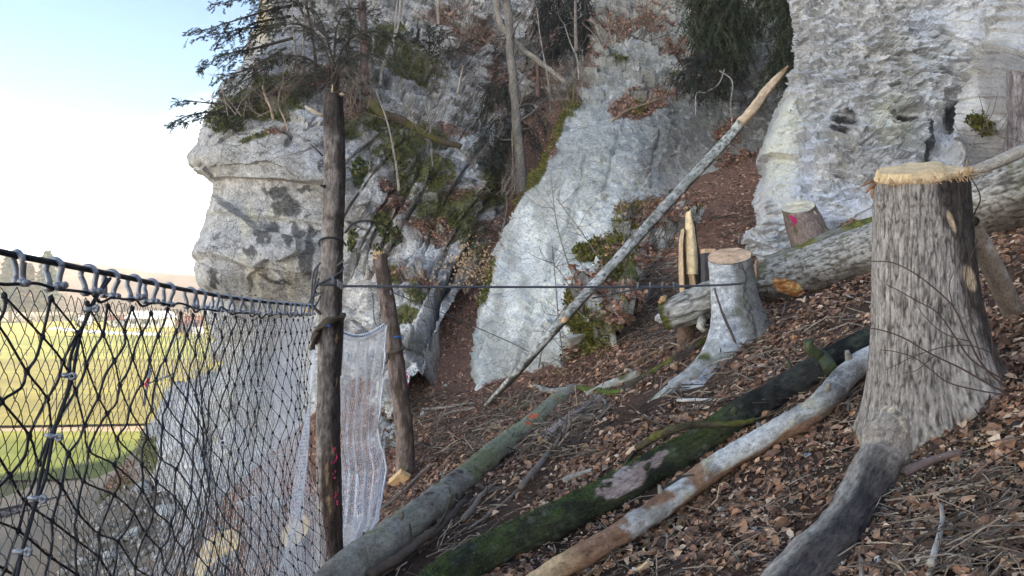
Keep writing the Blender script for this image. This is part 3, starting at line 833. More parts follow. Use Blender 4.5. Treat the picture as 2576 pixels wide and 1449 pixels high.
rock("boulder", "pale boulder with a dark green moss coat at the gully mouth behind the wire rope", "boulder", 1580, 735, 62, 150, moss=0.75, seed=3, tone=(0.55, 0.56, 0.54), depth=12.2)
rock("stone", "small white stone lying by the short mossy log end", "stone", 1665, 800, 44, 34, 3, seed=19, tone=(0.5, 0.5, 0.48), depth=9.6)
rock("stone", "pale angular stone behind the round sawn branch end mid slope", "stone", 1598, 936, 36, 18, 3, seed=21, tone=(0.58, 0.59, 0.62))
rock("stone", "white stone tucked beside the foot of the thin post", "stone", 968, 1012, 44, 44, 3, seed=22, tone=(0.6, 0.6, 0.57), h=.1)
rock("stone", "rounded white stone at the edge of the silver net", "stone", 985, 1078, 24, 18, 3, seed=23, tone=(0.6, 0.6, 0.58))
rock("stone", "upright white stone standing under the two bare branches by the gully", "stone", 1063, 1042, 13, 22, 3, seed=24, tone=(0.72, 0.72, 0.68), h=.05)
rock("stone", "flat bluish stone among leaves left of the big stump", "stone", 2040, 1145, 36, 16, 3, seed=25, tone=(0.50, 0.53, 0.60))
rock("stone", "small white stone between the mossy log and the peeled log", "stone", 1337, 1415, 12, 18, 2, seed=26, tone=(0.75, 0.76, 0.78))
rock("stone", "tiny pale stone high in the gully leaves", "stone", 1120, 970, 14, 8, 2, seed=27, tone=(0.6, 0.58, 0.5))
rock("stone", "white crumpled stone in the leaves near the black log stub", "stone", 2000, 1000, 20, 14, 2, seed=28, tone=(0.7, 0.68, 0.6))
rock("stone", "dark stone at the right edge of the slope", "stone", 2562, 1085, 50, 60, 3, seed=29, tone=(0.06, 0.065, 0.075))
for k, (dx, dy, w, h_) in enumerate([(420, 1290, 60, 46), (505, 1318, 44, 30), (330, 1345, 50, 34), (620, 1268, 50, 28), (470, 1245, 70, 36), (360, 1230, 50, 40), (275, 1400, 40, 26), (395, 1400, 34, 22), (700, 1262, 40, 24), (560, 1415, 30, 16), (470, 1425, 34, 16)]):
    names = ["above the left of the two sawn stumps", "just behind the left sawn stump", "in the middle of the rubble below the net", "at the foot of the pale cliff base", "under the lip of the cliff base", "beside the rubble slope edge",
             "low in the net near the frame bottom", "between the rubble and the left sawn stump", "nearest the tall net post on the leaf bank", "right in front of the left sawn stump", "left of the sawn stump at the frame bottom"]
    rock("stone", "white limestone lump seen through the net, " + names[k], "stone", dx, dy, w, h_, 3, moss=0.15, seed=40 + k, tone=(0.55, 0.54, 0.49), h=0.08, group="stones below the net")

# rubble nobody could count
def rubble(n, boxpx, smin, smax, tone):
    v, f = ICO[1]
    x0, x1, y0, y1 = boxpx
    Vs, Cs = [], []
    for k in range(n):
        c = gp(rng.uniform(x0, x1), rng.uniform(y0, y1), 0.02)
        s = rng.uniform(smin, smax) ** 1.0
        q = v * s * rng.uniform(0.5, 1.1, 3) * rng.uniform(0.75, 1.15, (len(v), 1))
        Vs.append(q + c); Cs.append(np.tile(np.array(tone) * rng.uniform(0.5, 1.25), (len(v), 1)))
    Vs = np.vstack(Vs); Fs = (f[None] + (np.arange(n) * len(v))[:, None, None]).reshape(-1, 3)
    return Vs, Fs, np.vstack(Cs)
parts = [rubble(520, (150, 560, 1220, 1449), 0.025, 0.12, (0.46, 0.43, 0.37)), rubble(120, (560, 800, 1240, 1440), 0.02, 0.07, (0.46, 0.43, 0.37)), rubble(60, (945, 1010, 985, 1130), 0.04, 0.14, (0.55, 0.54, 0.5)), rubble(70, (1100, 2500, 960, 1440), 0.012, 0.035, (0.5, 0.48, 0.45))]
off = 0; VV, FF, CC = [], [], []
for a, b, c in parts:
    VV.append(a); FF.append(b + off); CC.append(c); off += len(a)
tag(mesh("rubble", np.vstack(VV), np.vstack(FF), M['rock'], col=np.vstack(CC), smooth=False, origin=(0, 0, -3)), kind="stuff")

# ---------------------------------------------------------------- haze over the valley
vm, VN, VL, _b = new_mat("valley_haze")
VN.remove(_b)
pv = VN.new("ShaderNodeVolumePrincipled")
pv.inputs['Color'].default_value = (1.0, 0.985, 0.96, 1)
pv.inputs['Density'].default_value = 0.0008
pv.inputs['Anisotropy'].default_value = 0.2
VL.new(pv.outputs['Volume'], VN["Material Output"].inputs['Volume'])
hv, hf = box((0, 600, 16), (3400, 2400, 60))
tag(mesh("haze", hv, hf, vm, smooth=False, origin=(0, 600, 16)), kind="stuff")

# ---------------------------------------------------------------- trunks, logs and stumps
ZUP = np.array([0, 0, 1.0])

def trunk(name, pts, radii, parent, mat, colour, disp=None, nu=40, nl=80, cap=(True, True), capcol=None, upright=False, tilt=None, wobble=0.06, seed=0, flare=None, top=None):
    """a round trunk along pts. colour(th, l, p, up, f) gives albedo; disp(th, l, R) the relief of the bark.
    th runs round the trunk (pi/2 = upper side of a lying log, 0 = +X and pi/2 = +Y of a standing one)."""
    c = catmull(pts, nl)
    tt = np.linspace(0, 1, nl)
    R = np.interp(tt, np.linspace(0, 1, len(radii)), radii)
    t = np.gradient(c, axis=0); t /= np.linalg.norm(t, axis=1)[:, None]
    ds = np.linalg.norm(np.diff(c, axis=0), axis=1); l = np.concatenate([[0], np.cumsum(ds)])
    if upright:
        e1 = np.array([1.0, 0, 0]) - t[:, 0:1] * t; e1 /= np.linalg.norm(e1, axis=1)[:, None]
        e2 = np.cross(t, e1)
    else:
        e2 = ZUP - t[:, 2:3] * t; e2 /= np.linalg.norm(e2, axis=1)[:, None]
        e1 = np.cross(e2, t)
    th = np.arange(nu) / nu * 2 * math.pi
    TH, LL = np.meshgrid(th, l, indexing='xy'); RR = np.repeat(R[:, None], nu, 1)
    bc = np.stack([RR * np.cos(TH), RR * np.sin(TH), LL], -1).reshape(-1, 3)
    dirn = np.cos(TH)[..., None] * e1[:, None, :] + np.sin(TH)[..., None] * e2[:, None, :]
    r = RR * (1 + wobble * fbm(bc * np.array([1, 1, 0.6]) + seed * 7.1, 1.2 / max(R.mean(), .02) * 0.5, 3).reshape(RR.shape))
    if flare is not None: r = r + flare(TH, LL, RR)
    f = np.zeros_like(r)
    if disp is not None:
        f = disp(TH.ravel(), LL.ravel(), RR.ravel(), bc).reshape(r.shape); r = r + f
    Pn = c[:, None, :] + r[..., None] * dirn
    if top is not None: Pn = top(Pn, c, l)
    V = Pn.reshape(-1, 3)
    i, j = np.meshgrid(np.arange(nl - 1), np.arange(nu), indexing='ij')
    a = i * nu + j; b = i * nu + (j + 1) % nu
    Q = np.stack([a, b, b + nu, a + nu], -1).reshape(-1, 4)
    cl = colour(TH.ravel(), LL.ravel(), V, dirn.reshape(-1, 3)[:, 2], f.ravel(), bc)
    o = mesh(name, V, Q, mat, parent=parent, col=cl, vec=bc)
    for e, on in zip((0, nl - 1), cap):
        if not on: continue
        ring = Pn[e]; cen = ring.mean(0); out = -t[0] if e == 0 else t[-1]
        rings = [ring * k + cen * (1 - k) + out * (0.004 + 0.006 * (1 - k)) for k in (0.985, 0.8, 0.6, 0.4, 0.2, 0.03)]
        rings = [q + out * (0.008 * fbm(q, 14, 3, off=seed))[:, None] for q in rings]
        Vc = np.vstack(rings); nr = len(rings)
        i, j = np.meshgrid(np.arange(nr - 1), np.arange(nu), indexing='ij')
        a = i * nu + j; b = i * nu + (j + 1) % nu
        Qc = np.stack([a, b, b + nu, a + nu], -1).reshape(-1, 4)
        base = np.array(capcol if capcol is not None else (0.70, 0.52, 0.31))
        rad = np.linalg.norm(Vc - cen, axis=1)
        cc = base * (1 + 0.16 * np.sin(rad * 260 + 3 * fbm(Vc, 9, 2)))[:, None] * (0.9 + 0.25 * fbm(Vc, 12, 3))[:, None]
        heart = np.exp(-(rad / (0.35 * rad.max() + 1e-6)) ** 2)
        cc = lerp3(cc, base * np.array([0.85, 0.66, 0.48]), 0.45 * heart)
        mesh("cut_face", Vc, Qc, M['wood'], parent=parent, col=cc)
    return o, Pn, c

def furrow(freq, amp, stretch=6.0, seed=0):
    """long ridges and cracks along the trunk"""
    def d(th, l, R, bc):
        q = bc * np.array([1, 1, 1.0 / stretch]) * freq + seed
        w = fbm(bc, 4, 2, off=seed) * 0.6
        a = np.abs(vnoise(q + w[:, None])) ; b = np.abs(vnoise(q * 2.1 + 5 + w[:, None]))
        return amp * (np.minimum(a * 3.2, 1) * 0.62 + np.minimum(b * 3.0, 1) * 0.38 - 0.75)
    return d

def plainish(amp, freq=5, seed=0):
    def d(th, l, R, bc): return amp * fbm(bc, freq, 4, off=seed)
    return d

def gl(spec, lift=1.0):
    """points of a log lying on the slope: (dx, dy, radius in metres)"""
    return np.array([gp(a, b, r * lift) for a, b, r in spec]), [r for _, _, r in spec]

def log_thing(name, label, cat, pts):
    return thing(name, label, cat, np.asarray(pts)[0] - [0, 0, 0.1])

NB = lambda bc, s, o=0, oc=4: fbm(bc, s, oc, off=o)

def bark_col(ridge, groove, moss=0.0, mossdir=0.5, amp=0.02, lichen=0.0, wet=0.0, mc=None):
    ridge, groove = np.array(ridge), np.array(groove)
    def c(th, l, p, up, f, bc):
        col = lerp3(groove, ridge, sst(-0.6 * amp, 0.4 * amp, f) if amp else np.full(len(f), .7))
        col = col * (1 + 0.35 * NB(bc, 3.0, 9))[:, None]
        if lichen: col = lerp3(col, [0.55, 0.57, 0.54], 0.8 * lichen * sst(0.1, 0.35, NB(bc, 9, 40) + 0.25 * up))
        if moss: col = lerp3(col, lerp3(MOSSD, MOSS if mc is None else mc, sst(-0.3, 0.3, NB(bc, 12, 3))), sst(0.35, 0.65, moss + 0.35 * (up - mossdir) + 0.8 * NB(bc, 3.5, 22)) * 0.95)
        return col
    return c

# --- the large stump on the right
bs = P(2312, 1085, 4.95)
topz = P(2310, 445, 4.95)[2]
tp = np.array([P(2308, 440, 4.95)[0], 4.95, topz])
big = thing("tree_stump", "tall thick furrowed stump with a pale sloping felling cut, widest on the slope", "stump", gp(2330, 1085))
zb = bs[2] - 1.65
bpts = [np.array([bs[0] + 0.06, 4.95, zb]), np.array([bs[0] + 0.04, 4.95, zb + 1.2]), np.array([bs[0] + 0.0, 4.95, zb + 2.3]), tp + np.array([0, 0, 0.0])]
def big_flare(th, l, R):
    h = l - 1.62
    out = 0
    for a, A, H, w in ((0.05, 0.40, 0.60, 1.5), (-0.75, 0.24, 0.20, 2.6), (-2.3, 0.07, 0.22, 3.0), (-2.9, 0.05, 0.30, 2.0), (1.3, 0.3, 0.4, 2.0), (2.4, 0.07, 0.35, 2.0)):
        out = out + A * np.exp(-np.clip(h, 0, 9) / H) * np.clip(np.cos((th - a + math.pi) % (2 * math.pi) - math.pi), 0, 1) ** w
    out = out - 0.05 * np.exp(-((th - 5.75) / 0.16) ** 2) * np.exp(-np.clip(h, 0, 9) / 0.9)
    return out + 0.012 * np.cos(3 * th + 1)
def big_top(Pn, c, l):
    z1 = tp[2]
    cut = z1 + 0.24 * (Pn[-1, :, 1] - 4.95) + 0.13 * (Pn[-1, :, 0] - tp[0])
    w = sst(l.max() - 0.45, l.max(), l)[:, None]
    Pn = Pn.copy(); Pn[:, :, 2] += w * (cut - z1)[None, :]
    return Pn
def big_col(th, l, p, up, f, bc):
    col = lerp3([0.085, 0.070, 0.057], [0.37, 0.335, 0.295], sst(-0.0085, 0.002, f))
    col = col * (1 + 0.25 * NB(bc, 2.5, 9))[:, None]
    px = CX + p[:, 0] / p[:, 1] * F; py = CY - p[:, 2] / p[:, 1] * F
    n = NB(bc, 4, 70)
    # stain of old sap and damp down the uphill side
    edge = 2345 + (py - 440) * 0.17 - np.clip(py - 860, 0, 400) * 0.05
    a = (th + math.pi) % (2 * math.pi) - math.pi
    st = sst(-1.70, -1.40, a + 0.40 * n - 0.0017 * (py - 450)) * (a < 2.6) * sst(1040, 880, py + 90 * n)
    col = lerp3(col, np.array([0.040, 0.031, 0.026]), st * 0.9)
    lw = l - 1.0
    low = sst(0.55, 0.25, lw + 0.2 * n - 0.35)
    col = col * (1 - 0.25 * low)[:, None]
    col = lerp3(col, [0.55, 0.47, 0.33], 0.7 * sst(0.35, 0.6, low * 0.4 + 0.6 * NB(bc, 34, 8)))   # sawdust
    col = lerp3(col, [0.12, 0.11, 0.04], 0.45 * sst(0.35, 0.6, low * 0.4 + 0.7 * NB(bc, 3, 66)))
    sc_ = blob(px + 8 * n, py + 14 * n, [(2440, 700, 16, 40, -20), (2395, 560, 8, 30, -20)])
    col = lerp3(col, [0.55, 0.42, 0.27], sst(0.3, 0.6, sc_) * 0.9)
    return col
_, bigP, _ = trunk("bark", bpts, [0.30, 0.30, 0.285, 0.275], big, M['bark'], big_col, disp=furrow(62, 0.0125, 8.0), nu=340, nl=360, cap=(False, False), upright=True, wobble=0.02, flare=big_flare, top=big_top, seed=2)
# felling cut: a sloping face with a step where the hinge broke
ring = bigP[-1]; cen = ring.mean(0); nu = len(ring)
rs = []
for k in np.linspace(0.99, 0.02, 24):
    q = ring * k + cen * (1 - k)
    rs.append(q + np.array([0, 0, 1.0]) * sst(.99, .9, k) * np.clip(0.012 + 0.05 * sst(0.0, 0.05, q[:, 1] - 4.72 - 0.05 * fbm(q, 5, 2)) - 0.03 * sst(0, 0.03, q[:, 0] - tp[0] - 0.08 - 0.5 * (q[:, 1] - 4.8)) + 0.010 * fbm(q, 18, 3), 0.0, 1)[:, None])
Vc = np.vstack(rs); nr = len(rs)
i, j = np.meshgrid(np.arange(nr - 1), np.arange(nu), indexing='ij'); a = i * nu + j; b = i * nu + (j + 1) % nu
cc = np.array([0.76, 0.56, 0.31]) * (1 + 0.12 * fbm(Vc, 8, 4))[:, None]
cc = lerp3(cc, [0.62, 0.42, 0.22], 0.5 * sst(0.2, 0.5, fbm(Vc * np.array([1, 1, 4]), 10, 3)))
mesh("cut_face", Vc, np.stack([a, b, b + nu, a + nu], -1).reshape(-1, 4), M['wood'], parent=big, col=cc, smooth=False)
# torn fibres along the front lip of the cut
lip = ring[(ring[:, 1] < 4.95)]
pr = []
for k in range(260):
    q = lip[rng.integers(len(lip))].copy(); q[:2] += (q[:2] - cen[:2]) * rng.uniform(-0.05, 0.03)
    right = sst(-0.1, 0.3, q[0] - tp[0])
    L_ = rng.uniform(0.015, 0.05 + 0.04 * right)
    e = q + np.array([rng.normal(0, 0.5), rng.normal(-0.25, 0.4), rng.uniform(-0.7, 0.9)]) * L_
    pr.append((q, e))
Vp, Fp = prisms([x[0] for x in pr], [x[1] for x in pr], rng.uniform(0.002, 0.006, len(pr)))
tag(mesh("torn_fibres", Vp, Fp, M['wood'], parent=big, col=np.tile([0.66, 0.46, 0.26], (len(Vp), 1)), smooth=False), kind="stuff")
for a_, b_, w_ in (((2200, 462), (2178, 486), 0.014), ((2196, 455), (2166, 470), 0.010), ((2198, 470), (2194, 500), 0.010)):
    V1, F1 = tube([P(*a_, 4.78), P((a_[0] + b_[0]) / 2 - 3, (a_[1] + b_[1]) / 2, 4.75), P(*b_, 4.74)], [w_, w_ * .9, w_ * .4], 5)
    mesh("splinter", V1, F1, M['wood'], parent=big, col=np.tile([0.38, 0.20, 0.10], (len(V1), 1)))
# the big root running down towards the lower edge
rp = [P(2300, 900, 5.1), P(2272, 1040, 4.88), gp(2228, 1150, 0.06), gp(2185, 1215, 0.09), gp(2130, 1310, 0.07), gp(2040, 1420, 0.05), gp(1960, 1510, 0.02), gp(1880, 1600, -0.05)]
def root_col(th, l, p, up, f, bc):
    n = NB(bc, 5, 3)
    col = lerp3([0.035, 0.032, 0.034], [0.085, 0.075, 0.07], sst(-0.4, 0.4, n))
    topm = sst(0.25, 0.8, up + 0.7 * n) * sst(0.25, -0.2, np.cos(th) * 1.0 + 0.2 * n)
    col = lerp3(col, [0.34, 0.31, 0.26], topm * 0.9)
    rub = sst(0.5, 0.75, l) * sst(1.25, 0.9, l)
    col = lerp3(col, [0.30, 0.265, 0.225], sst(.75, .4, l + .15 * n))
    col = lerp3(col, [0.40, 0.33, 0.26], 0.8 * rub * sst(0.0, 0.5, up + 0.5 * n))
    col = lerp3(col, [0.62, 0.52, 0.36], 0.8 * sst(0.2, 0.4, NB(bc, 28, 12)) * sst(0.0, 0.5, up) * sst(1.3, 0.6, l))
    return col
trunk("root", rp, [0.12, 0.15, 0.15, 0.138, 0.125, 0.14, 0.145, 0.145], big, M['bark'], root_col, disp=lambda th, l, R, bc: 0.045 * fbm(bc * np.array([1, 1, .6]), 5, 4) + furrow(26, .014, 7, 3)(th, l, R, bc), nu=110, nl=260, cap=(False, False), wobble=0.22, seed=5)
rp = [gp(2420, 1000, 0.05), gp(2480, 1010, 0.02), gp(2545, 1040, -0.05)]
rp2 = [P(2440, 560, 5.0), P(2500, 680, 5.25), P(2552, 790, 5.5), P(2600, 880, 5.7)]
trunk("root", rp2, [0.06, 0.07, 0.075, 0.08], big, M['smooth_bark'], bark_col((0.30, 0.25, 0.20), (0.16, 0.12, 0.09), amp=0, lichen=0.5), nu=24, nl=50, cap=(False, False), seed=8)

# --- silver stump in the middle
sv = thing("tree_stump", "smooth silver grey stump with the steel cable slung round it and a pale orange cut", "stump", gp(1850, 860))
sY = 8.75
s0, s1 = P(1860, 985, sY), P(1834, 645, sY)
def sv_flare(th, l, R):
    h = l - 0.5
    out = 0
    for a, A, H, w in ((-0.2, 0.34, 0.36, 1.4), (-1.9, 0.10, 0.25, 2.0), (-2.7, 0.22, 0.30, 2.6), (1.6, 0.3, 0.3, 2.0)):
        out = out + A * np.exp(-np.clip(h, -0.3, 9) / H) * np.clip(np.cos((th - a + math.pi) % (2 * math.pi) - math.pi), 0, 1) ** w
    return out
def tilt_top(k, kx, y0, x0, dep=0.3):
    def f(Pn, c, l):
        cut = k * (Pn[-1, :, 1] - y0) + kx * (Pn[-1, :, 0] - x0)
        w = sst(l.max() - dep, l.max(), l)[:, None]
        Pn = Pn.copy(); Pn[:, :, 2] += w * cut[None, :]
        return Pn
    return f
def sv_col(th, l, p, up, f, bc):
    a = (th + math.pi) % (2 * math.pi) - math.pi
    n = NB(bc, 4, 3)
    col = lerp3([0.36, 0.375, 0.385], [0.55, 0.57, 0.58], sst(-0.3, 0.3, NB(bc * np.array([1, 1, 3.0]), 9, 6)))
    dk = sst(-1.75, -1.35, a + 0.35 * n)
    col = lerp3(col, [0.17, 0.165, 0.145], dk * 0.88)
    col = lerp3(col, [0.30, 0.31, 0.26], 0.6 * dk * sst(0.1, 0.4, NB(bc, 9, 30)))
    col = lerp3(col, [0.06, 0.055, 0.05], 0.9 * sst(-0.55, -0.1, a) * sst(0.75, 1.1, l))
    for z, k in ((1.05, 5), (0.7, 9)):
        cr = np.abs(a + 1.25 + 0.15 * vnoise(np.stack([l * 9, l * 0 + k, l * 0], 1)))
        col = lerp3(col, [0.05, 0.045, 0.04], 0.85 * np.exp(-(cr / 0.035) ** 2) * (l > 0.6))
    col = lerp3(col, [0.11, 0.12, 0.05], 0.55 * sst(0.1, 0.5, n + 0.3 - l * 0.5))
    col = lerp3(col, [0.70, 0.72, 0.72], 0.6 * sst(0.25, 0.4, NB(bc * np.array([1, 1, 2.0]), 16, 50)) * (1 - dk))
    return col
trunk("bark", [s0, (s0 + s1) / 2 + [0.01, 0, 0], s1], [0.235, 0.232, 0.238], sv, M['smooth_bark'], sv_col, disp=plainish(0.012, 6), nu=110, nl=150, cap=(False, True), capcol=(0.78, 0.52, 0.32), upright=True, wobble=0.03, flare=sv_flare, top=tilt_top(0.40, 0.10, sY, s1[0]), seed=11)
rr, rad = gl([(1815, 850, .1), (1785, 905, .09), (1735, 950, .07), (1680, 985, .05), (1630, 1015, .03)], 0.5); rr[0] = P(1838, 830, 8.66)
trunk("root", rr, [0.13, 0.12, 0.08, 0.06, 0.02], sv, M['smooth_bark'], bark_col((0.40, 0.40, 0.37), (0.28, 0.27, 0.22), amp=0, lichen=0.4, moss=0.12), nu=30, nl=50, cap=(False, False), seed=12)
V1, F1 = tube([P(1903, 655, 8.55), P(1900, 670, 8.5), P(1903, 700, 8.5)], [0.02, 0.016, 0.006], 5)
mesh("splinter", V1, F1, M['wood'], parent=sv, col=np.tile([0.45, 0.28, 0.18], (len(V1), 1)))
# squared offcut standing behind it
blk = thing("timber_block", "dark sawn block with a pale top peeping out behind the silver stump", "timber block", P(1778, 740, 9.3))
Vb, Fb = box(P(1781, 688, 9.3), (0.13, 0.2, 0.52)); mesh("body", Vb, Fb, M['bark'], parent=blk, col=np.tile([0.09, 0.085, 0.085], (8, 1)), vec=Vb, smooth=False)
Vb, Fb = box(P(1781, 632, 9.3), (0.135, 0.205, 0.05)); mesh("cut_face", Vb, Fb, M['wood'], parent=blk, col=np.tile([0.66, 0.46, 0.27], (8, 1)), smooth=False)
Vb, Fb = box(P(1790, 700, 9.18), (0.03, 0.03, 0.16)); mesh("splinter", Vb, Fb, M['wood'], parent=blk, col=np.tile([0.60, 0.42, 0.25], (8, 1)), smooth=False)

# --- stump with pink paint above the ash log
pk = thing("tree_stump", "brown lichened stump marked with pink paint in front of the scaly rock wall", "stump", P(2055, 660, 10.6))
k0, k1 = P(2075, 700, 10.6), P(2008, 520, 10.6)
trunk("bark", [k0, (k0 + k1) / 2, k1], [0.34, 0.28, 0.235], pk, M['bark'], lambda th, l, p, up, f, bc: lerp3(lerp3([0.15, 0.11, 0.085], [0.28, 0.22, 0.19], sst(-0.4, 0.4, NB(bc, 3, 4))), [0.10, 0.095, 0.03], 0.8 * sst(0.15, 0.45, NB(bc, 4, 8) + 0.25 * np.exp(-((th - 3.5) / 0.6) ** 2))),
      disp=plainish(0.02, 6), nu=70, nl=70, cap=(False, True), capcol=(0.80, 0.72, 0.52), upright=True, wobble=0.08, top=tilt_top(0.42, -0.12, 10.6, k1[0]), seed=14)
nv = 60
def paint_patch(parent, name, pts_px, Y, r, mat):
    for x, y in pts_px:
        v, f = ICO[2]
        mesh(name, v * np.array([r, 0.004, r * 1.3]) * rng.uniform(.45, 1.0, 3) + P(x, y, Y), f, mat, parent=parent)
paint_patch(pk, "paint_mark", [(1990, 545), (1995, 552), (1999, 558), (1997, 564), (1993, 549), (2001, 553)], 10.345, 0.032, M['paint_pink'])
V1, F1 = box(P(2058, 560, 10.42), (0.06, 0.04, 0.34), Matrix.Rotation(-0.5, 3, 'Y')); mesh("splinter", V1, F1, M['wood'], parent=pk, col=np.tile([0.6, 0.48, 0.30], (8, 1)), smooth=False)

# --- splintered stump: two torn wooden shells
sp = thing("splintered_stump", "tall torn stump of two pale splinters round a dark hollow", "stump", P(1745, 870, 9.75))
def shell(name, px, ws, Y, thick, colour, mat, ph=0.0):
    """a curved plank along px with half-widths ws"""
    c = catmull([P(x, y, Y) for x, y in px], 40); w = np.interp(np.linspace(0, 1, 40), np.linspace(0, 1, len(ws)), ws) * Y / F
    w = w * (1 + 0.18 * fbm(c, 14, 3, off=ph))
    k = np.linspace(-1, 1, 9)
    fr = c[:, None, :] + np.stack([w[:, None] * k, (0.08 * k ** 2 - 0.08)[None, :] * np.ones((40, 1)), np.zeros((40, 9))], -1)
    fr[..., 1] += 0.014 * fbm(fr.reshape(-1, 3) * np.array([3, 1, 0.4]), 12, 3, off=ph).reshape(40, 9)
    fr[..., 2] += 0.05 * fbm(fr.reshape(-1, 3) * np.array([3, 1, 0.01]), 14, 2, off=ph + 3).reshape(40, 9) * (np.linspace(0, 1, 40)[:, None] > 0.9)
    bk = fr + np.array([0, thick, 0])
    Vs = np.concatenate([fr.reshape(-1, 3), bk.reshape(-1, 3)])
    i, j = np.meshgrid(np.arange(39), np.arange(8), indexing='ij'); q = (i * 9 + j).ravel()
    Q1 = np.stack([q, q + 1, q + 10, q + 9], 1); n = 360
    e = [Q1, Q1[:, ::-1] + n]
    for col_ in (0, 8):
        s = np.arange(39) * 9 + col_; e.append(np.stack([s, s + 9, s + 9 + n, s + n], 1))
    for row in (0, 39):
        s = row * 9 + np.arange(8); e.append(np.stack([s, s + 1, s + 1 + n, s + n], 1))
    cc = np.array(colour) * (1 + 0.25 * fbm(Vs * np.array([3, 1, 0.3]), 10, 3, off=ph))[:, None]
    return mesh(name, Vs, np.vstack(e), mat, parent=sp, col=cc, vec=Vs, smooth=False)
shell("hollow_wood", [(1742, 820), (1738, 780), (1735, 700), (1728, 600), (1722, 560)], [32, 30, 26, 14, 4], 9.85, 0.10, (0.10, 0.072, 0.055), M['bark'], 3)
shell("bark_shell", [(1770, 815), (1766, 770), (1760, 700), (1750, 640), (1744, 560)], [18, 18, 16, 10, 4], 9.9, 0.08, (0.06, 0.05, 0.045), M['bark'], 6)
shell("splinter", [(1724, 815), (1721, 770), (1716, 700), (1714, 620), (1718, 575)], [11, 6, 5, 4, 2], 9.72, 0.07, (0.62, 0.45, 0.27), M['wood'], 1)
shell("splinter", [(1760, 812), (1754, 775), (1746, 730), (1740, 680)], [8, 8, 8, 6], 9.72, 0.06, (0.66, 0.48, 0.28), M['wood'], 2)
shell("splinter", [(1743, 690), (1741, 640), (1737, 580), (1733, 540), (1734, 530)], [13, 14, 11, 6, 2], 9.68, 0.06, (0.76, 0.60, 0.36), M['wood'], 5)
trunk("foot", [P(1728, 915, 9.7), P(1724, 860, 9.75), P(1728, 800, 9.8)], [0.14, 0.11, 0.11], sp, M['bark'], bark_col((0.20, 0.13, 0.09), (0.08, 0.055, 0.04), amp=0), nu=24, nl=20, cap=(False, False), upright=True, seed=17)

# --- top right stump
trs = thing("tree_stump", "cut stump at the frame edge high beside the scaly rock wall", "stump", P(2575, 380, 9.6))
t0, t1 = P(2585, 420, 9.6), P(2580, 182, 9.6)
trunk("bark", [t0, (t0 + t1) / 2, t1], [0.30, 0.215, 0.205], trs, M['bark'], bark_col((0.30, 0.26, 0.25), (0.12, 0.10, 0.09), amp=0.016), disp=furrow(18, 0.016, 6, 4), nu=80, nl=80, cap=(False, True), capcol=(0.78, 0.60, 0.34), upright=True, wobble=0.03, top=tilt_top(0.3, -0.1, 9.6, t1[0]), seed=19)

# --- the big ash log behind the large stump
ap = [P(1912, 712, 9.9), P(1975, 702, 9.7), P(2060, 680, 9.45), P(2200, 635, 9.0), P(2330, 590, 8.6), P(2470, 530, 8.1), P(2620, 465, 7.6), P(2800, 395, 7.2)]
ash = log_thing("felled_log", "thick furrowed ash log with an orange axe scar lying behind the large stump", "log", ap)
def ash_col(th, l, p, up, f, bc):
    col = lerp3([0.12, 0.105, 0.085], [0.43, 0.41, 0.36], sst(-0.015, 0.006, f))
    col = col * (1 + 0.2 * NB(bc, 2.5, 9))[:, None]
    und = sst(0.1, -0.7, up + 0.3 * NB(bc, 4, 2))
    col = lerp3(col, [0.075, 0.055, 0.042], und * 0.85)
    col = lerp3(col, [0.105, 0.10, 0.035], 0.75 * sst(0.25, 0.55, NB(bc, 4, 12) + 0.25 * sst(0.4, 0.0, l) + 0.2 * sst(.6, 1., up)))
    px = CX + p[:, 0] / p[:, 1] * F; py = CY - p[:, 2] / p[:, 1] * F
    n = NB(bc, 14, 5)
    scar = sst(0.3, 0.5, blob(px + 14 * n, py + 8 * n, [(1982, 722, 44, 20, 20)]) + 0.1 * n)
    vis = p[:, 1] < 9.75
    return lerp3(col, lerp3([0.52, 0.22, 0.07], [0.72, 0.45, 0.20], sst(-0.2, 0.3, n)), scar * vis)
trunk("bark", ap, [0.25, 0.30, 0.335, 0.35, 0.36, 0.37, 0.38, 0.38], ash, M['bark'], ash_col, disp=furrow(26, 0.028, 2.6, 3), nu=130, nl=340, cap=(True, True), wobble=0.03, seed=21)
mp_ = [P(1925, 662, 10.3), P(2010, 640, 10.15), P(2100, 600, 10.0), P(2230, 560, 9.8)]
ml = log_thing("mossy_log", "thin moss covered log lying along the top of the furrowed ash log", "log", mp_)
trunk("bark", mp_, [0.10, 0.13, 0.13, 0.12], ml, M['bark'], bark_col((0.24, 0.23, 0.19), (0.12, 0.11, 0.09), moss=0.45, amp=0), disp=plainish(0.02, 8), nu=40, nl=70, cap=(True, True), capcol=(0.15, 0.14, 0.06), seed=22)
tp_ = [P(2438, 434, 7.0), P(2500, 412, 6.85), P(2580, 376, 6.7), P(2680, 330, 6.5)]
tl = log_thing("thin_log", "thin grey branch log with mossy underside above the ash log at the frame edge", "log", tp_)
trunk("bark", tp_, [0.05, 0.055, 0.06, 0.06], tl, M['smooth_bark'], bark_col((0.34, 0.32, 0.28), (0.18, 0.16, 0.13), moss=0.12, amp=0), nu=24, nl=40, seed=23)

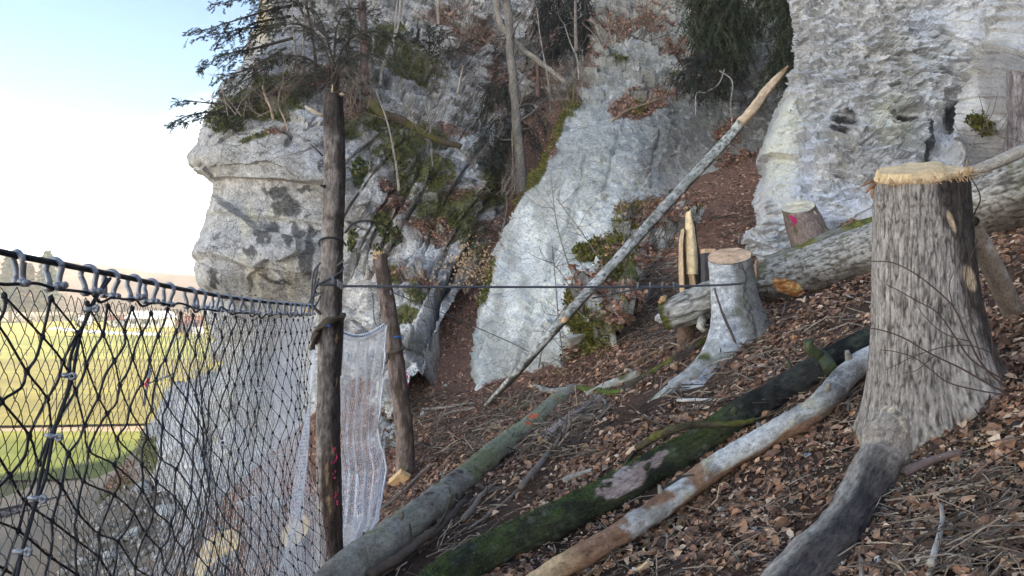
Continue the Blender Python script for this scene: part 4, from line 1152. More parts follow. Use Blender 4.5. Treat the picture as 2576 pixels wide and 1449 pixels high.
# --- short mossy log left of the silver stump
hp = [P(1668, 795, 9.4), P(1720, 778, 9.3), P(1790, 750, 9.2), P(1850, 730, 9.1)]
hl = log_thing("mossy_log", "short olive mossed log end with pale furrowed bark by the silver stump", "log", hp)
def short_col(th, l, p, up, f, bc):
    col = lerp3([0.13, 0.12, 0.10], [0.46, 0.45, 0.41], sst(-0.015, 0.008, f))
    mo = sst(0.3, 0.55, 0.42 + 0.55 * NB(bc, 4, 22) - 0.7 * np.exp(-((l - 0.36) / 0.17) ** 2) + 0.3 * sst(0.25, 0.0, l))
    return lerp3(col, lerp3(MOSSD * 0.9, MOSS * 0.9, sst(-0.3, 0.3, NB(bc, 12, 3))), mo * 0.95)
trunk("bark", hp, [0.175, 0.21, 0.22, 0.22], hl, M['bark'], short_col, disp=furrow(13, 0.03, 4, 8), nu=90, nl=130, cap=(True, True), capcol=(0.09, 0.085, 0.03), wobble=0.06, seed=24)
V1, F1 = tube([P(1660, 762, 9.3), P(1668, 752, 9.25), P(1675, 745, 9.3)], [0.03, 0.045, 0.02], 6); mesh("knot_stub", V1, F1, M['wood'], parent=hl, col=np.tile([0.55, 0.36, 0.18], (len(V1), 1)))
V1, F1 = tube([P(1768, 800, 9.12), P(1762, 822, 9.0), P(1772, 834, 9.0)], [0.055, 0.05, 0.03], 8); mesh("knot_stub", V1, F1, M['smooth_bark'], parent=hl, col=np.tile([0.50, 0.48, 0.40], (len(V1), 1)), vec=V1)

# --- fallen logs on the slope
def r_px(px, y): return px * gp(*y)[1] / F / 2
g1 = [(780, 1530, 0.174), (870, 1440, 0.170), (960, 1370, 0.167), (1070, 1285, 0.155), (1180, 1195, 0.148), (1280, 1110, 0.137), (1350, 1055, 0.126), (1402, 1008, 0.111), (1450, 976, 0.074)]
q1, r1 = gl(g1, 0.9)
lg1 = log_thing("felled_log", "long grey green log with orange paint and a rotten black underside", "log", q1)
def lg1_col(th, l, p, up, f, bc):
    n, m = NB(bc, 2.5, 4), NB(bc, 8, 14)
    fr = l / l.max()
    col = lerp3([0.21, 0.19, 0.15], [0.34, 0.33, 0.28], sst(-0.4, 0.4, n + 0.5 * m))
    col = lerp3(col, [0.22, 0.235, 0.14], 0.85 * sst(0.42, 0.58, fr + 0.1 * n) * sst(0.96, 0.82, fr) * sst(-0.3, 0.3, up))
    col = lerp3(col, [0.15, 0.155, 0.05], 0.6 * sst(0.1, 0.5, n + 0.1))
    col = lerp3(col, [0.055, 0.035, 0.026], 0.9 * sst(0.22, 0.42, m + 0.25 * NB(bc, 22, 5)) * sst(0.62, 0.48, fr) * sst(0.1, 0.3, fr))
    rot = sst(0.10, -0.25, np.sin(th) + 0.25 * n - 0.55 * sst(0.5, 0.62, fr) * (np.cos(th) > 0) + 0.3)
    col = lerp3(col, [0.028, 0.022, 0.02], rot * 0.92)
    col = lerp3(col, [0.22, 0.13, 0.06], 0.8 * rot * sst(0.1, 0.35, m) * sst(0.68, 0.8, fr))
    px = CX + p[:, 0] / p[:, 1] * F; py = CY - p[:, 2] / p[:, 1] * F
    og = sst(0.3, 0.55, blob(px + 10 * m, py + 6 * m, [(1345, 1048, 15, 7, -10), (1333, 1066, 8, 6)]) + 0.2 * NB(bc, 20, 9)) * (up > -0.35)
    return lerp3(col, [0.55, 0.13, 0.06], og * 0.9)
trunk("bark", q1, r1, lg1, M['smooth_bark'], lg1_col, disp=lambda th, l, R, bc: 0.022 * fbm(bc, 4.5, 4) + 0.006 * fbm(bc, 22, 3), nu=76, nl=240, capcol=(0.40, 0.30, 0.18), wobble=0.05, seed=31)
paint_patch(lg1, "paint_mark", [(1397, 1004), (1401, 1010), (1400, 1016), (1404, 1020)], gp(1400, 1010, 0.1)[1] - 0.12, 0.022, M['paint_pink'])

g2 = [(1010, 1545, .136), (1130, 1450, .146), (1250, 1380, .146), (1400, 1310, .146), (1540, 1240, .143), (1680, 1160, .138), (1790, 1096, .135), (1880, 1036, .135), (1970, 982, .138), (2060, 930, .140), (2150, 885, .138), (2230, 842, .136), (2330, 790, .13)]
q2, r2 = gl(g2, 0.8)
lg2 = log_thing("mossy_log", "big dark mossy log with a bare pinkish patch, wet black towards the large stump", "log", q2)
def lg2_col(th, l, p, up, f, bc):
    n, m = NB(bc, 2.5, 4), NB(bc, 9, 14)
    px = CX + p[:, 0] / p[:, 1] * F; py = CY - p[:, 2] / p[:, 1] * F
    col = lerp3([0.022, 0.025, 0.018], [0.055, 0.062, 0.032], sst(-0.4, 0.4, n + 0.6 * m))
    col = lerp3(col, [0.055, 0.085, 0.022], 0.7 * sst(0.2, 0.75, up + 0.35 * n) * sst(-0.2, 0.35, m))
    col = lerp3(col, [0.16, 0.17, 0.14], 0.6 * sst(0.15, 0.4, NB(bc, 14, 33)) * sst(-0.2, 0.3, n))
    bare = sst(0.34, 0.44, blob(px + 30 * m, py + 14 * m, [(1570, 1218, 75, 34, -28), (1640, 1165, 60, 16, -30)]) + 0.3 * m - 0.12)
    bare = np.maximum(bare, 0.0) * (up > 0.05)
    col = lerp3(col, lerp3([0.25, 0.19, 0.17], [0.36, 0.29, 0.27], sst(-0.3, 0.3, n)), bare)
    wet = sst(1800, 1880, px + 50 * m)
    col = lerp3(col, lerp3([0.013, 0.013, 0.013], [0.045, 0.046, 0.044], sst(-0.2, 0.5, m)), wet * .92)
    col = lerp3(col, [0.06, 0.075, 0.05], wet * .6 * sst(.15, .4, NB(bc, 9, 6)))
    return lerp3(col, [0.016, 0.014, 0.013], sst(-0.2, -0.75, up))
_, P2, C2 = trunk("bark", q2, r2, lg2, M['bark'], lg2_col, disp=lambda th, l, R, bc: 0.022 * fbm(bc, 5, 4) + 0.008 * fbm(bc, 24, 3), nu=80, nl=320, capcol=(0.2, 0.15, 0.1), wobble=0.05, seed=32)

g3 = [(1300, 1510, 0.077), (1400, 1440, 0.083), (1540, 1360, 0.086), (1680, 1268, 0.090), (1800, 1180, 0.093), (1930, 1105, 0.096), (2050, 1035, 0.099), (2120, 960, 0.096), (2185, 905, 0.090), (2290, 860, 0.083)]
q3, r3 = gl(g3, 1.05)
q3 = q3 + np.array([0, -0.03, 0.03])
lg3 = log_thing("peeled_log", "long crooked white barked log, peeled to brown wood at its lower end", "log", q3)
def lg3_col(th, l, p, up, f, bc):
    n, m = NB(bc, 3.5, 4), NB(bc, 10, 14)
    fr = l / l.max()
    white = lerp3([0.28, 0.275, 0.25], [0.52, 0.525, 0.50], sst(-0.35, 0.35, n + 0.5 * m))
    white = lerp3(white, [0.12, 0.12, 0.12], 0.75 * sst(0.22, 0.36, NB(bc, 7, 44) + 0.08 * sst(0.7, 0.9, fr)) * sst(0.45, 0.8, fr))
    white = lerp3(white, [0.46, 0.42, 0.26], 0.7 * sst(0.15, 0.4, NB(bc, 8, 71)) * sst(0.6, 0.4, np.abs(fr - 0.5) * 2))
    brown = lerp3([0.17, 0.095, 0.055], [0.30, 0.18, 0.11], sst(-0.4, 0.4, NB(bc * np.array([1, 1, .2]), 14, 3)))
    brown = lerp3(brown, [0.62, 0.44, 0.24], 0.9 * sst(0.16, 0.06, fr + 0.08 * n) * sst(-0.4, 0.3, n + 0.4 * up))
    peel = sst(0.02, -0.02, (fr - 0.40) + 0.20 * n + 0.06 * m)
    peel = np.maximum(peel, sst(0.0, -0.25, up + 0.5 * n - 0.05) * sst(1.0, 0.6, fr))
    peel = peel * (1 - sst(0.14, 0.3, NB(bc, 5, 91)) * sst(0.1, 0.3, fr) * (fr < 0.36))
    col = lerp3(white, brown, peel)
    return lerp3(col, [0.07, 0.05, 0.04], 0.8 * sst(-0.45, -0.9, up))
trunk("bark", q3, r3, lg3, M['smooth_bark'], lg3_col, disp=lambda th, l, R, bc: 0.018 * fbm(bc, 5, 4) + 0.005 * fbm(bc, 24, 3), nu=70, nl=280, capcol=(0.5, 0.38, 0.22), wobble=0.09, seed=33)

V1, F1 = tube(catmull([gp(2090, 930, .22), gp(2062, 902, .25) + [0, -.08, .02], P(2040, 880, gp(2062, 902, .25)[1] - .12), P(2032, 858, gp(2062, 902, .25)[1] - .14)], 12), np.linspace(0.060, 0.036, 12), 14)
mesh("branch_stub", V1, F1, M['wet_bark'], parent=lg2, col=lerp3([0.04, 0.055, 0.025], [0.08, 0.10, 0.04], sst(-.3, .3, fbm(V1, 9, 3))), vec=V1)

g5 = [(1362, 1108, 0.071), (1410, 1075, 0.075), (1460, 1040, 0.075), (1510, 1004, 0.071)]
q5, r5 = gl(g5, 0.9)
lg5 = log_thing("felled_log", "short brown furrowed log lying beside the upper end of the grey green log", "log", q5)
trunk("bark", q5, r5, lg5, M['bark'], bark_col((0.34, 0.29, 0.26), (0.11, 0.085, 0.07), amp=0.012), disp=furrow(30, 0.012, 6, 2), nu=60, nl=110, capcol=(0.55, 0.36, 0.22), wobble=0.03, seed=35)
g6 = [(1455, 978, .05), (1500, 985, .055), (1540, 990, .05), (1565, 985, .045)]
q6, r6 = gl(g6, 1.1)
lg6 = log_thing("mossy_branch", "bright green mossy branch at the upper tip of the grey green log", "branch", q6)
trunk("bark", q6, r6, lg6, M['bark'], bark_col((0.1, 0.1, 0.05), (0.06, 0.06, 0.03), moss=0.8, amp=0, mc=np.array([0.13, 0.18, 0.03])), disp=plainish(0.02, 14), nu=24, nl=40, seed=36)
q7, r7 = gl([(1480, 995, .06), (1540, 968, .065), (1608, 944, .065)], 1.0)
lg7 = log_thing("branch_log", "pale lichened branch log with a round sawn end in mid slope", "log", q7)
trunk("bark", q7, r7, lg7, M['smooth_bark'], bark_col((0.36, 0.35, 0.30), (0.2, 0.18, 0.14), amp=0, lichen=0.6, moss=0.2), nu=30, nl=50, capcol=(0.72, 0.50, 0.27), seed=37)
q8, r8 = gl([(1345, 972, .045), (1390, 985, .05), (1440, 975, .05)], 1.0)
lg8 = log_thing("branch_log", "small pale log with a fresh yellow torn tip below the birch foot", "log", q8)
trunk("bark", q8, r8, lg8, M['smooth_bark'], bark_col((0.36, 0.35, 0.30), (0.2, 0.18, 0.14), amp=0, lichen=0.6), nu=24, nl=40, capcol=(0.72, 0.55, 0.27), seed=38)
V1, F1 = tube([gp(1350, 975, .05), gp(1335, 971, .05), gp(1325, 974, .04)], [0.035, 0.02, 0.006], 6); mesh("torn_tip", V1, F1, M['wood'], parent=lg8, col=np.tile([0.75, 0.58, 0.28], (len(V1), 1)))
q9, r9 = gl([(1560, 1075 - 90, .05), (1650, 935, .06), (1740, 885, .065), (1790, 850, .06)], 0.9)
lg9 = log_thing("mossy_branch", "dark mossy branch running down slope from the foot of the silver stump", "branch", q9)
trunk("bark", q9, r9, lg9, M['bark'], bark_col((0.08, 0.065, 0.05), (0.04, 0.035, 0.03), moss=0.3, amp=0, mossdir=.1), disp=plainish(0.015, 14), nu=24, nl=70, seed=39, wobble=0.15)
q10, r10 = gl([(880, 1345, .12), (905, 1320, .12), (925, 1306, .12)], 0.9)
lgA = log_thing("felled_log", "short pale log end draped by the foot of the silver net", "log", q10)
trunk("bark", q10, r10, lgA, M['smooth_bark'], bark_col((0.42, 0.40, 0.36), (0.25, 0.22, 0.18), amp=0), nu=30, nl=30, capcol=(0.5, 0.42, 0.3), seed=40)
qB, rB = gl([(1545, 1145, .05), (1580, 1142 - 40, .05), (1680, 1070, .05), (1760, 1055, .045), (1900, 1058, .03)], 2.6)
qB = np.array([gp(1570, 1160, .06), gp(1600, 1128, .10), P(1680, 1085, q2[5][1] - .1), P(1760, 1068, q2[6][1] - .15), P(1850, 1066, q2[6][1] - .15), P(1930, 1050, q2[7][1] - .12)])
lgB = log_thing("mossy_branch", "olive moss furred branch with a fresh slanting cut lying over the big moss covered log", "branch", qB)
trunk("bark", qB[1:], [.034, .034, .032, .026, .012], lgB, M['bark'], bark_col((0.1, 0.085, 0.05), (0.05, 0.04, 0.03), moss=0.5, amp=0), disp=plainish(0.010, 20), nu=20, nl=90, capcol=(0.72, 0.50, 0.30), wobble=.1, seed=41)
V1, F1 = tube([qB[1] + [0.02, -.02, 0.02], qB[1] + [-0.05, -.03, -0.02], qB[1] + [-.10, -.03, -0.05]], [0.036, 0.03, 0.008], 8); mesh("cut_face", V1, F1, M['wood'], parent=lgB, col=np.tile([0.76, 0.56, 0.36], (len(V1), 1)))
for pts, r in (([(1600, 1128), (1575, 1165), (1558, 1200), (1548, 1215)], .02), ([(1690, 1078), (1640, 1060), (1600, 1030), (1570, 1010)], .008), ([(1800, 1068), (1790, 1110), (1775, 1140)], .009), ([(1900, 1055), (1960, 1035), (2010, 1010)], .008)):
    V1, F1 = tube(catmull([gp(x, y, .1) if y > 1000 else gp(x, y, .05) for x, y in pts], 14), np.linspace(r, r * .5, 14), 6); mesh("side_branch", V1, F1, M['twig'], parent=lgB, col=np.tile([0.09, 0.08, 0.045], (len(V1), 1)))

# --- the leaning birch
bb = [gp(1222, 1022, 0.0), P(1300, 938, 11.9), P(1420, 800, 11.6), P(1560, 645, 12.2), P(1700, 490, 13.0), P(1830, 350, 13.7), P(1872, 300, 13.75)]
bi = thing("leaning_birch", "lichen spotted birch trunk leaning across to the rock wall with a long fresh torn top", "tree trunk", bb[0])
def birch_col(th, l, p, up, f, bc):
    n, m = NB(bc, 4, 4), NB(bc, 11, 14)
    col = lerp3([0.34, 0.335, 0.29], [0.58, 0.575, 0.52], sst(-0.35, 0.3, n + m))
    col = lerp3(col, [0.10, 0.095, 0.075], 0.8 * sst(0.10, 0.26, NB(bc, 26, 24)))
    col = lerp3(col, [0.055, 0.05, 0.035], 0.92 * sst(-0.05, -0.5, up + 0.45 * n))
    return lerp3(col, [0.09, 0.10, 0.03], 0.6 * sst(0.2, 0.45, n) * sst(0.5, 0.9, l / l.max()))
trunk("bark", bb, [.045, .065, .078, .085, .090, .093, .092], bi, M['smooth_bark'], birch_col, disp=plainish(0.008, 9), nu=36, nl=260, cap=(True, True), wobble=.06, seed=51)
tw = [P(1862, 310, 13.7), P(1890, 280, 13.7), P(1925, 232, 13.75), P(1950, 203, 13.8), P(1970, 180, 13.85), P(1982, 166, 13.9)]
o, tP, tC = trunk("torn_wood", tw, [.09, .088, .080, .066, .042, .012], bi, M['wood'], lambda th, l, p, up, f, bc: lerp3(np.array([0.66, 0.50, 0.33]) * (1 + .3 * NB(bc * np.array([1, 1, .15]), 14, 3))[:, None], [0.30, 0.17, 0.09], np.maximum(0.7 * sst(.72, .9, l / l.max()), .85 * sst(-0.1, -.5, up))),
      disp=furrow(40, 0.03, 12, 3), nu=30, nl=60, cap=(False, False), wobble=.1, seed=52)
V1, F1 = tube([P(1424, 802, 11.55), P(1417, 806, 11.45)], [0.05, 0.045], 12); mesh("sawn_knot", V1, F1, M['wood'], parent=bi, col=np.tile([0.75, 0.50, 0.28], (len(V1), 1)))

# --- posts left standing as net supports
mpY = 7.3
mpp = [P(832, 1540, mpY), P(829, 1300, mpY), P(826, 1100, mpY), P(828, 900, mpY), P(834, 700, mpY), P(840, 500, mpY), P(842, 400, mpY), P(838, 240, mpY)]
post = thing("net_post", "tall topped trunk serving as net post, dark bark worn off and dotted with pink paint", "post", gp(830, 1480))
def post_col(th, l, p, up, f, bc):
    px = CX + p[:, 0] / p[:, 1] * F; py = CY - p[:, 2] / p[:, 1] * F
    n, m = NB(bc, 4, 4), NB(bc, 14, 14)
    a = (th + math.pi) % (2 * math.pi) - math.pi            # -pi/2 faces the viewer, 0 the hill
    col = lerp3([0.10, 0.082, 0.066], [0.36, 0.31, 0.265], sst(-0.012, 0.010, f + 0.012 * m))
    col = lerp3(col, [0.40, 0.38, 0.36], 0.55 * sst(0.1, 0.35, NB(bc * np.array([1, 1, .5]), 20, 31)) * sst(-1.3, -2.2, a + .4 * n))
    dk = sst(-1.35, -0.75, a + .45 * n)
    col = lerp3(col, [0.040, 0.030, 0.025], dk * .85)
    col = lerp3(col, [0.045, 0.036, 0.03], .8 * sst(340, 300, py + 60 * n))
    strip = sst(1080, 1180, py + 60 * n) * sst(0.95, .6, np.abs(a + 1.15 + .2 * n)) * sst(1420, 1350, py)
    col = lerp3(col, lerp3([0.055, 0.038, 0.028], [0.15, 0.095, 0.065], sst(-.3, .3, NB(bc * np.array([1, 1, .2]), 18, 8))), strip * .9)
    col = lerp3(col, [0.40, 0.27, 0.14], .8 * sst(.4, .7, blob(px + 8 * m, py + 14 * m, [(822, 1190, 5, 40), (830, 1270, 5, 30), (846, 960, 3, 16), (845, 850, 3, 16), (835, 1130, 3, 12), (848, 1230, 3, 10)])))
    return lerp3(col, [0.42, 0.25, 0.10], .8 * sst(.4, .8, blob(px + 4 * m, py, [(806, 662, 6, 9)])))
trunk("bark", mpp, [.132, .124, .116, .108, .106, .104, .101, .098], post, M['bark'], post_col, disp=furrow(60, 0.009, 6, 5), nu=72, nl=320, cap=(False, True), capcol=(0.35, 0.28, 0.18), upright=True, wobble=.05, seed=61)
for a_, b_ in (((836, 235), (836, 212)), ((852, 238), (864, 234)), ((858, 240), (866, 238))):
    V1, F1 = tube([P(*a_, 7.25), P(*b_, 7.22)], [0.012, 0.004], 5); mesh("splinter", V1, F1, M['wood'], parent=post, col=np.tile([0.75, 0.62, 0.40], (len(V1), 1)))
for px_ in ([(842, 1128), (840, 1134)], [(846, 1144), (847, 1151), (845, 1158), (841, 1163), (835, 1164)], [(844, 1186), (838, 1192), (842, 1202)], [(844, 1238), (845, 1245), (843, 1251)], [(848, 1262), (849, 1268)]):
    paint_patch(post, "paint_mark", px_, mpY - 0.125, 0.012, M['paint_pink'])
for pts, r in (([(812, 392), (796, 376), (780, 362)], .008), ([(818, 470), (812, 468), (806, 466)], .02), ([(812, 292), (792, 280), (772, 270)], .018)):
    V1, F1 = tube([P(x, y, 7.18) for x, y in pts], np.linspace(r, r * .5, 3), 6); mesh("branch_stub", V1, F1, M['wood'] if r == .018 else M['twig'], parent=post, col=np.tile([0.6, 0.5, 0.34] if r == .018 else [0.04, 0.032, 0.028], (len(V1), 1)))
for pts in ([(806, 700), (790, 715), (776, 730)],):
    pass

tpY = 11.6
tpp = [P(1020, 1200, tpY), P(1017, 1080, tpY), P(1002, 960, tpY), P(985, 830, tpY), P(968, 720, tpY), P(955, 640, tpY)]
tpost = thing("net_post", "thin leaning brown trunk with a shattered pale top, second net post", "post", gp(1014, 1130))
def tp_col(th, l, p, up, f, bc):
    a = (th + math.pi) % (2 * math.pi) - math.pi
    col = lerp3([0.10, 0.07, 0.055], [0.26, 0.20, 0.165], sst(-0.3, 0.3, NB(bc * np.array([1, 1, .3]), 14, 4)))
    col = lerp3(col, [0.07, 0.05, 0.04], .7 * sst(-.9, -.3, a + .3 * NB(bc, 5, 8)))
    return lerp3(col, [0.09, 0.09, 0.035], .5 * sst(.2, .5, NB(bc, 6, 8)))
trunk("bark", tpp, [.155, .14, .135, .13, .118, .105], tpost, M['bark'], tp_col, disp=plainish(0.012, 9), nu=50, nl=160, cap=(False, True), capcol=(0.70, 0.48, 0.25), upright=True, wobble=.04, seed=62)
tops = P(955, 640, tpY)
pr = []
for k in range(46):
    an = rng.uniform(0, 6.28); rr_ = .1 * math.sqrt(rng.uniform(0, 1))
    q = tops + [math.cos(an) * rr_, math.sin(an) * rr_, -.02]
    pr.append(tube([q, q + [rng.normal(-.01, .025), rng.normal(0, .02), rng.uniform(.02, .09)]], [.014, .003], 4))
V1, F1 = join(pr); mesh("splinters", V1, F1, M['wood'], parent=tpost, col=np.tile([0.76, 0.52, 0.28], (len(V1), 1)), smooth=False)
V1, F1 = tube([P(937, 646, 11.55), P(950, 650, 11.5)], [.01, .03], 5); mesh("splinter", V1, F1, M['wood'], parent=tpost, col=np.tile([0.72, 0.5, 0.27], (len(V1), 1)))
paint_patch(tpost, "paint_mark", [(1022, 938), (1024, 946), (1026, 955), (1027, 966), (1025, 950)], tpY - .07, .02, M['paint_pink'])
V1, F1 = tube([P(990, 848, tpY - .13), P(1002, 847, tpY - .14), P(1010, 847, tpY - .1)], .012, 6); mesh("tape", V1, F1, M['paint_blue'], parent=tpost)

# --- two sawn stumps behind the net
for nm, (cx_, cy_), wpx, hpx, Yd, kt, sd in (("freshly sawn yellow stump seen through the net, left of the pair", (544, 1392), 108, 120, 12.2, .75, 71), ("freshly sawn yellow stump seen through the net, close by the tall net post", (742, 1338), 72, 130, 9.6, .75, 72)):
    st_ = thing("tree_stump", nm, "stump", P(cx_, cy_ + hpx, Yd), "sawn stumps behind the net")
    a0, a1 = P(cx_, cy_ + hpx, Yd), P(cx_, cy_, Yd)
    R_ = wpx / 2 * Yd / F
    trunk("bark", [a0, (a0 + a1) / 2, a1], [R_ * 1.3, R_ * 1.02, R_], st_, M['bark'], bark_col((0.20, 0.165, 0.14), (0.07, 0.055, 0.05), amp=0.02), disp=furrow(14, 0.02, 5, sd), nu=70, nl=50, cap=(False, True), capcol=(0.84, 0.62, 0.32), upright=True, wobble=.03, top=tilt_top(kt, 0.28, Yd, a1[0], dep=.4), seed=sd)

def stubs(parent, q, r, spec, tone):
    c = catmull(q, 60); R = np.interp(np.linspace(0, 1, 60), np.linspace(0, 1, len(r)), r)
    for f, an, ln, w in spec:
        i = int(f * 59); t = c[min(i + 1, 59)] - c[max(i - 1, 0)]; t /= np.linalg.norm(t)
        e2 = ZUP - t[2] * t; e2 /= np.linalg.norm(e2); e1 = np.cross(e2, t)
        d = math.cos(an) * e1 + math.sin(an) * e2 + .35 * t
        p0 = c[i] + d * R[i] * .75
        V1, F1 = tube([p0, p0 + d * (.05 + ln * .4), p0 + d * (.05 + ln)], [w * 1.6, w, w * .8], 9)
        V1 = V1 + .004 * np.stack([fbm(V1, 30, 2, off=k) for k in range(3)], 1)
        mesh("branch_stub", V1, F1, M['smooth_bark'], parent=parent, col=np.array(tone) * (1 + .3 * fbm(V1, 20, 3))[:, None], vec=V1)
stubs(lg1, q1, r1, ((.30, 1.9, .03, .02), (.45, 1.0, .05, .016), (.62, 2.2, .03, .018), (.78, .8, .10, .012)), (.20, .18, .14))
stubs(lg2, q2, r2, ((.22, 1.7, .02, .022), (.38, 2.4, .04, .02), (.55, 2.2, .02, .024), (.7, 1.2, .06, .016)), (.06, .065, .035))
stubs(lg3, q3, r3, ((.33, 1.3, .02, .016), (.55, .7, .03, .014), (.70, 1.9, .03, .018), (.82, 1.4, .04, .022)), (.30, .28, .24))
r_ = np.random.default_rng(44)
up2 = (P2 - C2[:, None, :]); nr2 = up2 / np.linalg.norm(up2, axis=2)[..., None]
fl, fn = P2.reshape(-1, 3), nr2.reshape(-1, 3)
px2, py2 = CX + fl[:, 0] / fl[:, 1] * F, CY - fl[:, 2] / fl[:, 1] * F
okm = np.where((px2 < 1830) & (fn[:, 2] > -.15) & (fbm(fl, 5, 3, off=77) > -.12) & (blob(px2, py2, [(1570, 1218, 75, 34, -28), (1640, 1165, 60, 16, -30)]) < .3))[0]
k = r_.choice(okm, 9000); nb = len(k)
d_ = fn[k] + r_.normal(0, .5, (nb, 3)); d_ /= np.linalg.norm(d_, axis=1)[:, None]
b_ = np.cross(d_, r_.normal(0, 1, (nb, 3))); b_ /= np.linalg.norm(b_, axis=1)[:, None]
L_ = r_.uniform(.006, .020, nb)[:, None]; p0_ = fl[k] + r_.normal(0, .004, (nb, 3))
Vm = np.stack([p0_ - b_ * L_ * .3, p0_ + b_ * L_ * .3, p0_ + d_ * L_], 1).reshape(-1, 3)
tag(mesh("moss_tufts", Vm, np.arange(nb * 3).reshape(-1, 3), M['needle'], parent=lg2, col=np.repeat(np.array([[.075, .105, .028]]) * r_.uniform(.4, 1.5, (nb, 1)), 3, 0), smooth=False), kind="stuff")

# ---------------------------------------------------------------- rope net with its shackles
rope_px = [(-120, 600, 2.02), (0, 633, 2.18), (140, 662, 2.42), (285, 691, 2.84), (430, 722, 3.46), (515, 738, 4.0), (600, 752, 4.65), (700, 763, 5.7), (790, 770, 7.05)]
rope_pts = catmull([P(*q) for q in rope_px], 260)
rl = np.concatenate([[0], np.cumsum(np.linalg.norm(np.diff(rope_pts, axis=0), axis=1))])
RL = rl[-1]
def rope_at(s):
    s = np.asarray(s, float)
    return np.stack([np.interp(s, rl, rope_pts[:, k]) for k in range(3)], -1)
rope_sx = CX + rope_pts[:, 0] / rope_pts[:, 1] * F
def s_of_px(x): return float(np.interp(x, rope_sx, rl))

V1, F1 = tube(rope_pts, 0.0105, 8)
tag(mesh("wire_rope", V1, F1, M['rope']), "taut black wire rope carrying the shackles along the top of the net", "wire rope")

# a bow shackle, built once and copied along the rope
def make_shackle():
    root = thing("bow_shackle", "x", "shackle", (0, 0, 0), "shackles along the net's top rope")
    an = np.linspace(-0.62, math.pi + 0.62, 22)
    bow = np.stack([0.030 * np.cos(an), np.zeros(22), 0.030 * np.sin(an) - 0.012], 1)
    bow = np.vstack([[0.0185, 0, -0.078], [0.018, 0, -0.060], [0.020, 0, -0.045], bow, [-0.020, 0, -0.045], [-0.018, 0, -0.060], [-0.0185, 0, -0.078]])
    V1, F1 = tube(catmull(bow, 60), 0.0093, 10); mesh("bow", V1, F1, M['zinc'], parent=root)
    for s in (-1, 1):
        V1, F1 = tube([[s * 0.010, 0, -0.074], [s * 0.027, 0, -0.074]], 0.0135, 12); mesh("eye", V1, F1, M['zinc'], parent=root)
    V1, F1 = tube([[-0.036, 0, -0.074], [0.036, 0, -0.074]], 0.0072, 10); mesh("pin", V1, F1, M['zinc'], parent=root)
    V1, F1 = tube([[0.034, 0, -0.074], [0.044, 0, -0.074]], 0.012, 6); mesh("pin_head", V1, F1, M['zinc'], parent=root)
    return root
def copy_tree(o, parent=None):
    c = o.copy(); COL.objects.link(c); c.parent = parent
    for ch in [x for x in bpy.data.objects if x.parent == o]:
        copy_tree(ch, c)
    return c
shk = make_shackle()
sh_px = [45, 135, 222, 280, 335, 380, 425, 478, 505, 543, 570, 598, 622, 645, 668, 688, 706, 722, 736, 749, 760, 770, 780]
ords = "first second third fourth fifth sixth seventh eighth ninth tenth eleventh twelfth thirteenth fourteenth fifteenth sixteenth seventeenth eighteenth nineteenth twentieth twenty-first twenty-second twenty-third".split()
kids = [x for x in bpy.data.objects if x.parent == shk]
for k, x in enumerate(sh_px):
    if k == 0: o = shk
    else:
        o = shk.copy(); COL.objects.link(o)
        for ch in kids:
            c = ch.copy(); COL.objects.link(c); c.parent = o
    p_ = rope_at(s_of_px(x))
    o.location = p_ + np.array([0, 0, -0.006])
    o.rotation_euler = (rng.uniform(-.15, .15), rng.uniform(-.2, .2), math.radians(rng.uniform(-35, 5)))
    o["label"] = f"grey bow shackle on the net's top rope, {ords[k]} from the frame edge towards the post"

# the net itself: heavy rope diamonds backed by fine wire mesh
net = thing("rockfall_net", "black rope net over fine wire mesh hanging from the shackled rope beside the valley", "net", rope_at(RL * .5) - [0, 0, 2.6])
def net_pt(s, t, layer=0.0):
    """s along the rope, t metres below it"""
    s = np.asarray(s, float); t = np.asarray(t, float)
    p_ = rope_at(np.clip(s, 0, RL))
    p_[..., 2] -= 0.10 + t
    q = np.stack([s * 1.2, t * 1.2, t * 0 + layer], -1).reshape(-1, 3)
    w = fbm(q, 1.0, 3, off=5).reshape(s.shape); w2 = fbm(q, 1.6, 3, off=25).reshape(s.shape)
    k = sst(0.0, 0.6, t)
    p_[..., 0] += (0.10 * w + layer) * k - 0.04 * k
    p_[..., 1] += 0.08 * w2 * k
    # the low end gathers towards the foot of the post
    e = sst(2.4, RL, s) * sst(1.1, 2.6, t)
    p_[..., 0] += 0.30 * e
    return p_
DA, DB = 0.20, 0.108
nrow = 29
def node_st(i, j):
    return i * DA - j * 0.063 + 0.0, j * DB + 0.02
def jit(i, j):
    return (hash01(i, j, np.asarray(i) * 0 + 1) - .5) * 0.05, (hash01(i, j, np.asarray(i) * 0 + 2) - .5) * 0.04
def node(i, j):
    s, t = node_st(np.asarray(i, float), np.asarray(j, float)); a, b = jit(np.asarray(i), np.asarray(j))
    return s + a, t + b
imax = int((RL + nrow * .063) / DA) + 2
nodes, nodeS = {}, {}
ii, jj = np.meshgrid(np.arange(0, imax), np.arange(0, nrow), indexing='ij')
S_, T_ = node(ii.ravel(), jj.ravel())
PT = net_pt(S_, T_)
for a, b, s, p_ in zip(ii.ravel(), jj.ravel(), S_, PT):
    if -0.01 < s < RL - 0.05: nodes[(a, b)] = p_
strands = {}
for (a, b), p_ in nodes.items():
    strands.setdefault(('x', a), []).append((b, p_))
    strands.setdefault(('y', a - b), []).append((b, p_))
st_list = []
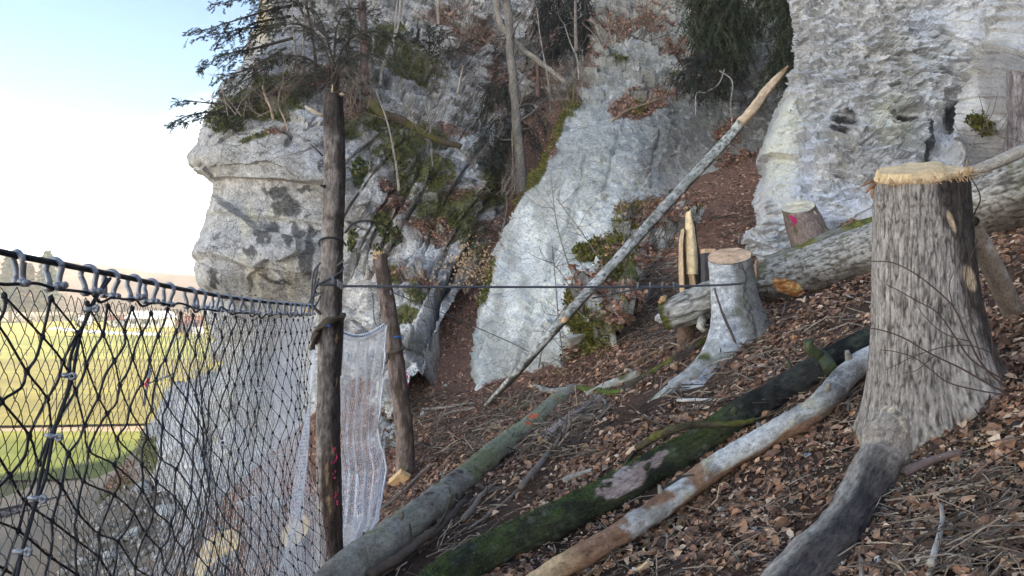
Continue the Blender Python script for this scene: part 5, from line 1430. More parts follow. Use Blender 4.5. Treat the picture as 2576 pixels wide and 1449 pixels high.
for key, lst in strands.items():
    lst.sort(key=lambda q: q[0])
    pts = [q[1] for q in lst]
    if len(pts) < 2: continue
    pts = np.array(pts)
    if key[0] == 'x':      # the steep family sags and snakes between its knots
        mid = (pts[:-1] + pts[1:]) / 2 + rng.normal(0, 0.008, (len(pts) - 1, 3))
        z = np.empty((2 * len(pts) - 1, 3)); z[0::2] = pts; z[1::2] = mid; pts = z
    st_list.append((pts.mean(0)[1], catmull(pts, len(pts) * 3), key[0]))
for Yk, pts, fam in st_list:
    V1, F1 = tube(pts, np.interp(Yk, [2.5, 6], [0.0050, 0.0024]), 5)
    mesh("rope_strand", V1, F1, M['rope'], parent=net)
# knots where the strands cross: the nearest as pieces, the far ones together
v_, f_ = ICO[1]
knots = sorted(nodes.values(), key=lambda p_: p_[1])
km = None
for k, p_ in enumerate(knots[:300]):
    if km is None:
        km = mesh("knot", v_ * np.array([0.0105, 0.010, 0.014]) + p_, f_, M['rope'], parent=net); km0 = p_
        ROOT["_k"] = p_
    else:
        c = km.copy(); COL.objects.link(c); c.parent = net; c.location = Vector(p_ - km0)
rest = [(v_ * np.array([0.0105, 0.010, 0.014]) + p_, [f_]) for p_ in knots[300:]]
if rest:
    V1, F1 = join(rest); tag(mesh("knot", V1, F1, M['rope'], parent=net), kind="stuff")
# fine chain-link mesh
def chain(name, s0, s1, t0, t1, ds, dt, r, mat, layer, parent, warp=None):
    ns, nt = int((s1 - s0) / ds) + 1, int((t1 - t0) / dt) + 1
    I, J = np.meshgrid(np.arange(ns), np.arange(nt), indexing='ij')
    S = s0 + (I + 0.5 * (J % 2)) * ds; T = t0 + J * dt
    S = S + (hash01(I, J, I * 0 + 9) - .5) * ds * .3; T = T + (hash01(I, J, I * 0 + 19) - .5) * dt * .3
    Pm = net_pt(S, T, layer) if warp is None else warp(S, T)
    A, B, C_ = [], [], []
    odd = (J % 2)[:, :-1]
    # to the right below
    i1 = np.clip(I[:, :-1] + odd, 0, ns - 1); a = Pm[:, :-1]; b = Pm[i1, J[:, 1:]]
    i0 = np.clip(I[:, :-1] + odd - 1, 0, ns - 1); c = Pm[i0, J[:, 1:]]
    a = a.reshape(-1, 3); b = b.reshape(-1, 3); c = c.reshape(-1, 3)
    m1 = (a + b) / 2 + np.array([0, 0, 1.0]) * dt * 0.22            # every link is bowed upwards
    As = np.vstack([a, m1, a]); Bs = np.vstack([m1, b, c])
    ok = np.linalg.norm(As - Bs, axis=1) < 0.3
    rv = r * np.interp(As[ok][:, 1], [2.5, 6.5], [1.0, 0.55])
    Vp, Fp = prisms(As[ok], Bs[ok], rv)
    return tag(mesh(name, Vp, Fp, mat, parent=parent, smooth=False), kind="stuff")
chain("wire_mesh", 0.0, RL * .72, 0.0, 3.0, 0.055, 0.042, 0.0016, M['wire'], 0.02, net)
chain("wire_mesh", RL * .30, RL - 0.02, 0.05, 2.9, 0.060, 0.050, 0.0019, M['zinc_wire'], -0.06, net)
chain("wire_mesh", RL * .75, RL - 0.01, 0.0, 2.7, 0.032, 0.05, 0.0014, M['zinc_wire'], -0.16, net)
chain("wire_mesh", RL * .62, RL - 0.02, 0.02, 2.9, 0.045, 0.060, 0.0021, M['zinc_wire'], -0.12, net)
# folds of slack mesh sweeping down to the foot of the post
def fold(S, T):
    u = np.clip(S, 0, 1); v = np.clip(T, 0, 1)
    x = 792 - 8 * u - 150 * v ** 2 * (1 - u) - 30 * v * u; y = 880 + 600 * v + 60 * u * 0
    x = x - 40 * np.sin(v * 5 + u * 4) * v * (1 - u)
    Yd = 7.0 - 1.6 * v * (1 - u) - 0.3 * v
    return np.stack([(x - CX) / F * Yd, Yd, -(y - CY) / F * Yd], -1)
chain("wire_mesh", 0, 1, 0, 1, 0.024, 0.015, 0.0020, M['zinc_wire'], 0, net, warp=fold)
# slack loops of thin wire along the top edge
pr = []
for k in range(70):
    s = rng.uniform(0.4, RL - .1); p0 = net_pt(np.array([s]), np.array([rng.uniform(0, .16)]))[0]
    an = np.linspace(0, rng.uniform(3, 7), 10); rr_ = rng.uniform(.012, .035); ph = rng.uniform(0, 6)
    pr.append(tube(p0 + np.stack([rr_ * np.cos(an + ph), rr_ * .5 * np.sin(2 * an), rr_ * np.sin(an + ph)], 1), .0013, 3))
V1, F1 = join(pr); tag(mesh("loose_wire_loops", V1, F1, M['wire'], parent=net), kind="stuff")

# edge rope of the net threaded through the shackle pins
ep = []
for k, x in enumerate([-40] + sh_px):
    s = s_of_px(x); b = rope_at(s)
    ep.append(b + [0.01, 0, -0.085])
    if k < len(sh_px):
        s2 = (s + s_of_px(([-40] + sh_px)[k + 1])) / 2
        ep.append(rope_at(s2) + [0.0, 0, -0.085 - rng.uniform(-.03, .035) * min(1, abs(s2 - s) * 8)])
V1, F1 = tube(catmull(ep, 240), 0.0052, 6)
tag(mesh("edge_rope", V1, F1, M['rope']), "thin black edge rope looping slackly through the shackle pins under the top rope", "rope")

# lacing rope along the seam of two net panels, with its clips
lace_px = [(268, 700, 2.80), (232, 760, 2.68), (205, 830, 2.62), (182, 900, 2.58), (172, 960, 2.55), (150, 1040, 2.5), (128, 1110, 2.46), (105, 1200, 2.42), (84, 1270, 2.38), (62, 1360, 2.33), (35, 1460, 2.28), (10, 1540, 2.24)]
lace = thing("lacing_rope", "double black lacing rope running down the net seam with grey clips", "rope", P(*lace_px[5]))
for dxo, ph in ((0, 0.0), (5, 2.0)):
    pts = catmull([P(a + dxo + 5 * math.sin(k * 1.7 + ph), b, c - 0.03) for k, (a, b, c) in enumerate(lace_px)], 90)
    V1, F1 = tube(pts, 0.0062, 6); mesh("rope_strand", V1, F1, M['rope'], parent=lace)
for cx_, cy_ in ((226, 778), (167, 945), (132, 1098), (92, 1254), (54, 1388)):
    Yc = float(np.interp(cy_, [q[1] for q in lace_px], [q[2] for q in lace_px])) - 0.045
    c0 = P(cx_, cy_, Yc); tl_ = rng.uniform(-.2, .5)
    d = np.array([math.cos(tl_), -.25, -math.sin(tl_) * .5])
    an = np.linspace(0, 2 * math.pi, 14)
    V0, F0 = tube([c0 - d * .030, c0 - d * .012, c0 + d * .010], [.006, .009, .0085], 8)
    V1, F1 = tube(c0 + d * .024 + np.outer(np.cos(an), d) * .011 + np.outer(np.sin(an), [0, .2, .95]) * .010, .0052, 6)
    V2, F2 = join([(V0, F0), (V1, F1)]); mesh("rope_clip", V0, F0, M['zinc'], parent=lace); mesh("clip_eye", V1, F1, M['zinc'], parent=lace)

# pale hog rings scattered over the far half of the mesh
for k, (x, y) in enumerate(((652, 980), (706, 985), (560, 1115), (690, 1130), (702, 1148), (640, 1255), (760, 905), (680, 1368), (755, 1290))):
    s_ = s_of_px(min(x, 785)); Yk = rope_at(s_)[1]
    an = np.linspace(0.4, 5.6, 12)
    V1, F1 = tube(P(x, y, Yk - .05) + np.stack([.022 * np.cos(an), .004 * an, .014 * np.sin(an)], 1), .0035, 5)
    mesh("mesh_clip", V1, F1, M['zinc_wire'], parent=net)

# --- silver mesh hanging between the two posts
sn = thing("wire_mesh_curtain", "dense silver wire mesh curtain gathered between the two trunk posts", "net", P(905, 1400, 8.4))
def cur(u, v):
    """u across (0 at the thick post), v down"""
    u = np.asarray(u, float); v = np.asarray(v, float)
    tx = 838 + u * 134; ty = 822 + 30 * np.sin(np.clip(u, 0, 1) * math.pi) * (1 - .15 * u) - 8 * u
    kx = np.array([0, .25, .45, .6, .8, 1.0])
    xl = np.interp(v, kx, [838, 836, 834, 830, 828, 815]); xr = np.interp(v, kx, [972, 962, 950, 972, 955, 895])
    x = np.where(v < .02, tx, xl + (xr - xl) * u)
    y = ty + v * (1420 - ty)
    Yd = 7.65 + 3.4 * u * np.interp(v, kx, [1, 1, 1, 1, .55, .25]) + .1 * np.sin(u * 24)
    Yd = Yd - 0.25 * np.interp(v, kx, [0, 0, .1, .5, 1, 1])
    return np.stack([(x - CX) / F * Yd, Yd, -(y - CY) / F * Yd], -1)
A, B = [], []
wires = []
nw, nv_ = 120, 46
uu, vv = np.meshgrid(np.linspace(0, 1, nw), np.linspace(0, 1, nv_), indexing='ij')
bunch = 0.025 * np.sin(uu * 42 + 2 * np.sin(vv * 3)) + 0.012 * fbm(np.stack([uu * 30, vv * 5, uu * 0], -1).reshape(-1, 3), 1, 3).reshape(uu.shape)
zig = ((np.arange(nv_)[None, :] + np.arange(nw)[:, None]) % 2 - .5) * (0.9 / nw)
Pc = cur(np.clip(uu + bunch * sst(0, .15, vv) + zig, -.02, 1.02), vv)
# lower part drapes in a curve towards the post
w3 = fbm(Pc.reshape(-1, 3), 2.5, 3).reshape(uu.shape)
Pc[..., 1] += .10 * w3
As, Bs = Pc[:, :-1].reshape(-1, 3), Pc[:, 1:].reshape(-1, 3)
Vp, Fp = prisms(As, Bs, 0.0022); tag(mesh("wire_mesh", Vp, Fp, M['zinc_wire'], parent=sn, smooth=False), kind="stuff")
A2 = Pc[:-1, ::3].reshape(-1, 3); B2 = Pc[1:, ::3].reshape(-1, 3) + rng.normal(0, .015, (len(Pc[1:, ::3].reshape(-1, 3)), 3))
Vp, Fp = prisms(A2, B2, 0.0016); tag(mesh("cross_wires", Vp, Fp, M['zinc_wire'], parent=sn, smooth=False), kind="stuff")
# slack arcs of mesh at its foot
pr = []
for k in range(46):
    v0 = k / 46
    y0 = 1120 + 270 * v0; xr = np.interp(y0, [1120, 1160, 1280, 1400], [960, 972, 955, 885]); Yd = np.interp(y0, [1120, 1280, 1400], [10.4, 8.9, 7.9])
    pr.append(tube(catmull([P(xr + rng.uniform(-6, 3), y0 - 40 - 30 * (1 - v0), Yd), P(xr - 18, y0 + 10, Yd - .1), P(xr - 50, y0 + 28, Yd - .3), P(835, y0 + 20 + rng.uniform(-12, 12), 7.6)], 14), .0020, 3))
V1, F1 = join(pr); tag(mesh("slack_mesh", V1, F1, M['zinc_wire'], parent=sn), kind="stuff")
e_ = cur(np.linspace(0, 1, 50), np.zeros(50)); V1, F1 = tube(e_, .012, 6); mesh("top_rope", V1, F1, M['zinc'], parent=sn)
for k in range(26):
    q = cur(np.array([0.03 + k / 26 * .95]), np.array([0.0]))[0]
    an = np.linspace(0, 2 * math.pi, 12)
    V1, F1 = tube(q + np.stack([.022 * np.cos(an), .01 * np.sin(an * 1), .034 * np.sin(an) - .012], 1), .006, 5)
    if k == 0: ring0, rq = mesh("mesh_ring", V1, F1, M['zinc_wire'], parent=sn), q
    else:
        c = ring0.copy(); COL.objects.link(c); c.parent = sn; c.location = Vector(q - rq)
e2 = cur(np.ones(30), np.linspace(0, .98, 30)); V1, F1 = tube(e2 + rng.normal(0, .01, (30, 3)), .014, 6); mesh("edge_rope", V1, F1, M['zinc_wire'], parent=sn)

# ---------------------------------------------------------------- cables, clips and straps
def clip(parent, c, mat=None):
    an = np.linspace(0, 2 * math.pi, 12)
    V1, F1 = tube(np.asarray(c) + np.stack([.004 * np.cos(an), .016 * np.cos(an), .026 * np.sin(an)], 1), .009, 6); mesh("cable_clip", V1, F1, mat or M['zinc'], parent=parent)
    V1, F1 = tube([np.asarray(c) + [0, -.02, .022], np.asarray(c) + [0, -.02, .040]], .011, 6); mesh("clip_nut", V1, F1, mat or M['zinc'], parent=parent)
hc = thing("steel_cable", "straight steel cable from the tall net post round the silver stump, with four clips", "cable", P(1300, 723, 8))
cp_ = [P(858, 720, 7.2), P(1200, 722, 7.55), P(1500, 722, 7.95), P(1700, 720, 8.3), P(1790, 718, 8.46), P(1830, 716, 8.48), P(1870, 713, 8.52), P(1893, 710, 8.62), P(1899, 708, 8.80)]
V1, F1 = tube(catmull(cp_, 120), .0125, 7); mesh("cable", V1, F1, M['cable'], parent=hc)
V1, F1 = tube(catmull([P(1490, 750, 7.95), P(1560, 736, 8.05), P(1630, 724, 8.15), P(1740, 721, 8.35)], 30), .010, 6); mesh("cable_tail", V1, F1, M['cable'], parent=hc)
for x in (1604, 1635, 1666, 1694): clip(hc, P(x, 719, float(np.interp(x, [1500, 1700], [7.95, 8.3])) - .015))
an = np.linspace(math.pi * 0.95, math.pi * 2.05, 30)
wr = thing("steel_cable", "tangle of steel cable loops wound round the tall net post at the rope end", "cable", P(826, 720, 7.15))
def loop(z0px, z1px, r=.128, rad=.011, a0=.9, a1=2.1):
    a = np.linspace(math.pi * a0, math.pi * a1, 30); zz = np.linspace(P(0, z0px, mpY)[2], P(0, z1px, mpY)[2], 30)
    c = P(828, 715, mpY)
    V1, F1 = tube(np.stack([c[0] + r * np.cos(a), c[1] + r * np.sin(a), zz], 1), rad, 6); mesh("cable_loop", V1, F1, M['cable'], parent=wr)
loop(708, 722); loop(714, 718, .131); loop(740, 672, .134)
V1, F1 = tube(catmull([P(848, 668, 7.15), P(856, 662, 7.1), P(864, 655, 7.05)], 8), .009, 5); mesh("cable_end", V1, F1, M['cable'], parent=wr)
for pts in ([(802, 700), (790, 735), (786, 768)], [(806, 660), (788, 690), (782, 768)], [(800, 668), (790, 720), (784, 765)], [(806, 745), (796, 765), (785, 780), (780, 770)], [(810, 735), (790, 745), (778, 760), (780, 775)]):
    V1, F1 = tube(catmull([P(x, y, 7.12) for x, y in pts], 16), .010, 6); mesh("cable_leg", V1, F1, M['cable'], parent=wr)
clip(wr, P(838, 706, 7.13)); clip(wr, P(858, 719, 7.14)); clip(wr, P(852, 714, 7.13))
upl = np.linspace(math.pi * .95, math.pi * 2.05, 24); c = P(836, 610, mpY)
V1, F1 = tube(np.stack([c[0] + .128 * np.cos(upl), c[1] + .128 * np.sin(upl), c[2] + .06 * np.sin((upl - math.pi)) - .02], 1), .0095, 6)
tag(mesh("hose_loop", V1, F1, M['rope']), "black hose loop hooped round the tall net post above the cables", "hose")
V1, F1 = tube(catmull([P(868, 585, 7.7), P(890, 562, 8.2), P(930, 556, 9), P(975, 572, 10), P(1010, 610, 11)], 40), .012, 6)
tag(mesh("bent_branch", V1, F1, M['twig'], col=np.tile([0.10, 0.085, 0.07], (len(V1), 1))), "thin arched stem bending out from behind the tall net post", "branch")
Vb, Fb = box(P(775, 782, 7.0), (.045, .02, .03)); tag(mesh("yellow_tag", Vb, Fb, M['yellow'], smooth=False), "small yellow tag hanging at the net corner by the post", "tag")
# wooden wedge peg behind the corner
V1, F1 = tube([P(782, 765, 7.25), P(806, 790, 7.2)], .016, 5); tag(mesh("wooden_peg", V1, F1, M['twig'], col=np.tile([0.13, 0.095, 0.07], (len(V1), 1))), "short dark peg between the rope end and the tall net post", "peg")

# brown webbing strap twisted round the thick post
sw = thing("webbing_strap", "brown twisted webbing strap wound round the tall net post, ends hanging", "strap", P(825, 900, 7.15))
def twisted(pts, r, parent, flat=.55, tw=9, name="strap_band", n=60):
    c = catmull(pts, n); a = np.linspace(0, tw, n)
    prof = np.linspace(0, 2 * math.pi, 13)[:-1]
    t = np.gradient(c, axis=0); t /= np.linalg.norm(t, axis=1)[:, None]
    e1 = np.cross(t, [0, 1.0, 0]); e1 /= np.linalg.norm(e1, axis=1)[:, None] + 1e-9; e2 = np.cross(t, e1)
    ca, sa = np.cos(a)[:, None, None], np.sin(a)[:, None, None]
    px_, py_ = (r * np.cos(prof))[None, :, None], (r * flat * np.sin(prof))[None, :, None]
    Vt = c[:, None, :] + (px_ * ca - py_ * sa) * e1[:, None, :] + (px_ * sa + py_ * ca) * e2[:, None, :]
    i, j = np.meshgrid(np.arange(n - 1), np.arange(12), indexing='ij'); q = i * 12 + j; q2 = i * 12 + (j + 1) % 12
    return mesh(name, Vt.reshape(-1, 3), np.stack([q, q2, q2 + 12, q + 12], -1).reshape(-1, 4), M['strap'], parent=parent)
twisted([P(862, 797, 7.32), P(856, 800, 7.2), P(838, 806, 7.14), P(820, 812, 7.13), P(803, 825, 7.16), P(795, 845, 7.2), P(791, 862, 7.22)], .046, sw, tw=7)
twisted([P(796, 835, 7.16), P(790, 850, 7.15), P(787, 868, 7.15), P(784, 882, 7.15)], .03, sw, tw=3, n=24, name="strap_end")
twisted([P(858, 800, 7.36), P(859, 850, 7.36), P(857, 910, 7.36), P(854, 945, 7.36)], .026, sw, tw=2, name="strap_end")
Vb, Fb = box(P(826, 819, 7.11), (.04, .01, .018)); mesh("strap_label", Vb, Fb, M['paint_blue'], parent=sw, smooth=False)
sw2 = thing("webbing_strap", "pale twisted cord strap tied round the thin leaning post", "strap", P(1000, 885, 11.4))
twisted([P(1017, 874, 11.55), P(1008, 881, 11.44), P(992, 885, 11.43), P(978, 890, 11.5), P(972, 902, 11.5)], .036, sw2, tw=8)
twisted([P(976, 892, 11.46), P(974, 905, 11.45), P(971, 916, 11.45)], .02, sw2, tw=3, n=20, name="strap_end")
c2 = thing("steel_cable", "thin cable tied round the thin leaning post and running down slope to the birch", "cable", P(975, 725, 11.4))
for zz, o_ in ((720, 0), (728, 4)):
    a = np.linspace(math.pi * .95, math.pi * 2.05, 20); c = P(967, zz, tpY)
    V1, F1 = tube(np.stack([c[0] + .128 * np.cos(a), c[1] + .128 * np.sin(a), c[2] - .01 * o_ * np.cos(a)], 1), .009, 5); mesh("cable_loop", V1, F1, M['cable'], parent=c2)
V1, F1 = tube(catmull([P(984, 735, 11.45), P(1100, 765, 11.7), P(1250, 825, 12.2), P(1410, 802, 12.75)][:3] + [P(1405, 810, 12.75)] if False else [P(984, 735, 11.45), P(1120, 790, 11.9), P(1270, 855, 12.3), P(1330, 885, 12.5)], 50), .007, 5); mesh("cable", V1, F1, M['cable'], parent=c2)
V1, F1 = tube(catmull([P(938, 738, 11.4), P(940, 790, 11.2), P(945, 815, 11.1), P(955, 825, 11.0)], 24), .008, 5); mesh("hanger_cable", V1, F1, M['cable'], parent=c2)
clip(c2, P(983, 737, 11.42)); clip(c2, P(937, 742, 11.4))

# ---------------------------------------------------------------- branches and sticks on the slope
def stick(name, label, cat, px, r, colour, lift=0.03, side=(), mat='twig', cutends=False, depth=None):
    pts = [gp(x, y, lift + r) if depth is None else P(x, y, depth) for x, y in px]
    pts = np.array(pts)
    n = max(12, 6 * len(px))
    c = catmull(pts, n)
    c[1:-1] += 0.5 * r * np.stack([fbm(c[1:-1], 6, 3, off=k * 9) for k in range(3)], 1)
    Lb = np.linspace(r, r * .6, n)
    th = thing(name, label, cat, c.mean(0)) if side else None
    V1, F1 = tube(c, Lb * (1 + .15 * fbm(c, 12, 2)), 7)
    cc = np.array(colour) * (1 + .45 * fbm(V1, 14, 3))[:, None]
    o = mesh("stem" if side else name, V1, F1, M[mat], parent=th, col=cc, vec=V1)
    if not side: tag(o, label, cat)
    for f0, L_, az, el in side:
        p0 = c[int(f0 * (n - 1))]; d = np.array([math.cos(az) * math.cos(el), math.sin(az) * math.cos(el), math.sin(el)])
        q = [p0, p0 + d * L_ * .5 + rng.normal(0, .04, 3) * L_, p0 + d * L_ + rng.normal(0, .1, 3) * L_]
        V1, F1 = tube(catmull(q, 10), np.linspace(r * .55, r * .15, 10), 5)
        mesh("side_twig", V1, F1, M['twig'], parent=th, col=np.tile(np.array(colour) * .8, (len(V1), 1)))
    if cutends:
        pass
    return th or o
GB, DB_, PB, TB = (0.22, 0.185, 0.15), (0.085, 0.068, 0.055), (0.42, 0.38, 0.32), (0.36, 0.25, 0.15)
stick("branch", "bent dark branch crossing in front of the short brown log, hooked at its top", "branch", [(1310, 1225), (1380, 1140), (1420, 1085), (1455, 1050), (1490, 1052), (1515, 1040), (1522, 1010), (1490, 992)], .030, GB, .05, [(.6, .4, .3, .2), (.35, .25, 3.6, .5), (.8, .3, 0., .1)])
stick("branch", "thin grey branch lying straight from the hooked branch into the leaves", "branch", [(1180, 1330), (1260, 1270), (1330, 1205), (1370, 1160)], .014, GB, .03)
stick("branch", "mottled grey branch piece lying below the grey green log middle", "branch", [(1165, 1305), (1195, 1270), (1215, 1240), (1240, 1220)], .028, GB, .06, [(.7, .12, .5, .8)])
stick("branch", "two metre dark branch lying along the lower edge of the grey green log", "branch", [(930, 1449), (1010, 1395), (1080, 1345), (1130, 1300), (1170, 1260)], .05, DB_, .05, [(.3, .3, 1.2, .8), (.55, .35, .9, .7), (.75, .25, 1.6, .9)])
stick("branch", "slender dark branch beneath the long dark branch near the frame bottom", "branch", [(960, 1449), (1030, 1400), (1100, 1352)], .018, DB_, .02)
stick("branch", "silvery branch segment half sunk in leaves above the moss covered log", "branch", [(1420, 1210), (1450, 1195), (1490, 1182)], .035, PB, .02)
stick("branch", "white peeled stick lying level among leaves above the black end of the mossy log", "branch", [(1705, 1007), (1760, 1006), (1815, 1005)], .020, (0.62, 0.60, 0.55), .02, [(.8, .14, .4, -.1)])
stick("branch", "two pronged bare branch pointing left below the gully leaves, upper one", "branch", [(1060, 1029), (1110, 1026), (1160, 1018), (1195, 1012)], .024, PB, .06, [(.3, .2, .2, .6)])
stick("branch", "second bare grey branch just under the upper one below the gully leaves", "branch", [(1105, 1045), (1150, 1034), (1195, 1026)], .020, PB, .04)
stick("branch", "long pale stick slanting from the gully foot towards the thin post", "branch", [(1225, 1080), (1280, 1072), (1330, 1065)], .026, TB, .04)
stick("branch", "broken branch with forked foot leaning on the outcrop behind the splintered stump", "branch", [(1545, 860), (1580, 820), (1620, 760), (1640, 720)], .03, GB, .08, [(.5, .4, .4, .3), (.7, .3, 2.6, .4)])
stick("branch", "crooked brown branch standing up beside the upper birch trunk", "branch", [(1598, 664), (1625, 640), (1645, 620), (1652, 598)], .05, (0.28, 0.19, 0.11), .05, [(.4, .5, 3.2, -.2), (.5, .7, .2, -.1), (.6, .6, 0.1, .1)])
stick("branch", "low stick with twigs before the silver stump", "branch", [(1790, 858), (1850, 835), (1900, 815), (1960, 800), (2010, 790)], .013, DB_, .12, [(.5, .3, 1.0, .5), (.7, .25, 2.2, .6)])
stick("branch", "dark knotted branch leaning on the front of the silver stump", "branch", [(1858, 880), (1845, 850), (1815, 780), (1797, 725)], .018, (0.13, 0.10, 0.085), 0, [(.3, .15, 2.6, .6)], depth=8.42)
stick("branch", "white forked twig on the leaves under the ash log", "branch", [(2115, 732), (2140, 748), (2160, 755), (2200, 762)], .012, PB, .03, [(.5, .2, .4, .5)])
stick("branch", "pale stick lying right of the splintered stump among leaves", "branch", [(1880, 905), (1930, 885), (1985, 872)], .012, GB, .02)
stick("branch", "orange brown torn strip of wood by the stub of the mossy log", "splinter", [(2085, 898), (2105, 878), (2128, 860)], .02, (0.45, 0.26, 0.13), .03)
stick("branch", "pale birch stick standing in the leaves at the lower frame edge", "branch", [(2340, 1420), (2358, 1370), (2370, 1310), (2368, 1270)], .016, PB, .04, [(.6, .12, .4, -.3)])
stick("branch", "long dark twig slanting over the leaves towards the frame edge", "branch", [(2300, 1360), (2380, 1320), (2460, 1280), (2576, 1240)], .009, DB_, .03, [(.4, .2, .6, .4), (.7, .2, 0, .4)])
stick("branch", "grey root like branch right of the stump base on sawdust", "branch", [(2275, 1190), (2310, 1172), (2360, 1150), (2420, 1140)], .03, (0.15, 0.11, 0.10), .03)
stick("branch", "pointed broken stake standing by the frame bottom near the root", "branch", [(2168, 1460), (2166, 1430), (2166, 1405)], .016, (0.40, 0.34, 0.25), .0)
stick("branch", "short pointed stub poking from leaves beside the frame bottom stick", "branch", [(2335, 1449), (2345, 1425), (2356, 1410)], .014, (0.38, 0.33, 0.26), .01)
stick("branch", "thin twig bundle crossing the white barked log middle", "branch", [(1470, 1250), (1480, 1225), (1500, 1180)], .008, DB_, .05)
stick("branch", "short dark curl of bark caught on the white barked log", "bark strip", [(1672, 1225), (1690, 1215), (1715, 1200), (1745, 1195)], .012, (0.05, 0.055, 0.045), .30)
stick("branch", "brown stick lying at the foot of the slab next to the birch", "branch", [(1230, 1040), (1250, 1025), (1275, 1010)], .022, (0.30, 0.19, 0.10), .04)
stick("branch", "mossy stub lying right of the bare gully branches", "branch", [(1285, 1035), (1310, 1025), (1340, 1012)], .035, (0.10, 0.10, 0.045), .04)
stick("branch", "long straight stick lying left of the grey green log beside the net", "branch", [(960, 1280), (1010, 1240), (1060, 1190), (1095, 1165)], .028, GB, .03)
stick("branch", "dark stick below the thin post running to the net edge", "branch", [(940, 1360), (980, 1320), (1030, 1290)], .022, DB_, .03)
stick("branch", "narrow bare stick behind the yellow split chunk", "branch", [(1005, 1215), (1050, 1165), (1090, 1125), (1130, 1095)], .014, GB, .03)
stick("branch", "leafless twig heap stem in the middle below the gully", "branch", [(1150, 1080), (1200, 1050), (1260, 1045), (1310, 1060)], .012, GB, .1, [(.1, .4, 2.5, .5), (.3, .5, .3, .4), (.5, .4, 1.7, .6), (.7, .4, .2, .4), (.9, .3, 1.0, .4)])
stick("branch", "grey brush branch lying left of the grey green log top", "branch", [(1200, 1075), (1270, 1040), (1330, 1000), (1370, 985)], .012, GB, .08, [(.2, .4, 2.7, .4), (.5, .4, .8, .5), (.7, .4, 2.2, .3)])
stick("branch", "stripped branch end beside the round sawn branch log", "branch", [(1690, 990), (1720, 960), (1760, 945)], .02, GB, .03)
stick("branch", "brown fallen branch under the short olive moss log", "branch", [(1500, 960), (1570, 925), (1640, 890), (1700, 868)], .02, (0.24, 0.16, 0.10), .03, [(.6, .2, 1., .6)])
stick("branch", "bleached curved branch below the silver stump root", "branch", [(1665, 882), (1672, 868), (1690, 864), (1710, 870)], .02, (0.42, 0.33, 0.24), .06)
stick("branch", "dry branch fallen across ledges high on the middle slab", "branch", [(1540, 305), (1575, 280), (1620, 262), (1665, 245)], .03, (0.26, 0.19, 0.13), 0, [(.5, .5, .3, .3), (.8, .5, .2, .4)], depth=16.9)
stick("branch", "white dead stick lying on the rock ledge above the tall post", "branch", [(770, 268), (785, 280), (806, 290)], .035, (0.66, 0.58, 0.44), 0, depth=17.4)

def chunk(name, label, px, size, rot, colour, seed, cat):
    v, f = box((0, 0, 0), size); bm = bmesh.new()
    vs = [bm.verts.new(x) for x in v]
    for q in f[0]: bm.faces.new([vs[k] for k in q])
    bmesh.ops.subdivide_edges(bm, edges=bm.edges[:], cuts=3, use_grid_fill=True)
    q = np.array([x.co[:] for x in bm.verts]); bm.faces.ensure_lookup_table(); bm.verts.index_update()
    fq = np.array([[w.index for w in fc.verts] for fc in bm.faces if len(fc.verts) == 4]); bm.free()
    q = q * (1 + .25 * fbm(q, 9, 3, off=seed))[:, None] + .02 * np.stack([fbm(q, 14, 2, off=seed + k) for k in range(3)], 1)
    q = q @ np.array(Matrix.Rotation(rot, 3, 'Y')).T @ np.array(Matrix.Rotation(.5, 3, 'X')).T
    q = q + gp(*px, size[2] * .35)
    return tag(mesh(name, q, fq, M['wood'], col=np.array(colour) * (1 + .2 * fbm(q, 12, 3))[:, None], smooth=False), label, cat)
chunk("split_chunk", "fresh yellow split wood chunk lying by the silver net", (1003, 1205), (.16, .10, .28), .75, (0.72, 0.48, 0.24), 3, "wood chunk")
chunk("split_chunk", "dark barked half of the split chunk beside the silver net", (1020, 1188), (.10, .12, .26), .7, (0.10, 0.075, 0.055), 6, "wood chunk")
chunk("wood_chip", "orange wood chip lying beneath the hooked branch", (1512, 1072), (.09, .03, .10), .9, (0.62, 0.40, 0.24), 9, "wood chip")
chunk("wood_chip", "orange chip resting on leaves below the silver stump", (2010, 850), (.14, .05, .04), .1, (0.58, 0.30, 0.15), 12, "wood chip")
chunk("wood_chip", "yellow chip at the frame bottom beside the long dark branch", (945, 1440), (.08, .05, .05), .3, (0.70, 0.50, 0.26), 15, "wood chip")
chunk("wood_chip", "pale chip between the peeled log and the frame bottom", (1615, 1425), (.03, .02, .10), .6, (0.60, 0.46, 0.28), 18, "wood chip")

# ---------------------------------------------------------------- foliage and leaf litter
def unit(v): return v / (np.linalg.norm(v, axis=-1, keepdims=True) + 1e-12)

def blades(Pb, D, Nn, L, W):
    """rhombic blades -> V, quads"""
    b = unit(np.cross(D, Nn)); L = np.asarray(L)[:, None]; W = np.asarray(W)[:, None]
    V = np.stack([Pb, Pb + D * L * .5 + b * W, Pb + D * L, Pb + D * L * .5 - b * W], 1).reshape(-1, 3)
    return V, np.arange(len(V)).reshape(-1, 4)

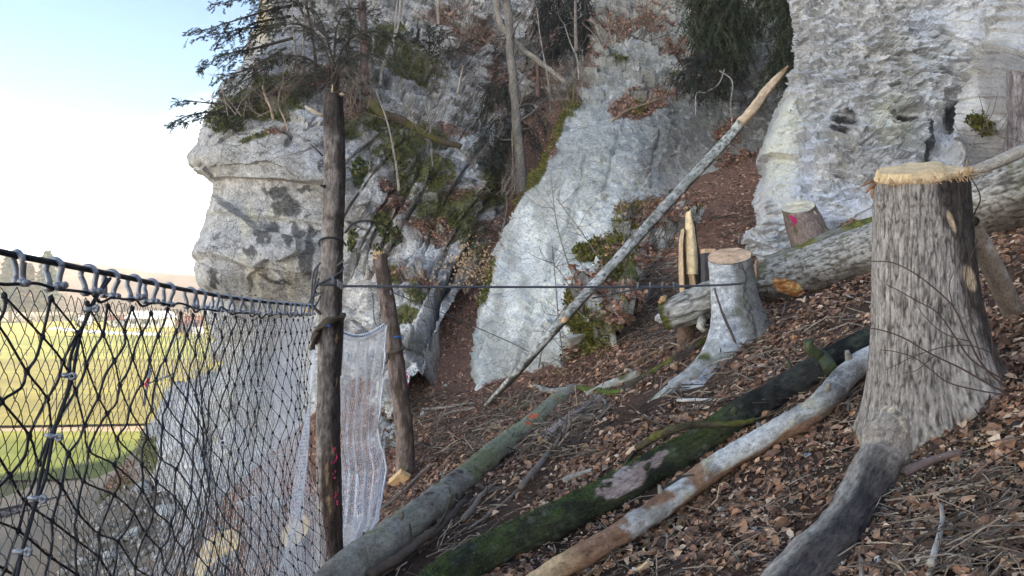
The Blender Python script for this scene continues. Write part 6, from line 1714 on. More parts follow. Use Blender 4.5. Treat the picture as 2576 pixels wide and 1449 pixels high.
def curled(Pb, D, Nn, L, W, fold, curl):
    """dead leaves folded along the midrib and curled lengthwise: 8 points, 6 faces"""
    b = unit(np.cross(D, Nn)); L = L[:, None]; W = W[:, None]; fo = fold[:, None]; cu = curl[:, None]
    mid1 = Pb + D * L * .33 + Nn * cu * L * .20; mid2 = Pb + D * L * .68 + Nn * cu * L * .16
    tip = Pb + D * L - Nn * cu * L * .05
    up = Nn * fo * W
    V = np.stack([Pb, mid1, mid2, tip, mid1 + b * W * .9 + up * .9, mid2 + b * W * .8 + up, mid1 - b * W * .9 + up * .7, mid2 - b * W * .8 + up * 1.1], 1).reshape(-1, 3)
    o = (np.arange(len(Pb)) * 8)[:, None]
    Q = np.concatenate([o + np.array([[1, 4, 5, 2]]), o + np.array([[1, 2, 7, 6]])])
    T = np.concatenate([o + np.array([[0, 4, 1]]), o + np.array([[2, 5, 3]]), o + np.array([[0, 1, 6]]), o + np.array([[2, 3, 7]])])
    return V, [Q, T]

PAL = np.array([[0.36, 0.21, 0.13], [0.25, 0.125, 0.07], [0.46, 0.31, 0.21], [0.16, 0.085, 0.055], [0.30, 0.16, 0.09], [0.52, 0.39, 0.28], [0.20, 0.12, 0.085], [0.11, 0.065, 0.048]]) * 1.3
PROB = np.array([.17, .19, .10, .19, .11, .05, .10, .09])
PALF = np.array([[0.25, 0.135, 0.085], [0.18, 0.088, 0.055], [0.33, 0.20, 0.13], [0.12, 0.066, 0.046], [0.22, 0.108, 0.067]]) * 1.9

def gnorm(x, y):
    e = .08
    return unit(np.stack([-(G(x + e, y) - G(x - e, y)) / (2 * e), -(G(x, y + e) - G(x, y - e)) / (2 * e), np.ones(len(x))], 1))

def litter_zone(x0, x1, y0, y1, dens, size, seed, simple=False):
    r_ = np.random.default_rng(seed)
    n = int((x1 - x0) * (y1 - y0) * dens)
    x, y = r_.uniform(x0, x1, n), r_.uniform(y0, y1, n)
    z = G(x, y)
    px, py = CX + x / y * F, CY - z / y * F
    keep = (px > 560) & (px < 3500) & (py > 150) & (py < 1600) & (z > -8)
    q = np.stack([x, y, z * 0], 1)
    pat = fbm(q, 1.1, 4, off=60) + .5 * fbm(q, 4, 3, off=61)
    keep &= r_.uniform(-.50, .38, n) < pat + .18 * (y > 9)
    x, y, z = x[keep], y[keep], z[keep]; n = len(x)
    Nn = unit(gnorm(x, y) + r_.normal(0, .30, (n, 3)) * np.array([1, 1, .5]))
    D = unit(np.cross(Nn, r_.normal(0, 1, (n, 3))))
    L = size * (.32 + 1.25 * r_.beta(1.6, 2.8, n))
    Pb = np.stack([x, y, z + r_.uniform(.002, .03, n)], 1) - D * L[:, None] * .5
    if simple: V, Fq = blades(Pb, D, Nn, L, L * r_.uniform(.2, .36, n)); Fq = [Fq]
    else: V, Fq = curled(Pb, D, Nn, L, L * r_.uniform(.26, .36, n), r_.uniform(-.1, .42, n), r_.normal(0.1, .6, n))
    c = PAL[r_.choice(len(PAL), n, p=PROB)]
    farm = sst(8.5, 13, y)[:, None]
    c = c * (1 - farm) + PALF[r_.integers(0, len(PALF), n)] * farm
    c = c * r_.uniform(.28, 1.38, (n, 1)) * np.array([1.0, 1.02, .98])
    return V, Fq, np.repeat(c, 4 if simple else 8, 0)
zones = [litter_zone(-1.5, 6.0, 2.2, 7.5, 2300, .026, 7, True), litter_zone(-4, 9.5, 7.5, 12.5, 800, .034, 8, True), litter_zone(-1.5, 6.0, 2.2, 7.5, 1350, .082, 1), litter_zone(-4, 9.5, 7.5, 12.5, 640, .088, 2), litter_zone(-4.5, 8, 12.5, 25, 560, .090, 3, True), litter_zone(-9, -1.5, 8, 18, 200, .085, 4, True)]
V1, F1 = join([(a, b) for a, b, c in zones])
tag(mesh("leaf_litter", V1, F1, M['leaf'], col=np.vstack([c for a, b, c in zones]), smooth=False, origin=(0, 6, -1.5)), kind="stuff")

# dead leaves caught on the ledges, moss cushions, ivy
allr = RELIEF
def scatter_relief(which, key, thr, n, seed, size, moss=False):
    r_ = np.random.default_rng(seed); Ps, Ns = [], []
    for nm in which:
        R_ = allr[nm]; ok = np.where(R_[key] > thr)[0]
        if len(ok) == 0: continue
        k = r_.choice(ok, min(n, len(ok) * 3)); Ps.append(R_['p'][k] + r_.normal(0, .03, (len(k), 3))); Ns.append(R_['n'][k])
    Pb, Ns = np.vstack(Ps), np.vstack(Ns); n = len(Pb)
    Nn = unit(Ns + np.array([0, 0, .5]) + r_.normal(0, .45, (n, 3)))
    D = unit(np.cross(Nn, r_.normal(0, 1, (n, 3))))
    return Pb + Ns * .02, D, Nn, size * r_.uniform(.6, 1.3, n), r_, Ns
rn = list(allr)
Pb, D, Nn, L, r_, _n = scatter_relief(rn, 'leaf', .45, 9000, 11, .085)
V1, F1 = blades(Pb, D, Nn, L, L * .33)
tag(mesh("ledge_leaves", V1, F1, M['leaf'], col=np.repeat(PALF[r_.integers(0, 5, len(L))] * r_.uniform(.5, 1.35, (len(L), 1)), 4, 0), smooth=False, origin=(0, 18, 0)), kind="stuff")
Pb, D, Nn, L, r_, Ns = scatter_relief(rn, 'moss', .5, 11000, 12, .06)
V1, F1 = blades(Pb, unit(Ns + np.array([0, 0, .4]) + r_.normal(0, .4, Pb.shape)), D, L, L * .3)
tag(mesh("moss", V1, F1, M['needle'], col=np.repeat(np.array([[0.16, 0.15, 0.030]]) * r_.uniform(.4, 1.5, (len(L), 1)), 4, 0), smooth=False, origin=(0, 18, 0)), kind="stuff")

def ivy(label, nm, blobs, n, seed, tones):
    R_ = allr[nm]; r_ = np.random.default_rng(seed)
    w = blob(R_['x'], R_['y'], blobs) + .45 * fbm(R_['p'], 2.2, 3, off=seed)
    ok = np.where(w > .5)[0]; k = r_.choice(ok, n)
    Nn = unit(R_['n'][k] + r_.normal(0, .4, (n, 3))); D = unit(np.array([0, 0, -1.0]) + r_.normal(0, .6, (n, 3)))
    L = r_.uniform(.05, .10, n)
    V1, F1 = blades(R_['p'][k] + R_['n'][k] * r_.uniform(.02, .10, (n, 1)), D, Nn, L, L * .42)
    root = thing("ivy", label, "ivy", R_['p'][k].mean(0) - [0, 0, 1])
    tag(mesh("leaves", V1, F1, M['needle'], parent=root, col=np.repeat(np.array(tones)[r_.integers(0, len(tones), n)] * r_.uniform(.6, 1.3, (n, 1)), 4, 0), smooth=False), kind="stuff")
    for q in range(5):
        c = R_['p'][r_.choice(ok)]
        V2, F2 = tube(catmull([c + [0, -.05, 0], c + [.1, -.06, -.5], c + [-.05, -.06, -1.0]], 10), .012, 4); mesh("stem", V2, F2, M['twig'], parent=root, col=np.tile([.12, .09, .06], (len(V2), 1)))
ivy("yellow green ivy climbing the rock just right of the tall net post", "cliff", [(905, 430, 26, 40), (960, 560, 24, 30), (985, 590, 40, 20), (890, 600, 10, 40), (955, 640, 16, 30), (1000, 420, 20, 40)], 2600, 21, [[.05, .075, .025], [.09, .11, .03], [.20, .17, .045]])

def grow(name, label, cat, branches, tone, dens=26, twig=.38, needle=.07, width=.011, droop=.25, bare=0.0, seed=0, group=None, trunk_px=None, trunk_r=.08, trunk_tone=(.12, .09, .07), flat=.5, up=0.0):
    """an evergreen: limbs along sight points (dx, dy, depth), side twigs set with flat needles"""
    r_ = np.random.default_rng(seed + 300)
    limbs = [catmull([P(*q) for q in b], 18) for b in branches]
    base = P(*(trunk_px[0] if trunk_px else branches[0][0]))
    root = thing(name, label, cat, base, group)
    if trunk_px:
        c = catmull([P(*q) for q in trunk_px], 40)
        V1, F1 = tube(c, np.linspace(trunk_r, trunk_r * .45, 40), 10)
        mesh("trunk", V1, F1, M['bark'], parent=root, col=np.array(trunk_tone) * (1 + .4 * fbm(V1, 5, 3))[:, None], vec=V1)
    for c in limbs:
        ln = np.linalg.norm(c[-1] - c[0])
        V1, F1 = tube(c, np.linspace(.012 + .012 * ln, .005, 18), 5)
        mesh("limb", V1, F1, M['twig'], parent=root, col=np.tile(np.array(trunk_tone) * .9, (len(V1), 1)))
    S, D = [], []
    for c in limbs:
        ln = np.linalg.norm(np.diff(c, axis=0), axis=1).sum(); m = max(6, int(dens * ln * 1.8))
        f = r_.uniform(.12, 1, m); p0 = np.stack([np.interp(f, np.linspace(0, 1, 18), c[:, k]) for k in range(3)], 1)
        p0 = p0 + r_.normal(0, .30 * twig, (m, 3)) * np.array([1, 1, .45])
        t = unit(c[-1] - c[0]); side = unit(np.cross(t, [0, 0, 1.0]))
        sg = np.where(r_.random(m) < .5, -1, 1)[:, None]
        d = unit(t * r_.uniform(.3, 1.0, (m, 1)) + side * sg * r_.uniform(.3, 1.1, (m, 1)) + np.array([0, 0, -droop + up]) + r_.normal(0, .34, (m, 3)))
        S.append(p0); D.append(d)
    S, D = np.vstack(S), np.vstack(D); m = len(S)
    Lt = twig * r_.uniform(.3, .95, m)
    mid = S + D * (Lt * .55)[:, None]; E = S + D * Lt[:, None] + np.array([0, 0, -1.0]) * (Lt * droop * .5)[:, None]
    V1, F1 = prisms(np.vstack([S, mid]), np.vstack([mid, E]), .0045)
    tag(mesh("twigs", V1, F1, M['twig'], parent=root, col=np.tile(np.array(trunk_tone), (len(V1), 1)), smooth=False), kind="stuff")
    leafy = r_.random(m) > bare
    S, mid, E, D, Lt = S[leafy], mid[leafy], E[leafy], D[leafy], Lt[leafy]; m = len(S)
    k = 16
    f = np.tile(np.linspace(.08, 1, k), (m, 1))[..., None]
    Pn = np.where(f < .55, S[:, None] + (mid - S)[:, None] * (f / .55), mid[:, None] + (E - mid)[:, None] * ((f - .55) / .45))
    sd = unit(np.cross(D, np.array([0, 0, 1.0]) + r_.normal(0, .25, (m, 3))))
    sg = np.where(np.arange(k) % 2, 1, -1)[None, :, None]
    dn = unit(D[:, None] * .65 + sd[:, None] * sg * .8 + r_.normal(0, .18, (m, k, 3)) + np.array([0, 0, -.15]))
    Nn = unit(np.array([0, 0, 1.0]) + r_.normal(0, flat, (m, k, 3)))
    Ln = needle * r_.uniform(.6, 1.15, (m, k))
    V1, F1 = blades(Pn.reshape(-1, 3), dn.reshape(-1, 3), Nn.reshape(-1, 3), Ln.ravel(), np.full(m * k, width) * r_.uniform(.7, 1.2, m * k))
    cn = np.array(tone) * r_.uniform(.55, 1.45, (m, 1)); cn = np.repeat(cn, k, 0) * r_.uniform(.8, 1.2, (m * k, 1))
    tag(mesh("needles", V1, F1, M['needle'], parent=root, col=np.repeat(cn, 4, 0), smooth=False), kind="stuff")
    return root

YEW = (.055, .075, .040); DARK = (.042, .060, .036); GREY = (.115, .13, .080)
grow("yew_tree", "dark yew at the cliff top whose flat sprays reach out over the sky", "tree",
     [[(760, 10, 20.4), (680, 25, 20), (580, 55, 19.6), (475, 88, 19.2)], [(740, -20, 20.4), (640, -8, 20), (528, 14, 19.5)], [(740, 95, 20.4), (640, 122, 20), (560, 140, 19.6), (495, 180, 19.4)],
      [(720, 120, 20.2), (630, 170, 19.8), (545, 200, 19.5)], [(720, 60, 20.2), (620, 72, 19.9), (512, 92, 19.4)], [(740, 40, 20.4), (640, 60, 20), (545, 118, 19.5)], [(760, -10, 20), (700, -30, 19.6), (600, -20, 19.2)],
      [(770, 20, 20.2), (710, -5, 19.8), (640, 25, 19.4)], [(760, 140, 20), (690, 150, 19.6), (610, 190, 19.3)], [(700, 60, 20), (640, 95, 19.8), (560, 175, 19.4)]],
     YEW, dens=17, twig=.32, needle=.065, width=.015, seed=1, trunk_px=[(800, 250, 20.0), (790, 120, 20.3), (770, 0, 20.6), (760, -120, 20.8)], trunk_r=.05)
grow("yew_tree", "sparse low yew branch poking left from the cliff over the sky", "tree",
     [[(640, 262, 18.6), (560, 262, 18.4), (480, 255, 18.2), (440, 258, 18)], [(620, 268, 18.6), (540, 280, 18.3), (470, 292, 18.1), (424, 318, 17.9)], [(600, 290, 18.5), (540, 285, 18.3), (500, 300, 18.2), (440, 312, 18)],
      [(640, 270, 18.5), (610, 305, 18.3), (570, 320, 18.2)], [(600, 260, 18.5), (570, 280, 18.3), (540, 320, 18.2)]], YEW, dens=19, twig=.24, needle=.06, width=.012, bare=.25, seed=2)
grow("yew_tree", "spreading grey green yew thicket behind the top of the tall net post", "tree",
     [[(830, 200, 19.8), (780, 150, 19.3), (700, 140, 18.9), (640, 170, 18.7)], [(830, 200, 19.8), (770, 190, 19.2), (690, 210, 18.8), (630, 250, 18.6)], [(840, 180, 19.8), (800, 90, 19.6), (740, 60, 19.2), (690, 80, 19)],
      [(840, 170, 20), (880, 100, 20), (940, 80, 20), (1000, 100, 20.2)], [(850, 180, 20), (900, 140, 19.8), (960, 140, 19.8), (1010, 165, 20)], [(840, 150, 20), (850, 60, 20.2), (890, 20, 20.4), (950, 50, 20.4)],
      [(830, 210, 19.5), (790, 230, 19), (740, 220, 18.8)], [(840, 160, 20), (810, 60, 20), (780, 10, 19.8)], [(850, 190, 19.8), (890, 190, 19.6), (930, 210, 19.6)], [(700, 210, 19), (650, 230, 18.7), (580, 290, 18.4)],
      [(690, 160, 19.2), (620, 200, 18.9), (560, 240, 18.7)], [(840, 120, 20), (880, 60, 20), (920, 110, 20)], [(845, 140, 20), (870, 150, 19.8), (870, 210, 19.6)]],
     GREY, dens=24, twig=.42, needle=.070, width=.014, seed=3, bare=.10, trunk_px=[(884, 230, 19.8), (872, 150, 20), (880, 60, 20.2), (872, -60, 20.6)], trunk_r=.055)
grow("spruce_sapling", "dark drooping conifer branches around the trunk in the middle gully", "tree",
     [[(1290, 230, 21.5), (1250, 240, 21), (1200, 300, 20.6)], [(1295, 260, 21.5), (1340, 270, 21.2), (1370, 320, 21)], [(1295, 290, 21.5), (1240, 310, 21), (1195, 380, 20.6)], [(1300, 310, 21.5), (1260, 340, 21), (1220, 420, 20.8)],
      [(1300, 330, 21.5), (1250, 370, 21.2), (1240, 420, 21)], [(1290, 200, 21.5), (1230, 230, 21), (1215, 300, 20.8)], [(1300, 300, 21.4), (1340, 330, 21.2), (1350, 380, 21)], [(1300, 350, 21.4), (1270, 380, 21), (1280, 430, 20.9)]],
     DARK, dens=26, twig=.42, needle=.07, width=.013, droop=.6, seed=4)
grow("conifer", "dark conifer foliage filling the head of the middle gully at the frame top", "tree",
     [[(1450, -40, 24), (1420, 10, 23.4), (1380, 60, 23)], [(1460, 0, 24), (1430, 60, 23.4), (1400, 110, 23)], [(1470, -20, 24), (1470, 50, 23.4), (1440, 120, 23)], [(1450, -60, 24), (1390, -20, 23.6), (1350, 30, 23.2)],
      [(1480, 0, 24), (1490, 60, 23.6), (1470, 110, 23.2)], [(1440, -60, 24), (1440, 20, 23.6), (1410, 60, 23)], [(1470, 30, 24), (1430, 100, 23.4), (1380, 130, 23)], [(1400, -40, 24), (1370, 30, 23.4), (1360, 80, 23)]],
     (.034, .048, .036), dens=26, twig=.5, needle=.085, width=.017, droop=.7, seed=5, trunk_px=[(1480, 160, 24.2), (1470, 0, 24.4), (1460, -160, 24.8)], trunk_r=.15)
mass = []
for k in range(46):
    r_ = np.random.default_rng(900 + k)
    x = r_.uniform(1710, 2010); y = r_.uniform(-90, 130 + (x - 1700) * .22)
    if x < 1790 and y > 90: y = r_.uniform(60, 200) if x > 1715 else 60
    mass.append([(x, y - 50, 18.6 + r_.uniform(-.4, .5)), (x + r_.uniform(-30, 30), y, 18.2), (x + r_.uniform(-60, 40), y + 60, 17.9)])
grow("yew_tree", "black green curtain of hanging yew between the middle slab and the scaly wall", "tree", mass, (.062, .088, .044), dens=24, twig=.45, needle=.08, width=.017, droop=.8, seed=6)
grow("yew_tree", "low bluish yew sprig spreading at the lower left of the hanging yew curtain", "tree", [[(1790, 150, 17.8), (1740, 170, 17.5), (1690, 195, 17.3)], [(1800, 170, 17.8), (1750, 200, 17.5), (1720, 225, 17.3)], [(1800, 120, 17.9), (1760, 140, 17.6), (1715, 150, 17.4)], [(1830, 190, 17.8), (1790, 210, 17.5), (1770, 240, 17.3)]], (.036, .050, .040), dens=26, twig=.36, needle=.07, width=.013, droop=.5, seed=7)
grow("juniper_bush", "small green bush on the mossy ledge above the white bedded wall", "bush", [[(1080, 140, 22.5), (1060, 110, 22.3), (1040, 90, 22.2)], [(1085, 140, 22.5), (1100, 105, 22.3), (1120, 85, 22.2)], [(1080, 140, 22.5), (1080, 100, 22.3), (1085, 70, 22.2)], [(1085, 145, 22.4), (1120, 130, 22.3), (1150, 125, 22.2)]], (.055, .072, .034), dens=30, twig=.36, needle=.07, width=.013, up=.3, seed=8)

# trunks and bare stems standing on the rock
def stem(name, label, cat, px, r, tone, mat='bark', twigs=0, seed=0, taper=.5, group=None, moss=0.0, tl=.5, rise=.6):
    r_ = np.random.default_rng(seed + 70)
    c = catmull([P(*q) for q in px], 36); c[1:-1] += r * .3 * np.stack([fbm(c[1:-1], 2.5, 2, off=k * 7 + seed) for k in range(3)], 1)
    V1, F1 = tube(c, np.linspace(r, r * taper, 36) * (1 + .1 * fbm(c, 5, 2)), 9)
    col = np.array(tone) * (1 + .55 * fbm(V1 * np.array([1, 1, .5]), 6, 4, off=seed))[:, None]
    if moss: col = lerp3(col, MOSS * .8, sst(.2, .5, moss + .6 * fbm(V1, 3, 3)) * .8)
    if not twigs:
        return tag(mesh(name, V1, F1, M[mat], col=col, vec=V1, origin=c[0]), label, cat, group)
    root = thing(name, label, cat, c[0], group)
    mesh("trunk", V1, F1, M[mat], parent=root, col=col, vec=V1)
    for k in range(twigs):
        f = r_.uniform(.25, .98); p0 = np.array([np.interp(f, np.linspace(0, 1, 36), c[:, q]) for q in range(3)])
        d = unit(np.array([r_.normal(0, 1), r_.normal(0, .6), rise + r_.normal(0, .35)])); L = tl * r_.uniform(.5, 1.2)
        q = catmull([p0, p0 + d * L * .5 + r_.normal(0, .05, 3) * L, p0 + d * L + r_.normal(0, .14, 3) * L + [0, 0, .1 * L]], 10)
        V2, F2 = tube(q, np.linspace(max(r * .3, .006), .003, 10), 4); mesh("twig", V2, F2, M['twig'], parent=root, col=np.tile(np.array(tone) * .8, (len(V2), 1)))
    return root
stem("pine_trunk", "reddish pine trunk rising to the frame top right of the tall net post", "tree trunk", [(920, 235, 20.2), (917, 150, 20.3), (914, 60, 20.5), (908, -80, 20.8)], .125, (.25, .17, .15), seed=1, taper=.8, twigs=4)
stem("young_tree", "slim whitish stem just right of the reddish pine trunk", "tree", [(932, 210, 20.6), (938, 130, 20.7), (938, 50, 20.8), (944, -60, 20.9)], .045, (.46, .43, .37), 'smooth_bark', twigs=6, seed=2, taper=.6)
stem("young_tree", "pale bent sapling curving up over the mossy ledge", "tree", [(957, 215, 20.6), (962, 170, 20.7), (985, 110, 20.8), (1003, 60, 20.9), (1010, -40, 21)], .045, (.44, .39, .32), 'smooth_bark', twigs=7, seed=3, taper=.6)
stem("young_tree", "thin straight sapling before the mossy ledge, beside the bent one", "tree", [(985, 145, 21), (993, 80, 21.1), (1000, 0, 21.2), (1008, -60, 21.3)], .03, (.42, .38, .33), 'smooth_bark', twigs=5, seed=4)
stem("young_tree", "thin stem standing against the yew thicket left of the pine", "tree", [(760, 200, 19.5), (763, 120, 19.6), (766, 40, 19.7), (764, -60, 19.8)], .035, (.36, .32, .26), 'smooth_bark', twigs=7, seed=5, tl=.8)
stem("young_tree", "second thin stem within the yew thicket, nearer the sky", "tree", [(735, 190, 19.5), (742, 120, 19.6), (735, 50, 19.7), (742, -60, 19.8)], .03, (.34, .30, .24), 'smooth_bark', twigs=7, seed=6, tl=.8)
stem("young_tree", "crooked dark limb crossing the yew thicket diagonally", "tree limb", [(830, 100, 19.6), (800, 70, 19.6), (760, 30, 19.7), (740, -30, 19.8)], .05, (.08, .065, .055), twigs=5, seed=7)
stem("dead_stem", "dead pale stem with broken orange tip below the yew thicket", "dead stem", [(688, 300, 18.2), (680, 270, 18.2), (665, 235, 18.3), (662, 215, 18.3)], .035, (.40, .31, .21), twigs=4, seed=8, taper=.8)
stem("dead_stem", "dead forked stem in the crevice under the yew thicket", "dead stem", [(725, 330, 18), (715, 300, 18.1), (700, 260, 18.2), (710, 215, 18.3)], .03, (.33, .26, .19), twigs=5, seed=9)
stem("dead_stem", "broken off dead trunk hanging at the frame top over the bedded wall", "dead trunk", [(1103, -30, 22.5), (1102, 20, 22.4), (1104, 66, 22.3)], .075, (.42, .34, .25), seed=10, taper=.6)
stem("tall_tree", "mossy grey trunk rising from the middle gully to the frame top", "tree trunk", [(1314, 490, 20.6), (1306, 380, 20.8), (1296, 260, 21), (1284, 120, 21.2), (1270, -60, 21.5)], .155, (.25, .22, .18), twigs=12, seed=11, taper=.75, moss=.1, tl=1.2)
stem("fallen_tree", "bare pale trunk lying slantwise across the head of the middle gully", "tree trunk", [(1248, -40, 22.2), (1256, 50, 22), (1300, 110, 21.6), (1370, 165, 21.2), (1428, 215, 20.8)], .10, (.36, .31, .25), twigs=8, seed=12, taper=.6, tl=.8)
stem("young_tree", "thin stem beside the mossy grey trunk low in the gully", "tree", [(1288, 500, 20.2), (1290, 420, 20.3), (1288, 330, 20.4)], .04, (.24, .19, .15), twigs=4, seed=13)
stem("dead_stem", "slim dead stake leaning on the white bedded wall", "dead stem", [(1150, 235, 20), (1158, 200, 20.1), (1164, 165, 20.2)], .03, (.48, .40, .28), seed=14, taper=.5)
stem("young_tree", "long bare pole leaning over the mossy rock right of the tall net post", "tree", [(1004, 480, 17.4), (994, 400, 17.6), (975, 310, 18), (945, 225, 18.4)], .035, (.30, .26, .20), seed=15, taper=.5, twigs=5)
stem("young_tree", "two metre sapling with fine twigs on the mossy rock below the bedded wall", "tree", [(1088, 420, 18.6), (1084, 360, 18.7), (1076, 290, 18.8), (1070, 230, 18.9)], .018, (.27, .23, .18), twigs=8, seed=16)
stem("fallen_root", "thick mossy root lying over the ledge edge below the white bedded wall", "tree root", [(925, 250, 18.6), (960, 285, 18.4), (1005, 300, 18.4), (1060, 330, 18.5), (1110, 355, 18.5), (1160, 370, 18.6)], .12, (.10, .075, .05), seed=17, taper=.6, moss=.28)
stem("young_tree", "upright pale trunk among dark conifers at the head of the gully", "tree", [(1352, 245, 22.2), (1352, 190, 22.3), (1350, 140, 22.4)], .07, (.24, .15, .12), seed=18, twigs=3)
stem("young_tree", "thin grey stem to the right of the slanting gully trunk", "tree", [(1385, 290, 20.6), (1378, 200, 20.7), (1362, 110, 20.9), (1350, 20, 21)], .025, (.36, .32, .27), twigs=7, seed=19)
stem("young_tree", "pale trunk near the dark conifer on the skyline side of the slab", "tree", [(1450, 130, 20.5), (1448, 60, 20.7), (1446, -60, 21)], .06, (.26, .21, .17), twigs=5, seed=20)
stem("young_tree", "wispy stem curving on the upper edge of the middle slab", "tree", [(1456, 200, 19), (1452, 150, 19.1), (1432, 100, 19.2), (1420, 60, 19.3)], .02, (.40, .36, .30), twigs=5, seed=21)
stem("dead_stem", "white hanging dead stem left of the yew curtain", "dead stem", [(1716, -40, 18.6), (1728, 10, 18.5), (1742, 60, 18.4)], .03, (.44, .37, .28), seed=22)
stem("young_tree", "thin whitish root trailing under the yew curtain", "root", [(1822, 175, 17.5), (1808, 210, 17.3), (1775, 232, 17.2), (1752, 236, 17.1), (1750, 290, 17)], .018, (.40, .37, .31), seed=23)
stem("young_tree", "second whitish root hanging down below the yew curtain", "root", [(1810, 178, 17.5), (1842, 205, 17.3), (1838, 260, 17.2), (1842, 320, 17.2)], .018, (.40, .37, .31), seed=24)
for k, (px, lb) in enumerate((([(1355, 925, 12.6), (1365, 880, 12.6), (1400, 800, 12.7), (1460, 740, 12.8), (1500, 700, 13)], "bare sapling bowed against the slab foot left of the birch"), ([(1440, 690, 14), (1425, 650, 14.2), (1400, 560, 14.5), (1385, 440, 15)], "fine bare shoot before the smooth part of the slab"),
     ([(1430, 985, 12), (1410, 850, 12.4), (1398, 720, 12.7), (1390, 620, 13)], "long bare shoot rising in front of the slab foot"), ([(1530, 700, 13), (1500, 640, 13.2), (1460, 580, 13.5), (1400, 500, 14)], "arching bare twig across the pale slab"),
     ([(1560, 790, 12), (1572, 700, 12.2), (1570, 600, 12.4), (1560, 500, 12.6)], "thin upright shoot crossing the birch trunk"), ([(1245, 650, 17), (1260, 590, 17.2), (1275, 520, 17.5), (1268, 450, 17.8)], "reddish shoot at the upper left edge of the slab"),
     ([(1690, 560, 14), (1650, 550, 14.1), (1610, 545, 14.2), (1570, 540, 14.3)], "drooping fine twig below the slab by the upper birch"), ([(1475, 820, 12.2), (1455, 760, 12.4), (1420, 700, 12.6), (1390, 660, 12.8)], "leafless shoot left of the moss coated boulder"),
     ([(2430, 430, 9), (2440, 380, 9.1), (2470, 330, 9.2), (2530, 350, 9.3)], "wiry twig before the rock rib near the frame edge"))):
    stem("bare_shoot", lb, "shoot", px, .014 if k < 8 else .008, (.21, .18, .14), 'twig', twigs=9, seed=40 + k, tl=.55)
def brush(label, dx, dy, Y, h, w, n, seed, tone=(.20, .16, .12)):
    r_ = np.random.default_rng(seed + 500); b = P(dx, dy, Y); root = thing("bare_shrub", label, "shrub", b)
    A, B, R_ = [], [], []
    for k in range(n):
        d = unit(np.array([r_.normal(0, w), r_.normal(-.1, .4), 1.0])); L = h * r_.uniform(.5, 1.1); p0 = b + np.array([r_.normal(0, .25 * w * h), r_.normal(0, .1), -.1])
        c = catmull([p0, p0 + d * L * .5 + r_.normal(0, .08, 3) * L, p0 + d * L + r_.normal(0, .16, 3) * L], 16)
        V1, F1 = tube(c, np.linspace(.014, .005, 16), 4); mesh("stem", V1, F1, M['twig'], parent=root, col=np.tile(np.array(tone) * r_.uniform(.6, 1.6), (len(V1), 1)))
        for q in range(9):
            i = r_.integers(4, 16); e = c[i] + unit(d * .7 + r_.normal(0, .6, 3)) * L * r_.uniform(.12, .35); A.append(c[i]); B.append(e); R_.append(.004)
            for z in range(2):
                g = c[i] + (e - c[i]) * r_.uniform(.4, 1); A.append(g); B.append(g + unit(e - c[i] + r_.normal(0, .35, 3)) * L * r_.uniform(.06, .15)); R_.append(.003)
    V1, F1 = prisms(A, B, np.array(R_)); tag(mesh("twigs", V1, F1, M['twig'], parent=root, col=np.tile(np.array(tone), (len(V1), 1)), smooth=False), kind="stuff")
for k, (lb, dx, dy, Yq, h, w, n) in enumerate((("bare grey shrub on the cliff brow left of the tall net post", 690, 255, 18.3, 1.3, .7, 9), ("bare shrub at the outer cliff edge among the low yew sprays", 610, 280, 18.1, 1.0, .8, 7), ("twiggy shrub just above the top of the tall net post", 800, 235, 18.9, 1.5, .6, 9),
        ("bare shrub right of the tall net post under the reddish pine", 890, 270, 18.2, 1.2, .6, 7), ("leafless shrub over the thick mossy root", 1060, 330, 18.5, 1.0, .7, 7), ("leafless shrub at the top of the white bedded wall", 1140, 165, 21.5, 1.4, .6, 8), ("bare thicket on the leafy ledge at the middle frame top", 1180, 100, 22.5, 1.6, .7, 9),
        ("bare bush beside the mossy grey gully trunk", 1250, 480, 19.8, 1.2, .6, 8), ("bare bush in the leaves at the gully head", 1380, 290, 20.4, 1.4, .7, 9), ("bare bush on the upper left edge of the middle slab", 1430, 250, 18.8, 1.2, .6, 7), ("bare bush high on the leafy top of the middle slab", 1530, 110, 19.6, 1.3, .7, 8),
        ("bare bush below the frame top left of the yew curtain", 1640, 90, 19.2, 1.2, .8, 8), ("bare shrub on the moss right of the pale bent sapling", 1040, 190, 20.9, 1.1, .6, 6), ("dry shrub on the ledge under the white bedded wall", 1190, 400, 19.2, .9, .8, 6), ("dry shrub at the foot of the bedded rock over the gully leaves", 1185, 690, 16.2, .9, .7, 6))):
    brush(lb, dx, dy, Yq, h, w, n, k, ((.20, .16, .12), (.28, .23, .18), (.13, .10, .08))[k % 3])
# buff winter leaves on a little beech near the thin post
r_ = np.random.default_rng(77); n = 420
cb = P(1180, 665, 15.2); spread = np.stack([r_.normal(0, .30, n), r_.normal(0, .2, n), r_.normal(0, .26, n)], 1)
beech = thing("young_beech", "little beech keeping buff winter leaves before the bedded rock", "tree", P(1170, 740, 15.2))
D = unit(r_.normal(0, 1, (n, 3)) + [0, 0, -.5]); L = r_.uniform(.05, .08, n)
V1, F1 = curled(cb + spread, D, unit(r_.normal(0, 1, (n, 3))), L, L * .32, r_.uniform(0, .5, n), r_.normal(0, .5, n))
tag(mesh("leaves", V1, F1, M['leaf'], parent=beech, col=np.repeat(np.array([[.55, .38, .22]]) * r_.uniform(.7, 1.25, (n, 1)), 8, 0), smooth=False), kind="stuff")
for k in range(9):
    V1, F1 = tube(catmull([P(1170, 740, 15.2), cb + [r_.normal(0, .12), 0, -.2], cb + spread[k * 7]], 12), np.linspace(.012, .004, 12), 4); mesh("twig", V1, F1, M['twig'], parent=beech, col=np.tile([.16, .13, .1], (len(V1), 1)))

